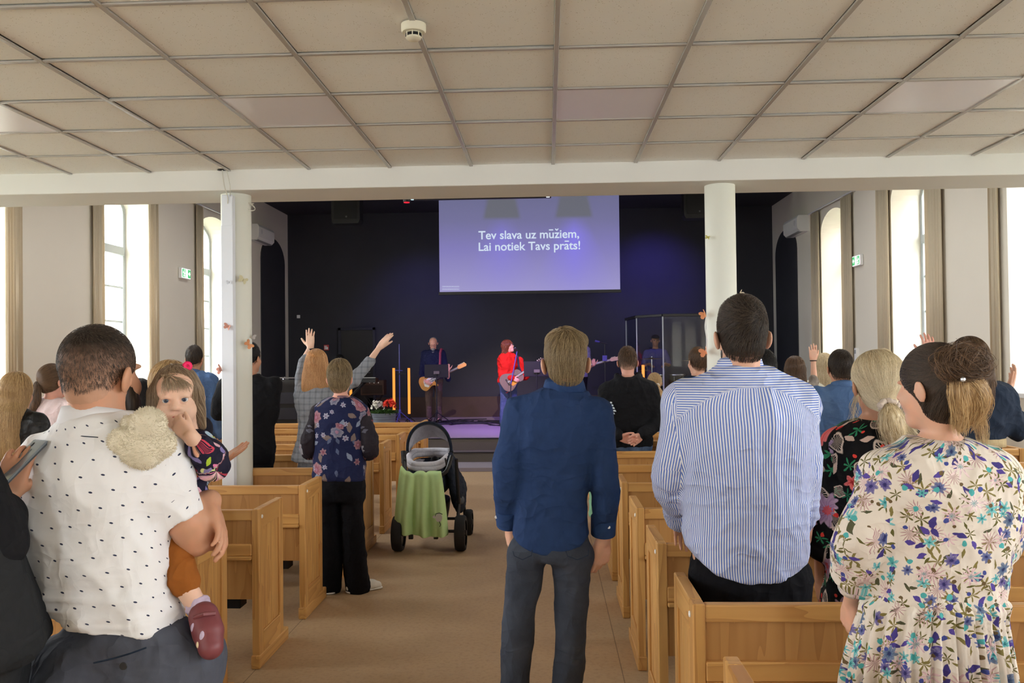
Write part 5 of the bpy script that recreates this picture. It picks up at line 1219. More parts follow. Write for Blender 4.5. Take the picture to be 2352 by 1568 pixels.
    for i in range(3200):
        ax = unit(A3(.25, -.9, .3)+g.normal(0, .5, 3)); u = unit(np.cross(ax, g.normal(size=3))); w = np.cross(ax, u); r = .036+.017*g.random(); a0 = g.random()*6.28; da = 1.6+2*g.random(); o = g.normal(0, .010, 3)
        L_.append(np.array([bc+o+A3(1.12, 1, .85)*(u*math.cos(a0+da*t)+w*math.sin(a0+da*t))*r*(1+.12*math.sin(7*t+i)) for t in np.linspace(0, 1, 12)]))
    curves('bun_strands', L_, hm[1], bn, .0006)
    kp = P(2204, 866, Y-.11); t1 = [kp, P(2234, 888, Y-.12), P(2243, 928, Y-.10), P(2226, 966, Y-.08)]; t2 = [kp, P(2206, 900, Y-.125), P(2212, 942, Y-.11), P(2206, 984, Y-.08)]
    b = S(); b.limb(t1, A3(.028, .036, .034, .016), .012, sub=3); b.limb(t2, A3(.026, .030, .026, .012), .012, sub=3); lo = mk(b, 'loose_ends', HM['honey'][0], p.root, .006, lambda V, N: .008*fbm(V*A3(50, 50, 8)))
    curves('loose_strands', tail(t1, [.03, .042, .042, .03], 700, 5, .14)+tail(t2, [.028, .036, .034, .026], 500, 6, .14)+tail([kp, P(2250, 960, Y-.03), P(2258, 1020, Y-.02)], [.02, .022, .016], 120, 7, .2), HM['honey'][1], lo, .0009)
    B().lathe([(.001, -.007), (.006, -.004), (.007, 0), (.006, .004), (.001, .007)], tuple(P(2212, 871, Y-.165)-A3(*p.root.location)), 12).out('hair_pin', flat('bright_pin', (235, 238, 245), .1, .8, .6), p.root, True)
    return p
pF = creamdress()
# ------------------------------------------------------------------ people further off
def simple(p, top, bottom='pants', topmat=None, botmat=None, h=.012, hair=None, legs=True, bh=None, **kw):
    p.body(bh or h, legs=legs); topargs = dict(h=h); topargs.update(top or {}); p.top(topmat, **topargs)
    if bottom == 'pants': p.pants(botmat, h=h+.003)
    else: p.skirt(botmat, h=h+.002, **kw)
    p.shoes(c_shoe, .014)
# floral blouse
def blouse():
    Y = 6.2; p = Pn('short haired woman in navy rose print blouse and wide black trousers beside the aisle', 780, 832, Y, sex='f', sk='pink', k=.98, hair_t=.012)
    p.rows = px_rows(Y, [(912, 758, 812, .9), (922, 740, 828, .7), (940, 726, 838, .6), (975, 722, 838), (1020, 724, 836), (1060, 722, 836), (1100, 720, 836)], .62); p.neck = P(785, 914, Y)
    p.sh = {-1: P(731, 946, Y), 1: P(833, 946, Y)}; p.el = {-1: P(708, 1030, Y-.02), 1: P(850, 1032, Y-.02)}; p.wr = {-1: P(742, 1038, Y+.24), 1: P(812, 1034, Y+.24)}
    p.hip = {-1: P(751, 1115, Y), 1: P(808, 1115, Y)}; p.kn = {-1: P(757, 1235, Y), 1: P(812, 1235, Y)}; p.an = {-1: A3(P(757, 1340, Y)[0], Y, .06), 1: A3(P(822, 1340, Y)[0], Y, .06)}
    p.body(.009)
    m = printed('rose_print', (28, 34, 70), [('leaf', 13, .46, .45, [(84, 94, 122), (128, 138, 160), (120, 104, 100)], 5, .5), ('flower', 8.5, .42, .55, [(120, 48, 74), (86, 92, 122), (140, 66, 86)], 7, .10, (176, 130, 150)), ('flower', 13, .34, .30, [(140, 140, 164), (120, 52, 72)], 6, .2, (120, 60, 80))])
    p.top(m, 'blouse', .008, 0, 0, .010, .006, uv=True, capz=.01)
    m2 = printed('sheer_print', (38, 32, 40), [('flower', 9, .36, .5, [(130, 56, 70), (110, 112, 124)], 6, .2, (150, 90, 100)), ('leaf', 14, .42, .4, [(90, 90, 104), (120, 60, 66)], 5, .5)], rough=.7)
    for d in (-1, 1):
        b = S(); b.limb([p.sh[d], p.el[d], p.el[d]+(p.wr[d]-p.el[d])*.75], A3(.056, .062, .056), .02, sub=4); mk(b, 'sleeve', m2, p.root, .008, folds(.008, 7, 6, 3), True)
    p.pants(c_blackpants, 'trousers', .011, (.080, .080, .088), amp=.006, rows=px_rows(Y, [(1090, 724, 834), (1115, 722, 838), (1150, 726, 838)], .66))
    for d, yw in ((-1, .3), (1, -1.0)):
        a = p.an[d]; f = A3(-math.sin(yw), math.cos(yw), 0); b = S(); g = lambda u, z: A3(a[0], a[1], 0)+f*u+A3(0, 0, z)
        b.limb([g(-.05, .04), g(.04, .045), g(.11, .035), g(.155, .028)], A3(.040, .044, .042, .028), .02); b.plane(g(0, .012), (0, 0, -1), .003); so_ = mk(b, 'shoe', c_wshoe, p.root, .008)
        b = S(); b.limb([g(-.05, .018), g(.155, .018)], A3(.044, .036), .01); b.plane(g(0, .002), (0, 0, -1), .003); b.plane(g(0, .018), (0, 0, 1), .003); mk(b, 'sole', m_cap, so_, .007)
    p.short('ash_blond', 3000, t=.016, top=.016, nape=-.070, sl=.30, length=.05, h=.007, fade=(.0, -.075, (104, 90, 76)), lift=.008, whorl=(0, -.03, .13), down=.9, r0=.0011, side=.75)
    p.collar(m, .055, .055, .008, 'neckband', dz=.0); return p
blouse()
def redhead():
    Y = 7.1; p = Pn('red haired woman in grey plaid coat with both arms raised', 727, 805, Y, sex='f', sk='pale', k=.96, hx=None)
    p.rows = px_rows(Y, [(892, 706, 760, .9), (905, 690, 782, .62), (930, 684, 792, .58), (980, 690, 790), (1030, 680, 796), (1056, 672, 798)], .62); p.neck = P(733, 892, Y)
    p.sh = {-1: P(694, 905, Y), 1: P(780, 900, Y)}; p.el = {-1: P(694, 842, Y+.2), 1: P(830, 853, Y+.06)}; p.wr = {-1: P(713, 797, Y+.30), 1: P(871, 798, Y+.16)}
    p.hd = {-1: dict(d=A3(-.04, .1, 1), pn=A3(.1, 1, 0), th=1, k=.97, curl=(.08, .12, .1), spread=.14, thumb=.95, tcurl=0), 1: dict(d=unit(P(903, 758, Y+.2)-P(871, 798, Y+.16)), pn=A3(.5, .8, -.35), th=-1, k=.97, curl=(.05, .1, .1), spread=.02, thumb=.3)}
    p.body(.006)
    p.top(m_plaid, 'coat', .010, 0, .70, .014, .012, sr=(.062, .056, .050)); p.skirt(c_grey, .12, .50, .011, 1.1, 26, .012, rows=[(P(735, 1020, Y), .17, .14), (P(735, 1100, Y), .19, .16), (P(735, 1230, Y), .23, .19)]); p.shoes(c_shoe, .014)
    bb = B(); g = np.random.default_rng(2)
    for q in range(4): bb.tube([p.wr[-1]+A3(.031*math.cos(t), .031*math.sin(t), -.012-.009*q+.006*math.sin(t+q))-A3(*p.root.location) for t in np.linspace(0, 2*PI, 17)], .005, 6, False)
    bb.out('bracelet', c_shoe, p.root, True)
    p.long('red_blond', -.255, .108, .055, -.07, 5200, .018, .007, wave=.0035, bot=.62); return p
redhead()
def column_man():
    Y = 7.0; p = Pn('man in black shirt standing beyond the left pillar', 573, 788, Y, sk='tan', w=1.05, hyaw=-.3); p.el = {-1: P(500, 945, Y), 1: P(622, 955, Y)}; p.wr = {-1: P(530, 960, Y+.25), 1: P(598, 968, Y+.25)}
    simple(p, dict(h=.011, sleeve=.95, amp=.008), 'pants', c_black, c_blackpants, .011); p.short('black', 900, h=.008, length=.02, fade=(-.03, -.07, (120, 92, 74)))
column_man()
def denim_man():
    p = Pn('man in blue denim shirt near the left windows', 446, 797, 8.8, sk='tan'); simple(p, dict(amp=.01), 'pants', c_dshirt, c_char, .012); p.collar(c_dshirt); p.short('dark_brown', 900, h=.009, length=.03, r0=.0012, top=.016)
denim_man()
def longblonde():
    Y = 5.2; p = Pn('girl with long straight ombre blonde hair in a black jacket', 37, 857, Y, sex='f', sk='fair', k=.97)
    simple(p, dict(amp=.01), 'pants', cloth('black_satin', (20, 21, 25), .5, spec=.4), c_blackpants, .011); p.long('honey', -.42, .088, .05, -.115, 4200, .013, .008, bot=.85)
longblonde()
def pinklady():
    Y = 6.12; p = Pn('woman with brown ponytail in pale pink blouse with lace shoulder', 122, 838, Y, sex='f', sk='pink', k=.97, hyaw=-.5)
    simple(p, dict(amp=.009), 'pants', c_pink, c_char, .011)
    b = S(); b.limb([p.sh[-1]+A3(-.01, 0, .03), p.sh[-1]+A3(.04, -.03, -.10), p.sh[-1]+A3(.05, -.03, -.24)], A3(.06, .07, .06), .02, sub=3); mk(b, 'lace_sleeve', c_white, p.root, .009, lambda V, N: .014*fbm(V*45))
    p.tied('brown', (-.02, -.11, -.0), 2600, t=.012, h=.007, nape=-.085, r0=.001)
    kp = p.L(-.02, -.115, -.01); tp = [kp, kp+A3(0, -.02, -.08), kp+A3(-.01, -.02, -.17), kp+A3(-.02, 0, -.25)]; b = S(); b.limb(tp, A3(.022, .034, .034, .018), .01, sub=3); o = mk(b, 'ponytail', HM['brown'][0], p.root, .007, lambda V, N: .005*fbm(V*A3(60, 60, 9))); curves('ponytail_strands', tail(tp, [.024, .038, .04, .03], 500, 3), HM['brown'][1], o, .001)
pinklady()
def blackhead():
    p = Pn('person with black hair behind the toddler', 322, 871, 7.1, sex='f', sk='tan', k=.95); simple(p, {}, 'pants', c_black, c_blackpants, .014); p.long('black', -.22, .09, .05, -.07, 900, .014, .009)
blackhead()
def gesture_lady():
    Y = 4.4; p = Pn('blonde woman in dark floral top behind the toddler, open hand held out', 394, 833, Y, sex='f', sk='tan', k=.97, hyaw=-.5)
    p.sh[1] = P(462, 985, Y); p.el[1] = P(452, 1100, Y+.02); p.wr[1] = P(508, 1058, Y+.10); p.el[-1] = P(330, 1080, Y)
    p.hd = {1: dict(d=unit(P(566, 1022, Y+.12)-P(508, 1058, Y+.10)), pn=A3(-.15, -.45, .85), th=1, k=1.0, curl=(.06, .1, .1), spread=.07, thumb=.8)}
    p.body(.006)
    m = printed('dark_floral_top', (34, 34, 46), [('flower', 12, .42, .6, [(214, 190, 180), (186, 150, 150)], 5, .25, (120, 80, 80)), ('leaf', 16, .4, .4, [(120, 120, 100), (180, 170, 150)], 5, .5)])
    p.top(m, 'blouse', .010, .47, .5, .012, .007, uv=True)
    st_ = NT('striped_sleeve'); z = st_.uv(); st_.base(st_.mix(st_.ma('GREATER_THAN', st_.ma('SINE', st_.ma('MULTIPLY', st_.sep(z)[1], 520.)), 0.), lin((196, 198, 206)), lin((96, 100, 112))), .8)
    b = S(); b.limb([p.sh[1]+(p.el[1]-p.sh[1])*.4, p.el[1], p.el[1]+(p.wr[1]-p.el[1])*.72], A3(.048, .050, .044), .02, sub=3); mk(b, 'striped_sleeve', st_.m, p.root, .006, folds(.007, 10, 9, 2), True)
    p.pants(c_blackpants); p.shoes(c_shoe, .014); p.long('honey', -.17, .10, .055, -.065, 2200, .018, .008, wave=.003)
gesture_lady()
def hoodie():
    Y = 7.88; p = Pn('broad man in black hooded jacket with hands clasped behind his back', 1441, 800, Y, sk='pink', w=1.2, hair_t=.016)
    p.sh = {-1: P(1394, 900, Y), 1: P(1492, 898, Y)}; p.el = {-1: P(1388, 975, Y-.04), 1: P(1512, 965, Y-.04)}; p.wr = {-1: P(1424, 1004, Y-.20), 1: P(1474, 1000, Y-.22)}
    p.hd = {-1: dict(d=A3(.95, -.1, -.25), pn=A3(.1, -.9, .1), th=-1, k=1.02, curl=(.3, .5, .4), spread=.06, thumb=.6), 1: dict(d=A3(-.8, -.12, -.55), pn=A3(0, -1, .1), th=1, k=1.02, curl=(.45, .7, .5), spread=.06, thumb=.5)}
    p.body(.0065)
    def ex(b):
        n_ = p.neck; b.limb([n_+A3(-.10, .02, .02), n_+A3(-.075, -.075, -.01), n_+A3(0, -.105, -.045), n_+A3(.075, -.075, -.01), n_+A3(.10, .02, .02)], A3(.03, .036, .042, .036, .03), .02, sub=4); b.limb([n_+A3(-.08, -.06, -.05), n_+A3(0, -.10, -.10), n_+A3(.08, -.06, -.05)], .034, .02, sub=3)
    p.top(c_black, 'hoodie', .009, .49, .95, .014, .009, extra=ex, sr=(.080, .068, .048))
    v = []; f = []
    for i in range(7):
        w = .010+.013*(3-abs(i-3)); z = i*.024; k = len(v); v += [(-w, 0, z), (w, 0, z), (w*.8, 0, z+.015), (-w*.8, 0, z+.015)]; f.append((k, k+1, k+2, k+3))
    lg = pyd('sleeve_print', [(a, -.004, c) for a, b_, c in v], f, flat('print_white', (214, 226, 236), .7), p.root); e = (p.sh[-1]+p.el[-1])*.5; lg.location = Vector(P(1404, 963, Y-.14)-A3(*p.root.location)); lg.rotation_euler = (0, 0, -.4); lg.modifiers.new('thick', 'SOLIDIFY').thickness = .004
    p.pants(c_jean, 'jeans', .012); p.shoes(c_shoe, .014)
    p.short('brown', 1800, t=.009, top=.016, h=.007, length=.03, fade=(.015, -.035, (190, 148, 126)), nape=-.07, lift=.01, r0=.001)
hoodie()
def navyman():
    p = Pn('dark haired man in navy pullover left of the right pillar', 1602, 800, 8.02, sk='fair', w=1.08, hyaw=.35); p.sh[-1] = P(1562, 890, 8.02); simple(p, {}, 'pants', c_dnavy, c_jean, .011); p.short('brown', 1500, h=.008, length=.035, r0=.0011)
navyman()
def ponygirl():
    Y = 9.75; p = Pn('girl with blonde ponytail in a denim vest beyond the black hooded jacket', 1503, 857, Y, sex='f', sk='fair', k=.9); simple(p, dict(sleeve=.25), 'pants', c_djack, c_char, .012)
    p.tied('honey', (.02, -.105, -.02), 900, h=.009, nape=-.085, r0=.0013); kp = p.L(.02, -.112, -.02); tp = [kp, kp+A3(.04, -.02, -.10), kp+A3(.10, 0, -.22)]; b = S(); b.limb(tp, A3(.02, .032, .014), .01, sub=3); mk(b, 'ponytail', HM['honey'][0], p.root, .009)
    B().tube([kp+A3(.022*math.cos(t), 0, .022*math.sin(t))-A3(*p.root.location) for t in np.linspace(0, 2*PI, 13)], .007, 6, False).out('hair_tie', m_cap, p.root, True)
ponygirl()
def halfhidden():
    Y = 5.22; p = Pn('dark haired man in dark shirt half hidden behind the striped shirt', 1751, 806, Y, sk='tan', w=.95, hair_t=.016); simple(p, {}, 'pants', c_dnavy, c_jean, .012); p.short('black', 1500, h=.0075, length=.03, top=.014, r0=.0009, fade=(-.04, -.07, (120, 90, 70)))
halfhidden()
def handup_lady():
    Y = 7.95; p = Pn('woman with long brown hair in taupe top, right arm raised', 1826, 820, Y, sex='f', sk='fair', k=.97, hyaw=-.2)
    p.sh[1] = P(1850, 905, Y); p.el[1] = P(1868, 880, Y+.16); p.wr[1] = P(1868, 828, Y+.24); p.hd = {1: dict(d=A3(0, .05, 1), pn=A3(0, 1, 0), th=-1, k=.95, curl=(.1, .2, .2), spread=.1, thumb=.6)}
    p.body(.007); p.top(c_taupe, h=.011, sleeve=.6, amp=.007); p.pants(c_char); p.shoes(c_shoe, .014); p.long('brown', -.33, .095, .05, -.08, 2000, .016, .009, wave=.003)
    B().tube([p.wr[1]+A3(.029*math.cos(t), .029*math.sin(t), .0)-A3(*p.root.location) for t in np.linspace(0, 2*PI, 15)], .005, 6, False).out('wristband', c_shoe, p.root, True)
handup_lady()
def creamlady():
    p = Pn('woman with straight pale blonde hair in cream top by the right windows', 1893, 813, 8.95, sex='f', sk='fair', X=None); simple(p, dict(sleeve=.6), 'pants', c_cream, c_char, .013); p.long('platinum', -.26, .092, .05, -.075, 1200, .014, .01)
creamlady()
def denim_jacket():
    Y = 6.22; p = Pn('dark haired man in blue denim jacket on the right', 1930, 806, Y, sk='tan', hair_t=.014)
    p.body(.010); p.top(c_djack, 'denim_jacket', .009, .47, 1, .016, .010, sr=(.070, .060, .050)); p.collar(c_djack, .070, .066, .045)
    z = p.neck[2]-.13; B().tube([p.bp(t*.15, -.098-.012*(1-t*t), z) - A3(*p.root.location) for t in np.linspace(-1, 1, 9)], .002, 5).out('yoke_seam', c_dshirt, p.root, True)
    p.pants(c_jean); p.shoes(c_shoe, .014); p.short('dark_brown', 2600, h=.0065, length=.025, nape=-.07, fade=(-.03, -.075, (124, 94, 74)), r0=.0009)
denim_jacket()
def greyhead():
    p = Pn('person with pale grey hair beyond the low blonde ponytail', 2030, 809, 7.15, sex='f', sk='fair'); simple(p, {}, 'pants', c_grey, c_char, .014); p.short('platinum', 700, h=.009, t=.016, top=.016, length=.05, r0=.0012)
greyhead()
def bunhidden():
    Y = 5.2; p = Pn('dark haired person with raised hand behind the messy bun', 2166, 803, Y, sex='f', sk='pink', k=.95)
    p.sh[-1] = P(2120, 900, Y); p.el[-1] = P(2112, 870, Y+.2); p.wr[-1] = P(2136, 822, Y+.26); p.hd = {-1: dict(d=A3(-.05, .05, 1), pn=A3(0, 1, 0), th=1, k=.95, curl=(.15, .25, .2), spread=.12, thumb=.8)}
    p.body(.0065); p.top(c_grey, h=.012); p.pants(c_char); p.shoes(c_shoe, .014); p.short('dark_brown', 1400, h=.008, t=.014, length=.05)
bunhidden()
def navydress():
    Y = 4.4; p = Pn('woman with long brown hair in dark navy belted dress at the right edge', 2226, 779, Y, sex='f', sk='fair', k=1.0, hyaw=-.15)
    p.rows = px_rows(Y, [(872, 2196, 2262, .9), (890, 2170, 2300, .62), (915, 2158, 2318, .58), (960, 2162, 2312), (1005, 2172, 2296), (1025, 2174, 2290), (1060, 2166, 2300), (1110, 2160, 2315)], .6); p.neck = P(2230, 876, Y)
    p.sh = {-1: P(2172, 905, Y), 1: P(2296, 905, Y)}; p.el = {-1: P(2160, 990, Y+.05), 1: P(2334, 985, Y+.0)}; p.wr = {-1: P(2190, 940, Y+.26), 1: P(2312, 905, Y+.16)}
    p.hd = {1: dict(d=unit(P(2332, 852, Y+.2)-P(2312, 905, Y+.16)), pn=A3(-.75, .3, .5), th=1, k=.98, curl=(.15, .2, .2), spread=.1, thumb=.9, tcurl=0)}
    p.body(.006); p.top(c_dnavy, 'dress_top', .008, 0, .62, .014, .011, cuff=.008, sr=(.064, .066, .06)); p.skirt(c_dnavy, .15, .5, .011, 1.3, 9, .014, 'dress_skirt', rows=[(P(2232, 1025, Y), .14, .10), (P(2232, 1080, Y), .165, .13), (P(2240, 1250, Y), .22, .18)]); p.shoes(c_shoe, .014)
    c = (p.rows[4][0]+p.rows[5][0])/2; bt = B(); n = 40
    v = []; f = []
    for i in range(n):
        t = 2*PI*i/n
        for r, z in ((1, -.022), (1, .022), (1.05, .020), (1.05, -.020)): v.append(c+A3(math.sin(t)*.153*r, -math.cos(t)*.098*r, z))
    for i in range(n):
        for j in range(4): f.append((i*4+j, i*4+(j+1) % 4, ((i+1) % n)*4+(j+1) % 4, ((i+1) % n)*4+j))
    pyd('belt', np.array(v)-A3(*p.root.location), f, cloth('woven_belt', (186, 166, 128)), p.root, True)
    B().tube([p.wr[1]+A3(.045*math.cos(t), .045*math.sin(t), -.07)-A3(*p.root.location) for t in np.linspace(0, 2*PI, 15)], .008, 6, False).out('bracelet', cloth('green_band', (46, 84, 74)), p.root, True)
    p.long('brown', -.27, .100, .05, -.075, 3400, .016, .0075, wave=.003)
navydress()
# ------------------------------------------------------------------ the band on the stage
def guitar(name, lab, c, d, up, k=1., acoustic=True, bodym=None, topm=None, neckl=.46, headm=None):
    """c body centre, d direction of the neck, up = normal of the soundboard"""
    g = empty(name, tuple(c), lab, 'guitar'); R = np.stack([unit(d), unit(np.cross(up, d)), unit(up)], 1); g.matrix_world = Matrix.Translation(Vector(c)) @ Matrix(R.tolist()).to_4x4() @ Matrix.Scale(k, 4)
    if acoustic: half = [(-.24, .0), (-.235, .08), (-.20, .15), (-.12, .185), (-.04, .165), (.03, .125), (.08, .115), (.14, .130), (.19, .120), (.23, .07), (.24, .0)]; th = .05
    else: half = [(-.20, .0), (-.19, .08), (-.13, .145), (-.05, .13), (.0, .105), (.06, .11), (.13, .15), (.17, .14), (.14, .08), (.13, .0)]; th = .021
    half = cat(half, 3); o = [(x, y) for x, y in half]+[(x-(.03 if not acoustic and x > .1 else 0), -y) for x, y in half[::-1][1:-1]]
    B().prism(o, -th, th-.004, 'z').out('body', bodym, g, False); B().prism([(x*.965, y*.965) for x, y in o], th-.005, th, 'z').out('top_plate', topm or bodym, g)
    if acoustic:
        B().lathe([(.001, 0), (.048, 0), (.048, .0015), (.001, .0015)], (.07, 0, th), 24).out('sound_hole', c_shoe, g); B().box(-.115, -.09, -.07, .07, th, th+.008, .003).out('bridge', c_shoe, g)
        pg = [(.02, -.03), (.06, -.06), (.05, -.11), (-.05, -.12), (-.07, -.08), (-.03, -.04)]; B().prism(pg, th, th+.002, 'z').out('pickguard', flat('amber_guard', (206, 142, 44), .3), g)
    else:
        pg = [(.12, -.03), (.10, .06), (.02, .07), (-.10, .05), (-.12, -.05), (-.06, -.10), (.02, -.05)]; B().prism(pg, th, th+.002, 'z').out('pickguard', flat('pickguard_white', (226, 222, 210), .4), g)
        for x in (-.06, 0, .07): B().box(x-.009, x+.009, -.034, .034, th+.002, th+.009, .003).out('pickup', c_shoe, g)
    x0 = .20 if acoustic else .12; x1 = x0+neckl
    B().box(x0-.05, x1, -.026, .026, th-.018, th+.004, .005).out('neck', headm or w_x, g); B().box(x0-.10, x1, -.025, .025, th+.004, th+.008).out('fingerboard', flat('rosewood', (60, 40, 30), .5) if acoustic or True else w_x, g)
    hd = [(x1, -.024), (x1+.03, -.036), (x1+.17, -.040), (x1+.19, -.01), (x1+.17, .03), (x1+.03, .034), (x1, .024)]; B().prism(hd, th-.014, th+.002, 'z').out('headstock', headm or w_x, g)
    for q in range(6 if 'bass' not in name else 4):
        px, py = (x1+.035+q*.024, .040) if not acoustic else (x1+.05+(q % 3)*.042, .046 if q < 3 else -.048)
        B().lathe([(.006, -.012), (.009, -.004), (.009, .006), (.005, .010)], (px, py, th-.004), 10).out('tuning_peg', flat('peg_cream', (236, 222, 190), .3, .6), g)
    B().box(-.10, x1, -.016, .016, th+.010, th+.0107).out('strings', flat('string_steel', (170, 170, 175), .3, .5, 1.), g)['kind'] = 'stuff'
    return g
sunb = flat('sunburst_amber', (196, 130, 40), .25, .6, var=.3, vs=6); m_neck = flat('maple_neck', (222, 160, 88), .4); darkg = flat('brown_spruce', (104, 88, 72), .45, var=.15, vs=9)
def guitarist():
    Y = 16.9; p = Pn('bald guitarist in navy cardigan looking down behind a black music stand', 995, 775, Y, z0=STG, yaw=PI+.1, hpitch=-.45, sk='pink', hair_t=.003, hy=.04); q = A3(*p.root.location)
    gc = P(986, 876, Y-.20); gd = unit(P(1052, 834, Y-.26)-gc)
    p.el = {1: P(968, 858, Y-.05), -1: P(1028, 868, Y-.06)}; p.wr = {1: P(978, 876, Y-.24), -1: P(1030, 850, Y-.25)}
    p.hd = {1: dict(d=A3(.8, -.1, -.45), pn=A3(0, 1, 0), th=1, k=.95, curl=(.4, .5, .4)), -1: dict(d=A3(-.1, -.2, 1), pn=A3(0, .3, 1), th=-1, k=.95, curl=(.7, .9, .7))}
    p.body(.009); p.top(cloth('navy_cardigan', (32, 36, 66)), 'cardigan', .011, .47, .72, .012, .008); p.pants(denim('brown_jeans', (78, 62, 56), (120, 100, 92)), 'jeans', .012); p.shoes(c_shoe, .012)
    b = S(); b.loft([(p.bp(0, .085, z*p.H), .035, .02) for z in (.84, .76, .68)], .01, p.rv); mk(b, 'shirt_front', c_grey, p.root, .01)
    p.short('grey', 300, t=.002, top=.0, nape=-.05, sl=.6, length=.01, h=.008, r0=.0008, face=(.08, .06, .085, .12, .09))
    b = S(); b.ell(p.L(0, .075, -.085), A3(.04, .035, .035), .01); mk(b, 'beard', HM['grey'][0], p.root, .008)
    gl = B()
    for d in (-1, 1): gl.tube([p.L(d*.031+.021*math.cos(t), .112, .004+.017*math.sin(t))-q for t in np.linspace(0, 2*PI, 13)], .002, 5, False).tube([p.L(d*.052, .112, .006)-q, p.L(d*.084, .0, .01)-q], .0018, 5)
    gl.out('glasses', c_shoe, p.root, True)
    guitar('electric_guitar', 'sunburst electric guitar with maple neck held behind the black music stand', gc, gd, A3(.1, -1, .1), 1., False, sunb, sunb, .50, m_neck)
    B().tube([p.sh[-1]+A3(.0, .09, .055)-q, p.sh[-1]+A3(-.02, -.02, .075)-q, p.sh[-1]+A3(-.03, -.11, .0)-q, P(1010, 855, Y-.14)-q], [.028, .028, .026, .024], 6).out('guitar_strap', flat('strap_red', (150, 60, 84), .7), p.root, True)
guitarist()
def singer():
    Y = 16.4; p = Pn('singer with curly auburn hair in red sweater singing into a microphone', 1166, 781, Y, z0=STG, yaw=-2.55, hyaw=-1.95, hpitch=.30, sex='f', sk='pink', w=1.2); q = A3(*p.root.location)
    gc = P(1176, 872, Y-.24); gd = unit(P(1250, 824, Y-.16)-gc)
    p.sh = {1: P(1150, 826, Y+.0), -1: P(1195, 826, Y)}; p.el = {1: P(1152, 862, Y-.10), -1: P(1203, 866, Y-.02)}; p.wr = {1: P(1178, 868, Y-.31), -1: P(1226, 845, Y-.2)}
    p.hd = {1: dict(d=A3(.85, -.1, -.45), pn=A3(0, 1, -.1), th=1, k=.95, curl=(.4, .6, .4)), -1: dict(d=A3(0, .1, 1), pn=A3(0, 1, .3), th=-1, k=.92, curl=(.7, .9, .7))}
    p.body(.009); p.top(c_red, 'sweater', .010, .48, .98, .014, .010, sr=(.072, .066, .05)); p.pants(denim('wide_jeans', (58, 72, 108), (104, 116, 150)), 'jeans', .012, (.10, .085, .085)); p.shoes(c_wshoe, .012); p.eyes()
    p.long('auburn', -.20, .10, .065, -.055, 2200, .02, .009, wave=.006)
    gl = B()
    for d in (-1, 1): gl.tube([p.L(d*.031+.022*math.cos(t), .114, .004+.019*math.sin(t))-q for t in np.linspace(0, 2*PI, 13)], .002, 5, False)
    gl.out('glasses', c_shoe, p.root, True)
    guitar('acoustic_guitar', 'brown acoustic guitar with amber pickguard held by the singer', gc, gd, A3(.05, -1, .12), .95, True, darkg, darkg, .38, flat('dark_neck', (62, 44, 34), .4))
    B().tube([p.sh[-1]+A3(-.03, .06, .05)-q, p.sh[-1]+A3(-.05, -.06, .07)-q, P(1192, 842, Y-.20)-q, P(1198, 858, Y-.18)-q], .018, 6).out('guitar_strap', c_dnavy, p.root, True)
    cd = cat([P(1158, 872, Y-.05), P(1156, 895, Y-.1), P(1164, 902, Y-.15), P(1171, 893, Y-.2)], 5); props(B().tube(cd, .006, 6).tube(cat([P(1157, 888, Y-.05), P(1155, 905, Y-.02), P(1160, 925, Y), P(1161, 950, Y), A3(P(1157, 960, Y)[0], Y, STG+.012)], 5), .006, 6).out('guitar_cable', flat('red_cable', (200, 30, 36), .4), None, True), 'red cable looping down from the acoustic guitar', 'cable')
singer()
def bassist():
    Y = 17.3; p = Pn('bass player in grey t-shirt partly hidden behind the fair haired man', 1327, 766, Y, z0=STG, yaw=PI-.15, sk='pink'); q = A3(*p.root.location)
    gc = P(1325, 845, Y-.2); gd = unit(P(1404, 824, Y-.25)-gc)
    p.el = {-1: P(1352, 838, Y-.02), 1: P(1306, 838, Y)}; p.wr = {-1: P(1364, 838, Y-.25), 1: P(1322, 846, Y-.26)}
    p.hd = {-1: dict(d=A3(-.1, -.2, .9), pn=A3(0, .4, .8), th=-1, k=.98, curl=(.7, .9, .6)), 1: dict(d=A3(.7, 0, -.5), pn=A3(0, 1, 0), th=1, k=.95, curl=(.4, .5, .4))}
    p.body(.009); p.top(c_tee, 't_shirt', .011, .48, .45, .012, .008); p.pants(c_blackpants); p.shoes(c_shoe, .012); p.short('brown', 700, h=.009, t=.014, top=.02, length=.05, r0=.0014); p.eyes()
    guitar('bass_guitar', 'bass guitar with pale headstock held by the player in grey', gc, gd, A3(-.05, -1, .1), 1., False, c_shoe, c_shoe, .56, flat('pale_maple', (226, 190, 158), .4))
bassist()
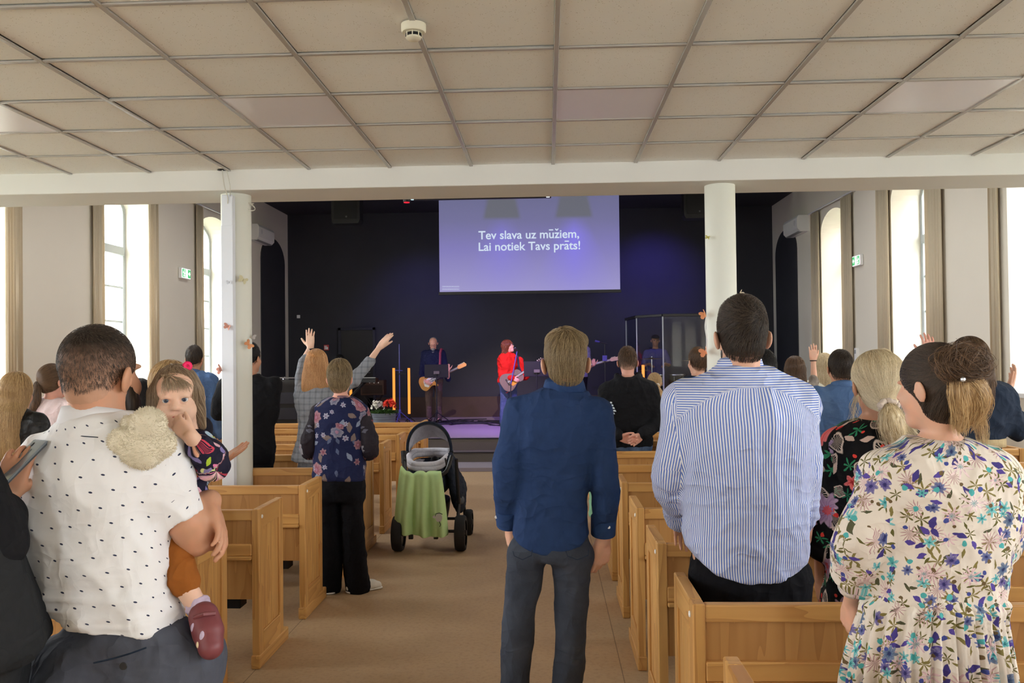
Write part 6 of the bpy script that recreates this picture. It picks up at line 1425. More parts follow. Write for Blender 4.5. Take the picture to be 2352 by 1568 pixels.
def drummer():
    Y = 17.95; p = Pn('drummer in cap seated behind the clear drum screen', 1505, 768, Y, z0=STG, yaw=PI, sk='tan', X=None); p.H = p.H+.18; q = A3(*p.root.location)
    for d in (-1, 1): p.sh[d][2] -= .02; p.el[d] = p.sh[d]+A3(-d*.10, -.06, -.25); p.wr[d] = p.el[d]+A3(d*.05, -.24, .04)
    p.kn = {d: p.bp(d*.20, .42, .55) for d in (-1, 1)}; p.an = {d: p.bp(d*.18, .40, .06) for d in (-1, 1)}; dz = A3(0, 0, -.30)
    p.hip = {d: p.bp(d*.10, 0, .58) for d in (-1, 1)}
    H = p.hc[2]-STG; p.rows = [(p.bp(0, y, z), a, b_) for z, a, b_, y in ((H-.17, .07, .07, -.01), (H-.21, .14, .09, -.01), (H-.27, .185, .11, 0), (H-.40, .19, .12, 0), (H-.55, .17, .12, 0), (H-.68, .18, .13, 0), (.52, .17, .12, 0))]
    p.neck = p.bp(0, -.01, H-.19); 
    for d in (-1, 1): p.sh[d] = p.bp(d*.185, 0, H-.25); p.el[d] = p.bp(d*.27, .05, H-.50); p.wr[d] = p.bp(d*.16, .28, H-.48)
    p.body(.010); p.top(cloth('violet_tee', (96, 92, 140)), 't_shirt', .012, 0, .45, .012, .007); p.pants(c_blackpants, rows=[(p.bp(0, .02, .70), .17, .13), (p.bp(0, .05, .50), .18, .15)]); p.shoes(c_shoe, .012); p.eyes()
    b = S(); b.ell(p.L(0, -.01, .055), A3(.086, .106, .075), .01, p.hR); b.plane(p.L(0, 0, .045), (0, 0, -1)); b.ell(p.L(0, .115, .052), A3(.07, .06, .008), .01, p.hR); mk(b, 'cap', c_black, p.root, .009)
    stl = empty('drum_stool', tuple(p.bp(0, -.02, 0)), 'round black drum stool under the drummer', 'stool')
    B().lathe([(.001, .40), (.16, .40), (.17, .43), (.16, .47), (.001, .48)], n=20).out('seat', c_black, stl, True); B().tube([(0, 0, .03), (0, 0, .41)], .015).out('post', c_shoe, stl)
    for t in (0, 2.1, 4.2): B().tube([(0, 0, .2), (.2*math.cos(t), .2*math.sin(t), .012)], .010).out('leg', c_shoe, stl)
drummer()
def keyplayer():
    Y = 17.3; p = Pn('keyboard player with long dark hair behind the raised arm in grey plaid', 781, 815, Y, z0=STG, yaw=-2.2, hyaw=-1.9, sex='f', sk='pink'); simple(p, {}, 'pants', c_black, c_blackpants, .013, bh=.010); p.long('black', -.28, .09, .05, -.06, 600, .014, .011)
keyplayer()
# ------------------------------------------------------------------ things on the stage, walls, ceiling and in the aisle
def emit(name, rgb, k):
    if name in _mc: return _mc[name]
    n = NT(name); n.base((.02, .02, .02), .6); n.b.inputs['Emission Color'].default_value = tuple(lin(rgb))+(1,); n.b.inputs['Emission Strength'].default_value = k; _mc[name] = n.m; return n.m
steel = flat('steel', (150, 150, 155), .3, .5, 1.0); chrome = flat('chrome', (205, 208, 214), .12, .6, 1.0); blk = flat('matt_black', (20, 20, 22), .6); plast = flat('black_plastic', (26, 26, 29), .4, .5)
# projection screen
SY = 16.2
def screen():
    a, b = P(1010, 671, SY), P(1424.5, 664, SY); x0, x1 = a[0], b[0]; zb = (a[2]+b[2])/2; zt = HALL-.12; cx, cz = (x0+x1)/2, (zb+zt)/2
    r = empty('projection_screen', (cx, SY, cz), 'large hanging projection screen showing white lyrics on violet', 'screen'); w, h = (x1-x0)/2, (zt-zb)/2
    n = NT('projected_picture'); q = n.sep(n.obj()); x, z = q[0], q[2]
    g = n.step(z, -h, h); col = n.ramp(g, [(0., lin((152, 146, 196))), (.12, lin((144, 138, 192))), (.45, lin((124, 118, 180))), (.75, lin((110, 108, 150))), (1., lin((104, 104, 140)))])
    for c0, k in ((-.30*w, .55), (.50*w, 1.)):
        zz = n.ma('SUBTRACT', .50*h, z); dx = n.ma('ABSOLUTE', n.ma('SUBTRACT', x, c0))
        wd = n.ma('ADD', .20, n.ma('MULTIPLY', n.ma('MAXIMUM', zz, 0.), .38)); bm_ = n.ma('MULTIPLY', n.step(n.ma('DIVIDE', dx, wd), 1.25, .0), n.ma('MULTIPLY', n.step(zz, -.06, .30), n.step(zz, 1.7, .3)))
        col = n.mix(n.ma('MULTIPLY', bm_, .9*k), col, lin((130, 120, 232)))
        lampw = n.ma('ADD', .26, n.ma('MULTIPLY', n.ma('SUBTRACT', .95*h, z), .22)); ml = n.ma('MULTIPLY', n.step(n.ma('SUBTRACT', dx, lampw), .05, -.03), n.step(z, .50*h, .58*h)); col = n.mix(n.ma('MULTIPLY', ml, .85), col, lin((98, 100, 106)))
    n.base((.05, .05, .05), .8, .1); n.L.new(col, n.b.inputs['Emission Color']); n.b.inputs['Emission Strength'].default_value = .40
    B().box(-w, w, -.004, .004, -h, h).out('fabric', n.m, r)
    B().box(-w-.02, w+.02, -.02, .02, -h-.06, -h, .006).out('bottom_bar', plast, r); B().box(-w-.08, w+.08, -.07, .07, h, h+.12, .01).out('casing', plast, r)
    for s in (-1, 1): B().box(s*w-.05, s*w+.05, -.03, .03, h+.02, h+.115).out('bracket', plast, r)
    tm = emit('lyric_white', (206, 220, 238), .40)
    def text(s, px0, px1, ybase):
        A, Z = P(px0, ybase, SY), P(px1, ybase, SY); cu = bpy.data.curves.new('lettering', 'FONT'); cu.body = s; cu.size = .2; cu.offset = .0026; cu.extrude = .0015; cu.materials.append(tm)
        o = link(bpy.data.objects.new('lettering', cu)); bpy.context.view_layer.update(); k = (Z[0]-A[0])/o.dimensions.x
        me = bpy.data.meshes.new_from_object(o.evaluated_get(bpy.context.evaluated_depsgraph_get())); bpy.data.objects.remove(o); me.materials.clear(); me.materials.append(tm)
        o = link(bpy.data.objects.new('lettering', me)); o.parent = r; o.rotation_euler = (PI/2, 0, 0); o.location = (A[0]-cx, -.008, A[2]-cz); o.scale = (k, k, k); return o
    def wid(s_):
        cu = bpy.data.curves.new('measure', 'FONT'); cu.body = s_; cu.size = .2; o = link(bpy.data.objects.new('measure', cu)); bpy.context.view_layer.update(); x = max(v[0] for v in o.bound_box); bpy.data.objects.remove(o); return x
    l1 = text('Tev slava uz muziem,', 1099, 1330, 549.5); l2 = text('Lai notiek Tavs prats!', 1098, 1331, 576)
    for l, pre, kind in ((l1, ('Tev slava uz m', 'Tev slava uz mu'), 'macron'), (l1, ('Tev slava uz mu', 'Tev slava uz muz'), 'caron'), (l2, ('Lai notiek Tavs pr', 'Lai notiek Tavs pra'), 'macron')):
        x0, x1 = wid(pre[0])+.012, wid(pre[1]); xm = (x0+x1)/2; k = l.scale[0]; bb = B(); ww = .036 if kind == 'macron' else .034; z0 = .128
        if kind == 'macron': bb.box(xm-ww, xm+ww, -.001, .001, z0, z0+.019)
        else: bb.prism([(xm-ww, z0+.03), (xm-ww+.02, z0+.03), (xm, z0+.014), (xm+ww-.02, z0+.03), (xm+ww, z0+.03), (xm+.010, z0-.004), (xm-.010, z0-.004)], -.001, .001)
        o = bb.out(kind, tm, r); o.scale = (k, 1, k); o.location = l.location
    for y, ln in ((658, 39), (664, 39)):
        A = P(1016, y, SY); bb = B(); k = 0; u = 0
        g_ = random.Random(int(y))
        while u < ln:
            d = g_.choice((2.2, 3.0, 3.6)); p0 = P(1016+u, y, SY); p1 = P(1016+min(ln, u+d), y, SY); bb.box(p0[0]-cx, p1[0]-cx, -.007, -.0045, p0[2]-cz-.012, p0[2]-cz+.012); u += d+.7
        bb.out('caption_line', emit('caption_white', (172, 174, 210), .42), r)['kind'] = 'stuff'
screen()
def speaker_box(x, Y, lab):
    a = P(x, 513 if x < 1000 else 501, Y); r = empty('loudspeaker', tuple(a), lab, 'loudspeaker')
    m = flat('speaker_black', (27, 27, 28), .5)
    B().prism([(-.24, -.02), (.24, -.02), (.27, .05), (.27, .62), (-.27, .62), (-.27, .05)], -.15, .15).out('cabinet', m, r); B().box(-.22, .22, -.16, -.15, .06, .56, .006).out('grille', blk, r)
    B().box(.0, .03, -.166, -.16, .09, .12).out('badge', flat('badge_grey', (90, 90, 92), .4), r); B().tube([(0, 0, .60), (0, 0, HALL-a[2])], .018).out('hanger', plast, r)
speaker_box(798, 16.1, 'black loudspeaker hung high left of the projection screen'); speaker_box(1602, 16.1, 'black loudspeaker hung high right of the projection screen')
# light bar under the ceiling, with its lamps
def light_bar():
    a, b = P(948, 460, 12.), P(1266, 455, 12.); r = empty('light_bar', tuple((a+b)/2), 'black stage light bar under the ceiling before the screen', 'light bar'); w = (b[0]-a[0])/2
    B().box(-w, w, -.03, .03, -.0, .05, .006).out('bar', plast, r)
    for x in (-.9, .9): B().tube([(x, 0, .04), (x, 0, HALL-a[2]+.02)], .012).out('hanger', plast, r)
    for i, x in enumerate((-1.4*w/1.5, .93*w)):
        pass
    B().box(w-.07, w-.02, -.045, -.03, .0, .04, .004).out('indicator', emit('indicator_white', (220, 226, 230), .5), r)
    c = P(934, 460, 12.); lp = empty('stage_lamp', tuple(c), 'small red stage lamp at the end of the light bar', 'lamp'); B().lathe([(.03, -.03), (.05, -.02), (.052, .10), (.03, .14)], (0, 0, 0), 16).out('body', plast, lp, True); B().lathe([(.001, -.034), (.042, -.034), (.042, -.028)], (0, 0, 0), 16).out('lens', emit('red_lens', (190, 20, 40), .8), lp, True); B().tube([(0, 0, .13), (0, 0, HALL-c[2]+.01)], .010).out('hanger', plast, lp)
    c2 = P(951, 455, 12.); B().box(-w-.02, -w+.02, -.05, -.03, .0, .06, .003).out('indicator', emit('indicator_cyan', (190, 225, 235), .5), r)
light_bar()
# exit signs
def exit_sign(X, s, y, z, lab):
    r = empty('exit_sign', (X+s*.03, y, z), lab, 'exit sign'); B().box(-.025, .025, -.17, .17, -.085, .085, .008).out('housing', m_white, r); f = s*.026
    g = emit('sign_green', (60, 150, 90), .8); B().box(min(f, f+s*.004), max(f, f+s*.004), -.155, .155, -.07, .07).out('face', emit('sign_white', (236, 246, 238), 1.1), r)
    x0, x1 = sorted((f+s*.004, f+s*.006))
    def pr(pts, nm): B().prism(pts, x0, x1, 'x').out(nm, g, r)
    pr([(-.15, -.065), (-.04, -.065), (-.04, .065), (-.15, .065)], 'green_field'); pr([(.05, -.065), (.15, -.065), (.15, .065), (.05, .065)], 'green_field')
    x0, x1 = sorted((f+s*.006, f+s*.008)); w = emit('sign_white', 0, 0)
    def pw(pts, nm): B().prism(pts, x0, x1, 'x').out(nm, w, r)
    pw([(.07, -.012), (.105, -.012), (.105, -.035), (.138, 0), (.105, .035), (.105, .012), (.07, .012)], 'arrow')
    pw([(-.12, -.05), (-.10, -.02), (-.105, .01), (-.125, .0), (-.13, .012), (-.10, .03), (-.085, .028), (-.07, .005), (-.055, .0), (-.058, -.01), (-.078, -.005), (-.085, .0), (-.085, -.02), (-.065, -.03), (-.065, -.055), (-.078, -.055), (-.078, -.036), (-.098, -.032), (-.108, -.055)], 'running_figure')
    B().lathe([(.001, 0), (.010, 0), (.010, .002)], (x0 if s > 0 else x1, -.085, .045), 12, 'x').out('running_head', w, r)
a = P(420, 629, 13.1); exit_sign(XL, 1, 13.08, 3.05, 'lit green exit sign on the left wall'); exit_sign(XR, -1, 13.42, 3.12, 'lit green exit sign on the right wall')
# air conditioners
def aircon(X, s, y, z, lab):
    r = empty('air_conditioner', (X, y, z), lab, 'air conditioner'); pf = [(0, -.15), (s*.16, -.15), (s*.215, -.09), (s*.22, .10), (s*.19, .15), (0, .15)]
    B().prism([(p, q) for p, q in pf], -.46, .46, 'y').out('housing', m_white, r); x0, x1 = sorted((s*.10, s*.19)); B().box(x0, x1, -.40, .40, -.153, -.143, .002).out('outlet_flap', flat('flap_grey', (150, 152, 156), .5), r)
    x0, x1 = sorted((s*.03, s*.17)); B().box(x0, x1, -.38, .38, .149, .153).out('intake_grille', flat('grille_grey', (120, 122, 124), .6), r)
    B().tube([(s*.219, -.30, .02), (s*.223, -.30, .02)], .05, 18).out('badge', flat('badge_white', (210, 212, 214), .3), r)
aircon(XR, -1, 16.4, 4.10, 'white air conditioner on the right wall above the black arch'); aircon(XL, 1, 16.45, 4.13, 'white air conditioner on the left wall beyond the pillar')
props(B().box(XL, XL+.012, 12.44, 12.84, 1.38, 1.70, .002).out('notice', flat('notice_paper', (196, 204, 222), .6)), 'pale blue notice on the left wall behind the toddler', 'notice')
c = P(1962, 819, 13.3); r = empty('wall_box', (XR-.02, 13.55, 1.66), 'small white box on the right wall beside a curtain', 'wall box'); B().box(-.03, .02, -.05, .05, -.11, .11, .006).out('case', m_white, r); B().box(-.034, -.028, -.03, .03, .02, .08, .003).out('display', flat('flap_grey', (150, 152, 156), .5), r)
c = P(750, 798, YB); r = empty('fire_sign', (c[0], YB-.015, c[2]), 'red and white fire alarm sign on the black back wall', 'sign'); B().box(-.055, .055, -.006, .006, -.06, .06, .003).out('plate', flat('sign_red', (196, 70, 70), .5), r)
B().box(-.012, .038, -.009, -.006, -.04, .012).box(-.038, -.018, -.009, -.006, -.04, .04).box(-.01, .012, -.009, -.006, .018, .04).out('pictogram', m_white, r)
c = P(686, 727, YB); r = empty('wall_switch', (c[0], YB-.015, c[2]), 'small white switch on the black back wall', 'switch'); B().box(-.035, .035, -.01, .01, -.035, .035, .004).out('plate', m_white, r); B().box(-.015, .015, -.016, -.01, -.02, .02, .003).out('rocker', m_white, r)
# smoke detector
c = P(948, 62, 3.56); r = empty('smoke_detector', (-.545, 3.545, 3.098), 'round white smoke detector on the ceiling', 'smoke detector'); md = flat('detector_plastic', (228, 222, 202), .4)
B().lathe([(.052, 0), (.052, -.028), (.047, -.034), (.030, -.036)], n=36).out('base', md, r, True); B().lathe([(.030, -.034), (.032, -.060), (.024, -.066), (.001, -.066)], n=28).out('cap', md, r, True)
B().lathe([(.0335, -.040), (.0345, -.052), (.030, -.052)], n=28, close=False).out('vent_ring', blk, r, True)
for t in np.linspace(0, 2*PI, 9)[:-1]: B().box(-.002, .002, .030, .036, -.058, -.036).out('rib', md, r).rotation_euler = (0, 0, t)
# cables at the top of the left pillar, ribbon and butterflies
c_w = flat('white_cable', (214, 210, 200), .5)
h0, h1, h2 = P(510, 391, 6.20), P(515, 425, 6.17), P(523, 452, 6.245); w_ = props(B().tube(cat([h0+A3(0, 0, .02), h1, h2, h2-A3(0, 0, .05)], 5), .004, 6).tube(cat([h0+A3(.03, 0, .02), P(528, 425, 6.17), P(528, 455, 6.28)], 5), .003, 6).out('loose_cable', c_w, None, True), 'thin pale cables dropping from the ceiling into the duct', 'cable')
lp = [P(578+8*math.sin(t*1.6), 474+10*math.cos(t), 6.42+.02*math.sin(t*2)) for t in np.linspace(-2.4, 4.2, 22)]; props(B().tube(lp, .004, 6).out('cable_loop', c_w, None, True), 'loop of white cable at the top of the left pillar', 'cable')
props(B().lathe([(.001, 0), (.035, 0), (.03, .006), (.001, .008)], tuple(h0), 14).out('cable_hole', blk, None, True), 'dark cable hole in the ceiling above the duct', 'hole')
def butterfly(x, y, Y, rgb, size, rot, yaw, lab, fold=.5, on=None):
    c = P(x, y, Y); r = empty('butterfly', tuple(c), lab, 'paper butterfly', 'paper butterflies on the pillars'); m = flat('paper_%d_%d_%d' % rgb, rgb, .8, .1); k = size
    w = [(0, .02), (.25, .42), (.62, .62), (.95, .55), (.98, .25), (.70, .02), (.85, -.18), (.80, -.50), (.52, -.62), (.26, -.42), (0, -.08)]
    for s in (-1, 1):
        v = [(s*p*math.cos(fold)*k, -p*math.sin(fold)*k, q*k) for p, q in w]+[(s*p*math.cos(fold)*k, -p*math.sin(fold)*k+.0015, q*k) for p, q in w]; n = len(w)
        pyd('wing', v, [tuple(range(n)), tuple(range(2*n-1, n-1, -1))]+[(i, i+n, (i+1) % n+n, (i+1) % n) for i in range(n)], m, r)
    B().tube([(0, 0, -.3*k), (0, -.004, .1*k), (0, 0, .34*k)], [.002, .004, .002], 6).out('body', m, r)
    r.rotation_euler = (0, rot, yaw)
pk, pe, be, cr, gy = (206, 150, 132), (222, 156, 112), (206, 200, 166), (226, 214, 192), (196, 190, 186)
fY = 6.30
butterfly(559, 643, 6.315, be, .042, .5, .1, 'cream paper butterfly highest on the left pillar'); butterfly(524, 750, 6.246, pk, .036, .4, -.3, 'dusky pink paper butterfly on the cable duct')
butterfly(571, 791, 6.34, pe, .042, .9, .5, 'peach paper butterfly on the left pillar'); butterfly(579, 773, 6.41, gy, .030, .2, 1.0, 'grey paper butterfly on the edge of the left pillar', .8); butterfly(509, 848, 6.27, (198, 138, 122), .050, -.5, -1.0, 'pink paper butterfly sticking out left of the cable duct', .7); butterfly(527, 648, 6.248, (214, 218, 226), .024, 0, 0, 'white paper butterfly high on the cable duct')
butterfly(1699, 674, 6.42, cr, .036, .5, .9, 'cream paper butterfly on the far edge of the right pillar', .8); butterfly(1621, 722, 6.36, pe, .050, -.4, -1.1, 'peach paper butterfly above the hanging ribbon', .9); butterfly(1622, 808, 6.34, (224, 150, 110), .055, -.3, -1.0, 'peach paper butterfly below the hanging ribbon', .7); butterfly(1626, 545, 6.315, (206, 198, 120), .022, .3, -.6, 'tiny yellow paper butterfly high on the right pillar')
rb = [P(1623, 726, 6.36), P(1620, 750, 6.33), P(1624, 780, 6.33), P(1622, 808, 6.34)]; props(B().tube(cat(rb, 5), .006, 6).out('ribbon', flat('white_ribbon', (222, 220, 214), .6), None, True), 'thin white ribbon linking two butterflies on the right pillar', 'ribbon')
# amber light tubes
amb = emit('amber_tube', (255, 150, 58), .55)
for x, y0, y1, Y, lab in ((905, 845, 922, 17.0, 'amber light tube behind the flower pot'), (940, 845, 950, 17.2, 'amber light tube next to the violet lit microphone stand'), (806, 850, 922, 17.0, 'amber light tube behind the rose print blouse'), (1478, 838, 905, 15.3, 'amber light tube before the drum screen')):
    a, b = P(x, y0, Y), P(x, y1, Y); r = empty('light_tube', (b[0], Y, STG), lab, 'light tube', None); zt, zb = a[2]-STG, max(.10, P(x, 950, Y)[2]-STG)
    if x == 1478: zb = .3
    B().lathe([(.001, zb), (.026, zb), (.026, zt), (.001, zt)], n=16).out('tube', amb, r, True); B().tube([(0, 0, 0.01), (0, 0, zb)], .012).out('post', blk, r)
    for t in (.3, 2.4, 4.5): B().tube([(0, 0, .10), (.12*math.cos(t), .12*math.sin(t), .008)], .008).out('foot', blk, r)
# microphone and music stands
def tripod(r, h, m, rad=.28, post=.010):
    B().tube([(0, 0, .12), (0, 0, h)], post).out('post', m, r)
    for t in (.4, 2.5, 4.6): B().tube([(0, 0, .26), (rad*math.cos(t), rad*math.sin(t), .012)], .009).out('leg', m, r)
    B().lathe([(.02, .22), (.024, .24), (.024, .28), (.02, .30)], n=12).out('collar', m, r, True)
mv = flat('violet_lit_metal', (72, 68, 150), .4, .5)  # violet stage light put into the base colour of the metal
a = P(917, 790, 16.5); r = empty('microphone_stand', (a[0], 16.5, STG), 'tall straight microphone stand with a small tray, left of the guitarist', 'microphone stand'); tripod(r, a[2]-STG, mv); zt = P(917, 857, 16.5)[2]-STG; B().box(-.06, .14, -.06, .06, zt-.02, zt, .005).out('tray', plast, r); B().tube([(-.09, 0, zt+.06), (.06, 0, zt+.05)], .008).out('clamp', mv, r)
Y = 15.95; a = P(1190, 803, Y); bse = P(1173, 885, Y); r = empty('microphone_stand', (bse[0], Y, STG), 'boom microphone stand in front of the singer', 'microphone stand'); hz = P(1174, 880, Y)[2]-STG; tripod(r, hz, plast); d = a-A3(bse[0], Y, STG)
B().tube([(0, 0, hz-.02), tuple(d*A3(.8, 1, 1)-A3(0, 0, .08)), tuple(d+A3(-.02, .0, -.03))], .009).out('boom', mv, r); B().tube([tuple(d+A3(.0, .0, -.02)), tuple(d+A3(-.05, .10, .02))], [.012, .02]).out('microphone', plast, r, True); B().lathe([(.001, -.024), (.017, -.017), (.024, 0), (.017, .017), (.001, .024)], tuple(d+A3(-.06, .115, .026)), 14).out('microphone_head', steel, r, True)
Y = 16.9; a = P(1389, 786, Y); r = empty('microphone_stand', (a[0], Y, STG), 'microphone stand with a horizontal boom, right of the bass player', 'microphone stand'); h = P(1389, 790, Y)[2]-STG; tripod(r, h, plast); B().tube([(-.17, 0, h+.06), (.05, 0, h+.0)], .012).out('boom', plast, r); B().tube([(-.19, 0, h+.065), (-.10, 0, h+.045)], [.022, .016]).out('microphone', mv, r, True); zc = P(1389, 823, Y)[2]-STG; B().box(-.05, .04, -.03, .03, zc-.05, zc+.06, .006).out('clip', mv, r)
def music_stand(x0, x1, y0, y1, Y, lab):
    a, b = P(x0, y0, Y), P(x1, y1, Y); r = empty('music_stand', ((a[0]+b[0])/2, Y, STG), lab, 'music stand'); w = (b[0]-a[0])/2; zb, zt = b[2]-STG, a[2]-STG
    B().box(-w, w, .0, .008, zb, zt, .003).out('desk', blk, r).rotation_euler = (0, 0, 0); B().box(-w, w, .0, .05, zb-.01, zb, .003).out('lip', blk, r); B().box(-.05, .06, -.035, -.002, zb+.06, zb+.12, .005).out('bracket', flat('bracket_grey', (98, 92, 84), .5), r); tripod(r, zb+.08, blk, .34, .012); return r
music_stand(975, 1030, 837, 866, 16.2, 'black music stand in front of the bald guitarist'); music_stand(1203, 1262, 830, 863, 15.6, 'black music stand between the singer and the fair haired man')
# amplifier, keyboard, monitor, pedals
a, b = P(845, 873, 17.4), P(876, 935, 17.4); r = empty('amplifier', ((a[0]+b[0])/2, 17.5, STG), 'brown amplifier box on a stand left of the flower pot', 'amplifier'); w = .20; z0, z1 = P(860, 907, 17.4)[2]-STG, a[2]-STG
mb = flat('brown_tolex', (62, 44, 36), .7); B().box(-.28, w, -.15, .15, z0, z1, .012).out('cabinet', mb, r); B().box(-.25, w-.03, -.158, -.15, z0+.03, z1-.10, .004).out('grille', flat('grille_cloth', (44, 36, 32), .9, bump=.3), r)
for s in (-1, 1):
    for t in (-1, 1): B().tube([(s*.18-.04, t*.1, z0), (-s*.16-.04, t*.1, .01)], .012).out('stand_leg', blk, r)
for k in range(4): B().lathe([(.012, 0), (.012, .02)], (-.18+k*.09, -.155, z1-.05), 10, 'y').out('knob', m_cap, r, True)
a = P(800, 880, 16.6); r = empty('keyboard', (a[0]-.1, 16.7, STG), 'black stage keyboard on a crossed stand before the keyboard player', 'keyboard'); B().box(-.65, .65, -.15, .15, .82, .91, .01).out('body', plast, r); B().box(-.6, .6, .0, .14, .905, .918, .002).out('white_keys', m_cap, r)
B().box(-.55, .55, .06, .14, .916, .926, .002).out('black_keys', blk, r)
for s in (-1, 1): B().tube([(s*.4, -.1, .82), (-s*.4, -.1, .015)], .015).out('stand_leg', blk, r); B().tube([(s*.4, .1, .82), (-s*.4, .1, .015)], .015).out('stand_leg', blk, r)
for x0, x1, Y, lab in ((920, 990, 14.35, 'flat black stage monitor behind the front left pew'), (845, 868, 14.9, 'black stage monitor left of the flower pot')):
    a, b = P(x0, 960, Y), P(x1, 960, Y); w = (b[0]-a[0])/2; r = empty('stage_monitor', ((a[0]+b[0])/2, Y, STG), lab, 'stage monitor'); hh = .15 if x0 > 900 else .34
    B().prism([(-.16, 0), (.18, 0), (.18, .06), (-.05, hh), (-.16, hh*.9)], -w, w, 'x').out('cabinet', plast, r); B().box(-w+.02, w-.02, -.168, -.16, .02, hh*.8, .003).out('grille', blk, r)
for x, y, lab in ((1000, 958, 'silver effects pedal at the foot of the music stand'), (965, 956, 'pale effects pedal behind the flat stage monitor')):
    c = P(x, y, 15.6); r = empty('effects_pedal', (c[0], 15.6, STG), lab, 'pedal'); B().prism([(-.07, 0), (.07, 0), (.07, .05), (-.07, .03)], -.05, .05, 'x').out('case', steel, r); B().lathe([(.012, .04), (.012, .06)], (0, -.02, 0), 12).out('switch', m_cap, r, True)
    B().lathe([(.008, .04), (.008, .06)], (0.02, .04, 0), 10).out('knob', plast, r, True)
g = np.random.default_rng(6); cab = B()
for k in range(7):
    x = P(1020+g.random()*80, 960, 16.9)[0]; pts = [A3(x+.5*g.normal(), 16.9+.45*g.normal(), STG+.013) for _ in range(7)]; cab.tube(cat(pts, 5), .008, 5)
props(cab.out('cable_tangle', plast, None, True), 'black cables lying in a tangle on the stage right of the guitarist', 'cables', None, 'stuff')
# flower pot
a, b = P(852, 948, 14.3), P(910, 948, 14.3); pc = A3((a[0]+b[0])/2, 14.3, STG); R_ = (b[0]-a[0])/2
r = empty('flower_pot', tuple(pc), 'grey ribbed flower pot with white and red flowers on the stage', 'flower pot'); prof = []
for k in range(25): z = .36*k/24; prof.append((R_*(.78+.20*k/24)+.004*math.sin(k*2.1), z))
B().lathe(prof+[(R_, .355), (R_, .375), (R_*.92, .372), (R_*.9, .30), (.001, .30)], n=40).out('pot', flat('zinc_grey', (98, 104, 114), .45, .5, bump=.1, bs=20), r, True)
B().lathe([(.001, .33), (R_*.9, .33)], n=24, close=False).out('soil', flat('soil', (50, 36, 26), .95), r)
def petal_mesh(nm, m, n=5, rr=.022):
    v = []; f = []
    for i in range(n):
        t = 2*PI*i/n; d = A3(math.cos(t), math.sin(t), 0); s = A3(-d[1], d[0], 0); k = len(v); v += [A3(0, 0, 0), d*rr*.6+s*rr*.42+A3(0, 0, .004), d*rr*1.1+A3(0, 0, .003), d*rr*.6-s*rr*.42+A3(0, 0, .004)]; f.append((k, k+1, k+2, k+3))
    o = pyd(nm, v, f, m, r); o.modifiers.new('t', 'SOLIDIFY').thickness = .0012; return o
mw_, mr_ = flat('petal_white', (240, 236, 224), .6), flat('petal_red', (226, 62, 36), .6); ml_ = flat('leaf_green', (62, 98, 40), .6, var=.25, vs=20)
fw, fr_ = petal_mesh('white_flower', mw_), petal_mesh('red_flower', mr_); g = np.random.default_rng(11); first_ = {0: True, 1: True}
for k in range(150):
    red = k % 2; t = g.random()*2*PI; q = g.random()**.5; x = -.10+.11*math.cos(t)*q if not red else .10+.10*math.cos(t)*q; y = .14*math.sin(t)*q; z = .47+.09*(1-(q**2))+(.03 if red else 0)+.02*g.normal()
    o = (fr_ if red else fw) if first_[red] else child(link((fr_ if red else fw).copy()), r)
    first_[red] = False; o.location = (x, y, z); o.rotation_euler = (.9*math.sin(t)*q+.5+.3*g.normal(), .9*math.cos(t)*q+.3*g.normal(), g.random()*6); s = .8+.5*g.random(); o.scale = (s, s, s)
lv = []; lf = []
for k in range(520):
    t = g.random()*2*PI; q = g.random()**.5; c_ = A3(.235*q*math.cos(t), .2*q*math.sin(t), .37+.06*g.random()*(1.3-q)); d = unit(A3(math.cos(t), math.sin(t), .5*g.normal()+.3)); s = unit(np.cross(d, A3(0, 0, 1)+g.normal(0, .3, 3))); n0 = len(lv); L_ = .035+.025*g.random()
    lv += [c_, c_+d*L_*.45+s*L_*.28, c_+d*L_, c_+d*L_*.45-s*L_*.28]; lf.append((n0, n0+1, n0+2, n0+3))
pyd('leaves', lv, lf, ml_, r)['kind'] = 'stuff'
# glazed black cabinet with chrome frame at the stage side
a, b = P(627, 868, 14.6), P(682, 868, 14.6); r = empty('cabinet', ((a[0]+b[0])/2, 14.9, STG), 'black glass cabinet with chrome frame left of the stage', 'cabinet'); w = (b[0]-a[0])/2; h = a[2]-STG
B().box(-w+.02, w-.02, -.2, .25, .04, h-.03, .01).out('carcass', flat('gloss_black', (22, 22, 26), .12, .6), r)
for s in (-1, 1):
    for t in (-.22, .26): B().tube([(s*(w-.01), t, 0), (s*(w-.01), t, h-.02), (s*(w-.04), t, h)], .014).out('chrome_post', chrome, r, True)
B().tube([(-w+.03, -.22, h), (w-.03, -.22, h)], .014).out('chrome_rail', chrome, r, True)
for z in (.35, .62): B().box(-w+.03, w-.03, -.215, -.2, z-.10, z+.10, .008).out('drawer', flat('gloss_blue_black', (34, 36, 46), .2, .6), r)
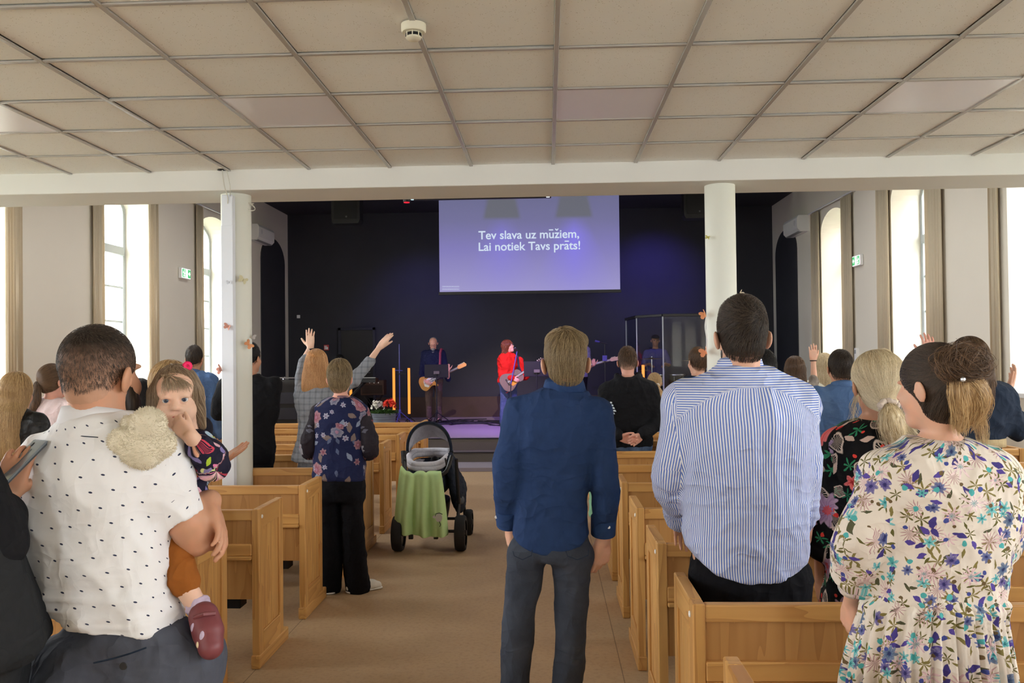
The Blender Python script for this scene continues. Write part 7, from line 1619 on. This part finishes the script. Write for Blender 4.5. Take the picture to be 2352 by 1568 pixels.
# drum kit behind a clear screen
def drum(c, R, dpt, ax, lab, shell, red=False, nm='drum'):
    r = empty(nm, tuple(c), lab, 'drum'); B().lathe([(R, -dpt/2), (R, dpt/2)], n=32, ax=ax).out('shell', shell, r, True)
    for s in (-1, 1): B().lathe([(R+.008, s*dpt/2-.012), (R+.012, s*dpt/2), (R+.008, s*dpt/2+.012), (R-.004, s*dpt/2+.010)], n=32, ax=ax, close=False).out('hoop', chrome, r, True); B().lathe([(.001, s*(dpt/2+.004)), (R-.002, s*(dpt/2+.004))], n=28, ax=ax, close=False).out('drum_skin', flat('drum_skin', (214, 212, 206), .6), r)
    for k in range(6):
        t = k*PI/3; q = (R+.012)*math.cos(t), (R+.012)*math.sin(t); p0, p1 = ((q[0], q[1], -dpt*.35), (q[0], q[1], dpt*.35)) if ax == 'z' else ((q[0], -dpt*.35, q[1]), (q[0], dpt*.35, q[1])); B().tube([p0, p1], .007, 6).out('lug', chrome, r, True)
    return r
sh = flat('drum_black', (24, 24, 28), .2, .6); DX = P(1520, 880, 17.2)[0]
bd = drum(A3(DX+.1, 17.1, STG+.29), .28, .42, 'y', 'black bass drum behind the clear drum screen', sh)
for s in (-1, 1): B().tube([(s*.26, -.1, -.1), (s*.36, -.2, -.285)], .012).out('spur', chrome, bd)
for x, Y, z, R, dp, lab in ((DX-.12, 17.0, .80, .15, .2, 'small tom drum over the bass drum, nearer the singer'), (DX+.28, 17.0, .80, .16, .2, 'tom drum over the bass drum, nearer the pillar'), (DX+.72, 17.25, .42, .2, .38, 'deep floor tom beside the bass drum'), (DX-.42, 17.25, .62, .15, .14, 'shallow snare drum by the drummer')):
    t_ = drum(A3(x, Y, STG+z), R, dp, 'z', lab, sh)
    if z > .7:
        B().tube([(0, 0, -.10), (0, 0, -.235)], .014, 8).out('mount_post', chrome, t_); continue
    for a_ in (.5, 2.6, 4.7): B().tube([(R*math.cos(a_), R*math.sin(a_), 0), (R*1.15*math.cos(a_), R*1.15*math.sin(a_), -z+.01)], .008, 6).out('leg', chrome, t_)
brs = flat('brass_cymbal', (176, 140, 70), .3, .5, .9)
for x, Y, z, R, lab in ((DX-.34, 17.3, .98, .18, 'brass hi-hat cymbal nearer the singer'), (DX-.25, 16.75, 1.22, .24, 'brass crash cymbal over the small tom'), (DX+.62, 16.8, 1.18, .27, 'brass ride cymbal over the floor tom')):
    r = empty('cymbal', (x, Y, STG), lab, 'cymbal'); tripod(r, z+.05, chrome, .22, .010); o = B().lathe([(.001, z+.03), (.03, z+.026), (.06, z+.012), (R, z), (R, z-.003), (.05, z+.006), (.001, z+.02)], n=36).out('cymbal_plate', brs, r, True)
def m_acr_():
    n = NT('acrylic'); t = n.node('ShaderNodeBsdfTransparent', {0: (.82, .84, .86, 1)}); g_ = n.node('ShaderNodeBsdfGlossy', {0: (.9, .9, .9, 1), 'Roughness': .02}); lw = n.node('ShaderNodeLayerWeight', {'Blend': .25}).outputs['Fresnel']; f = n.ma('ADD', n.ma('MULTIPLY', lw, .3), .025, clamp=True); mx = n.node('ShaderNodeMixShader', {0: f}); n.L.new(t.outputs[0], mx.inputs[1]); n.L.new(g_.outputs[0], mx.inputs[2]); n.L.new(mx.outputs[0], n.N['Material Output'].inputs[0]); return n.m
m_acr = m_acr_()
r = empty('drum_screen', (P(1530, 800, 16.2)[0], 16.2, STG), 'clear folding acrylic screen around the drum kit', 'drum screen'); ox = np.array(r.location)
cs = [P(1438, 738, 17.3), P(1462, 733, 16.2), P(1522, 726, 15.7), P(1622, 726, 15.7), P(1690, 728, 16.2)]; htop = P(1522, 727, 15.7)[2]-STG
for k in range(4):
    p0, p1 = A3(cs[k][0], [17.3, 16.2, 15.7, 15.7, 16.2][k], 0), A3(cs[k+1][0], [17.3, 16.2, 15.7, 15.7, 16.2][k+1], 0); d = p1-p0; L_ = np.linalg.norm(d); o = B().box(.01, L_-.01, -.004, .004, .02, htop).out('panel', m_acr, r); o.location = tuple(p0-A3(ox[0], ox[1], 0)); o.rotation_euler = (0, 0, math.atan2(d[1], d[0]))
    hs = B().box(-.012, .012, -.012, .012, .0, htop+.005, .003).out('hinge_post', flat('clear_edge', (150, 156, 166), .2, .6), r); hs.location = tuple(p0-A3(ox[0], ox[1], 0))
    tb = B().box(0, L_, -.03, .03, htop, htop+.05, .006).out('top_rail', plast, r); tb.location = o.location; tb.rotation_euler = o.rotation_euler
# ------------------------------------------------------------------ pushchair with green blanket
def stroller():
    Y0 = 7.45; cx = P(972, 1262, Y0)[0]; r = empty('pushchair', (cx, Y0+.2, 0), 'dark pushchair with a white lined carrycot parked in the aisle', 'pushchair'); O = A3(cx, Y0+.2, 0)
    X = lambda x: P(x, 1150, Y0)[0]-cx
    Z = lambda y, Y=Y0: P(972, y, Y)[2]
    rub = flat('tyre_rubber', (34, 34, 35), .8); nv = cloth('navy_canvas', (36, 42, 54)); gr = cloth('grey_melange', (92, 96, 102)); lnn = cloth('white_lining', (206, 204, 212)); al = flat('dark_alloy', (66, 68, 72), .35, .5, .8)
    for x, y, R, w in ((X(912), .06, .155, .045), (X(1056), .06, .155, .045), (X(940), .82, .11, .035), (X(1058), .74, .12, .035)):
        wz = R; wh = B().lathe([(R*.72, -w), (R*.93, -w), (R, -w*.6), (R, w*.6), (R*.93, w), (R*.72, w)], (x, y-.2, wz), 32, 'x', False).out('wheel', rub, r, True); B().lathe([(R*.70, -w*.7), (R*.72, w*.7)], (x, y-.2, wz), 24, 'x').out('rim', al, wh, True); B().lathe([(.025, -w*1.1), (.03, 0), (.025, w*1.1)], (x, y-.2, wz), 14, 'x').out('hub', plast, wh, True)
    fr = B()
    for s, xa in ((-1, X(925)), (1, X(1048))):
        fr.tube([(xa, -.16, .17), (xa, .05, .42), (xa*.98, .45, .40), (xa, .58, .13)], .016); fr.tube([(xa, .02, .38), (xa*.98, -.06, .62), (xa*.97, -.10, .80)], .016)
    fr.tube([(X(925), -.14, .17), (X(1048), -.14, .17)], .014).tube([(X(925), .5, .16), (X(1048), .5, .16)], .014); fr.out('frame', plast, r, True)
    B().tube(cat([(X(921), -.05, Z(1042)), (X(927), -.14, Z(1078)), (X(937), -.18, Z(1090)), (X(990), -.19, Z(1092)), (X(1022), -.17, Z(1086)), (X(1036), -.10, Z(1050))], 5), .017).out('handle', plast, r, True)
    B().tube([(X(921), -.05, Z(1040)), (X(924), -.09, Z(1066))], .024).out('grip', blk, r, True)
    b = S(); b.loft([(O+A3(0, .30, .74), .175, .36), (O+A3(0, .30, .66), .19, .38), (O+A3(0, .30, .55), .19, .37), (O+A3(0, .30, .46), .16, .33)], .02, e=3.2); b.loft([(O+A3(0, .30, .95), .15, .325), (O+A3(0, .30, .70), .165, .34), (O+A3(0, .30, .60), .155, .33)], .02, e=3., mode='-'); mk(b, 'carrycot', nv, r, .009)
    b = S(); b.loft([(O+A3(0, .30, .735), .172, .345), (O+A3(0, .30, .68), .168, .34), (O+A3(0, .30, .57), .160, .33)], .02, e=3.); b.loft([(O+A3(0, .30, 1.0), .150, .325), (O+A3(0, .30, .66), .152, .325), (O+A3(0, .30, .60), .14, .31)], .02, e=3., mode='-'); mk(b, 'mattress_liner', lnn, r, .009, lambda V, N: .006*fbm(V*20))
    bb = B(); ring = [A3(.182*math.copysign(abs(math.cos(t))**.7, math.cos(t)), .30+.36*math.copysign(abs(math.sin(t))**.7, math.sin(t)), .745+.05*max(0, math.sin(t))+.055*abs(math.cos(t))**3) for t in np.linspace(0, 2*PI, 49)]; bb.tube(ring, .026, 10, False).tube([q_-A3(0, 0, .035) for q_ in ring], .028, 10, False).out('padded_rim', lnn, r, True)
    B().box(-.165, .165, -.085, -.072, .60, .63, .004).out('grey_band', gr, r)
    # canopy: quarter shell of ribs opening to the viewer
    v = []; f = []; nu, nw = 22, 9
    for j in range(nw):
        a_ = .15+1.25*j/(nw-1)     # sweep from the near edge (upright) to the far edge
        for i in range(nu):
            t = PI*i/(nu-1); x = -.205*math.cos(t); rad = .36*math.sin(t)**.75
            v.append((x, .26+rad*math.sin(a_-.3)*1.1, .80+rad*math.cos(a_-.3)*.84-.02*(j % 2)))
    for j in range(nw-1):
        for i in range(nu-1): q = j*nu+i; f.append((q, q+1, q+nu+1, q+nu))
    sh_ = pyd('canopy', v, f, gr, r, True); sh_.modifiers.new('t', 'SOLIDIFY').thickness = .012
    v2 = [(x*.93, .26+(y-.26)*.90-.012, .80+(z-.80)*.93) for x, y, z in v]; o = pyd('canopy_lining', v2, f, lnn, sh_, True)
    rim = B().tube([(-.207*math.cos(t), .255+.36*math.sin(t)**.75*math.sin(-.15)*1.1, .80+.362*math.sin(t)**.75*math.cos(-.15)*.84) for t in np.linspace(0, PI, 26)], .012).out('canopy_edge', nv, sh_, True)
    for s in (-1, 1): B().lathe([(.03, -.02), (.034, 0), (.03, .02)], (s*.205, .24, .80), 16, 'x').out('canopy_hinge', plast, r, True)
    # side bag, leg cover and basket
    b = S(); b.loft([(O+A3(.20, .10, .80), .03, .10), (O+A3(.235, .16, .60), .05, .16), (O+A3(.27, .25, .45), .06, .2), (O+A3(.285, .32, .33), .045, .15)], .02, e=2.6); mk(b, 'leg_cover', nv, r, .009, folds(.006, 8, 5, 3))
    b = S(); b.ell(O+A3(.285, .12, .40), (.05, .07, .045), .01); mk(b, 'grey_trim', gr, r, .009)
    B().tube([(.185, -.06, .80), (.20, .02, .66), (.235, .10, .50)], .008).tube([(.215, .0, .80), (.225, .06, .62), (.25, .12, .50)], .008).out('buckle_strap', al, r, True)
    b = S(); b.loft([(O+A3(0, .2, .40), .19, .30), (O+A3(0, .2, .30), .18, .28), (O+A3(0, .2, .2), .16, .26)], .02, e=3.); mk(b, 'basket', blk, r, .012)
    for s in (-1, 1): B().box(s*.11-.02, s*.11+.02, -.19, -.16, .11, .17, .004).out('brake_pedal', plast, r)
    # baby lying inside
    hb = O+A3(.03, .40, .70); q = props(empty('person', tuple(hb)), 'baby in a dark hat lying in the pushchair', 'person'); b = S(); R = Rx(1.1); head(b, hb, R, .52); b.limb([hb, hb+A3(-.01, -.08, -.03), hb+A3(-.01, -.30, -.05)], A3(.03, .055, .06), .02); b.limb([hb+A3(.05, -.1, -.02), hb+A3(.09, -.18, 0)], A3(.02, .016), .01); mk(b, 'body', skin('pink', (220, 165, 145)), q, .007)
    b = S(); b.ell(hb+A3(0, .0, .012), (.048, .058, .055), .01); b.ell(hb+A3(-.02, -.055, .0), (.04, .02, .03), .01, None, '-'); mk(b, 'hat', blk, q, .006); b = S(); b.limb([hb+A3(-.01, -.09, -.025), hb+A3(-.01, -.33, -.045)], A3(.066, .072), .02); mk(b, 'sleepsuit', cloth('dark_suit', (40, 38, 44)), q, .008)
    # blanket over the handle
    m = flat('green_fleece', (190, 218, 156), .95, .05, var=.05, vs=30, bump=.25, bs=300, bd=.003); bl = props(empty('blanket', tuple(O+A3(0, -.2, .9))), 'light green fleece blanket hanging over the pushchair handle', 'blanket'); Ob = np.array(bl.location)
    nu, nv_ = 46, 34; v = []; xl0, xr0 = X(922), X(1014); xl1, xr1 = X(903), X(1029); ztop, zbot = Z(1082), Z(1226)
    for j in range(nv_):
        t = j/(nv_-1)
        for i in range(nu):
            u = i/(nu-1); x = (xl0+(xl1-xl0)*t**.8)*(1-u)+(xr0+(xr1-xr0)*t**.7)*u
            fd = (.018+.022*t)*(math.sin(u*19+1.2*math.sin(t*3))+.5*math.sin(u*37+2))*(.35+.65*t)
            z = ztop-(ztop-zbot)*t+(.045 if u < .12 else 0)*(1-t)*(1-u/.12)*1.2-.022*math.exp(-((u-.30)/.07)**2)*(1-t)**3-.014*math.exp(-((u-.62)/.05)**2)*(1-t)**3+.012*math.sin(u*6)*t-.03*t*u*(1-u)*4*.4
            y = -.235-.012*t+fd+.02*math.sin(u*PI)*(1-t)
            v.append(O+A3(x, y, z)-Ob)
    for i in range(nu): u = i/(nu-1); v[i] = v[i]+A3(0, .035, .0)
    f = [(j*nu+i, j*nu+i+1, (j+1)*nu+i+1, (j+1)*nu+i) for j in range(nv_-1) for i in range(nu-1)]; ob = pyd('fleece', v, f, m, bl, True); md_ = ob.modifiers.new('t', 'SOLIDIFY'); md_.thickness = .008; sb_ = ob.modifiers.new('s', 'SUBSURF'); sb_.levels = 1; sb_.render_levels = 1
    c_ = A3(X(1012), -.298, Z(1184)); n_ = len(v)
    bb = [(c_+A3(.030*math.cos(t)-.004, 0, .036*math.sin(t))) for t in np.linspace(0, 2*PI, 18)[:-1]]; B().prism([(q_[0], q_[2]) for q_ in bb], -.302, -.294).out('applique_face', flat('applique_grey', (190, 186, 176), .9), bl, False).location = Vector(O-Ob)
    B().tube([c_+A3(-.036, 0, .01), c_+A3(-.03, -.003, .035), c_+A3(.0, -.003, .042), c_+A3(.028, -.003, .03)], .003, 6).out('applique_line', c_shoe, bl, True).location = Vector(O-Ob); B().tube([c_+A3(.0, -.003, -.03), c_+A3(.012, -.003, -.06), c_+A3(.002, -.003, -.075)], .003, 6).out('applique_line', c_shoe, bl, True).location = Vector(O-Ob)
    B().prism([(c_[0]-.045+.012*math.cos(t), c_[2]+.008+.012*math.sin(t)) for t in np.linspace(0, 2*PI, 12)[:-1]], -.301, -.294).out('applique_ear', flat('applique_grey', (190, 186, 176), .9), bl, False).location = Vector(O-Ob)
stroller()
# mint bag on a pew end
r = empty('tote_bag', (.385, 6.62, .60), 'mint green cloth bag hanging on a pew end behind the fair haired man', 'bag'); b = S(); o = A3(.385, 6.62, .60); b.loft([(o+A3(0, 0, .15), .075, .012), (o+A3(0, 0, .0), .080, .035), (o+A3(0, 0, -.15), .078, .03)], .02, e=2.8); mk(b, 'bag_body', cloth('mint_cloth', (150, 206, 172)), r, .007, folds(.006, 9, 6, 4)); B().tube(cat([(-.05, 0, .14), (-.02, 0, .24), (.05, 0, .26), (.06, 0, .14)], 5), .006).out('strap', m_cap, r, True)

# ------------------------------------------------------------------ groups of alike things
_G = {'curtain': 'curtains beside the tall windows', 'curtain rod': 'rods above the tall windows', 'lamp': 'lamps hung in the hall', 'loudspeaker': 'loudspeakers beside the screen', 'exit sign': 'exit signs on the side walls', 'air conditioner': 'air conditioners on the side walls', 'light tube': 'amber light tubes on the stage', 'microphone stand': 'microphone stands on the stage', 'music stand': 'music stands on the stage', 'stage monitor': 'monitors on the stage', 'pedal': 'pedals on the stage', 'drum': 'drums of the kit', 'cymbal': 'cymbals of the kit', 'guitar': 'guitars of the band', 'pillar': 'round white pillars'}
for o in SC.objects:
    if o.parent is None and o.get('category') and not o.get('group'):
        c = o['category']
        if c == 'person': o['group'] = 'band on the stage' if o.location.z > .3 and o.location.y > 15 else 'people standing among the pews'
        elif c in _G and o.get('kind') != 'structure': o['group'] = _G[c]
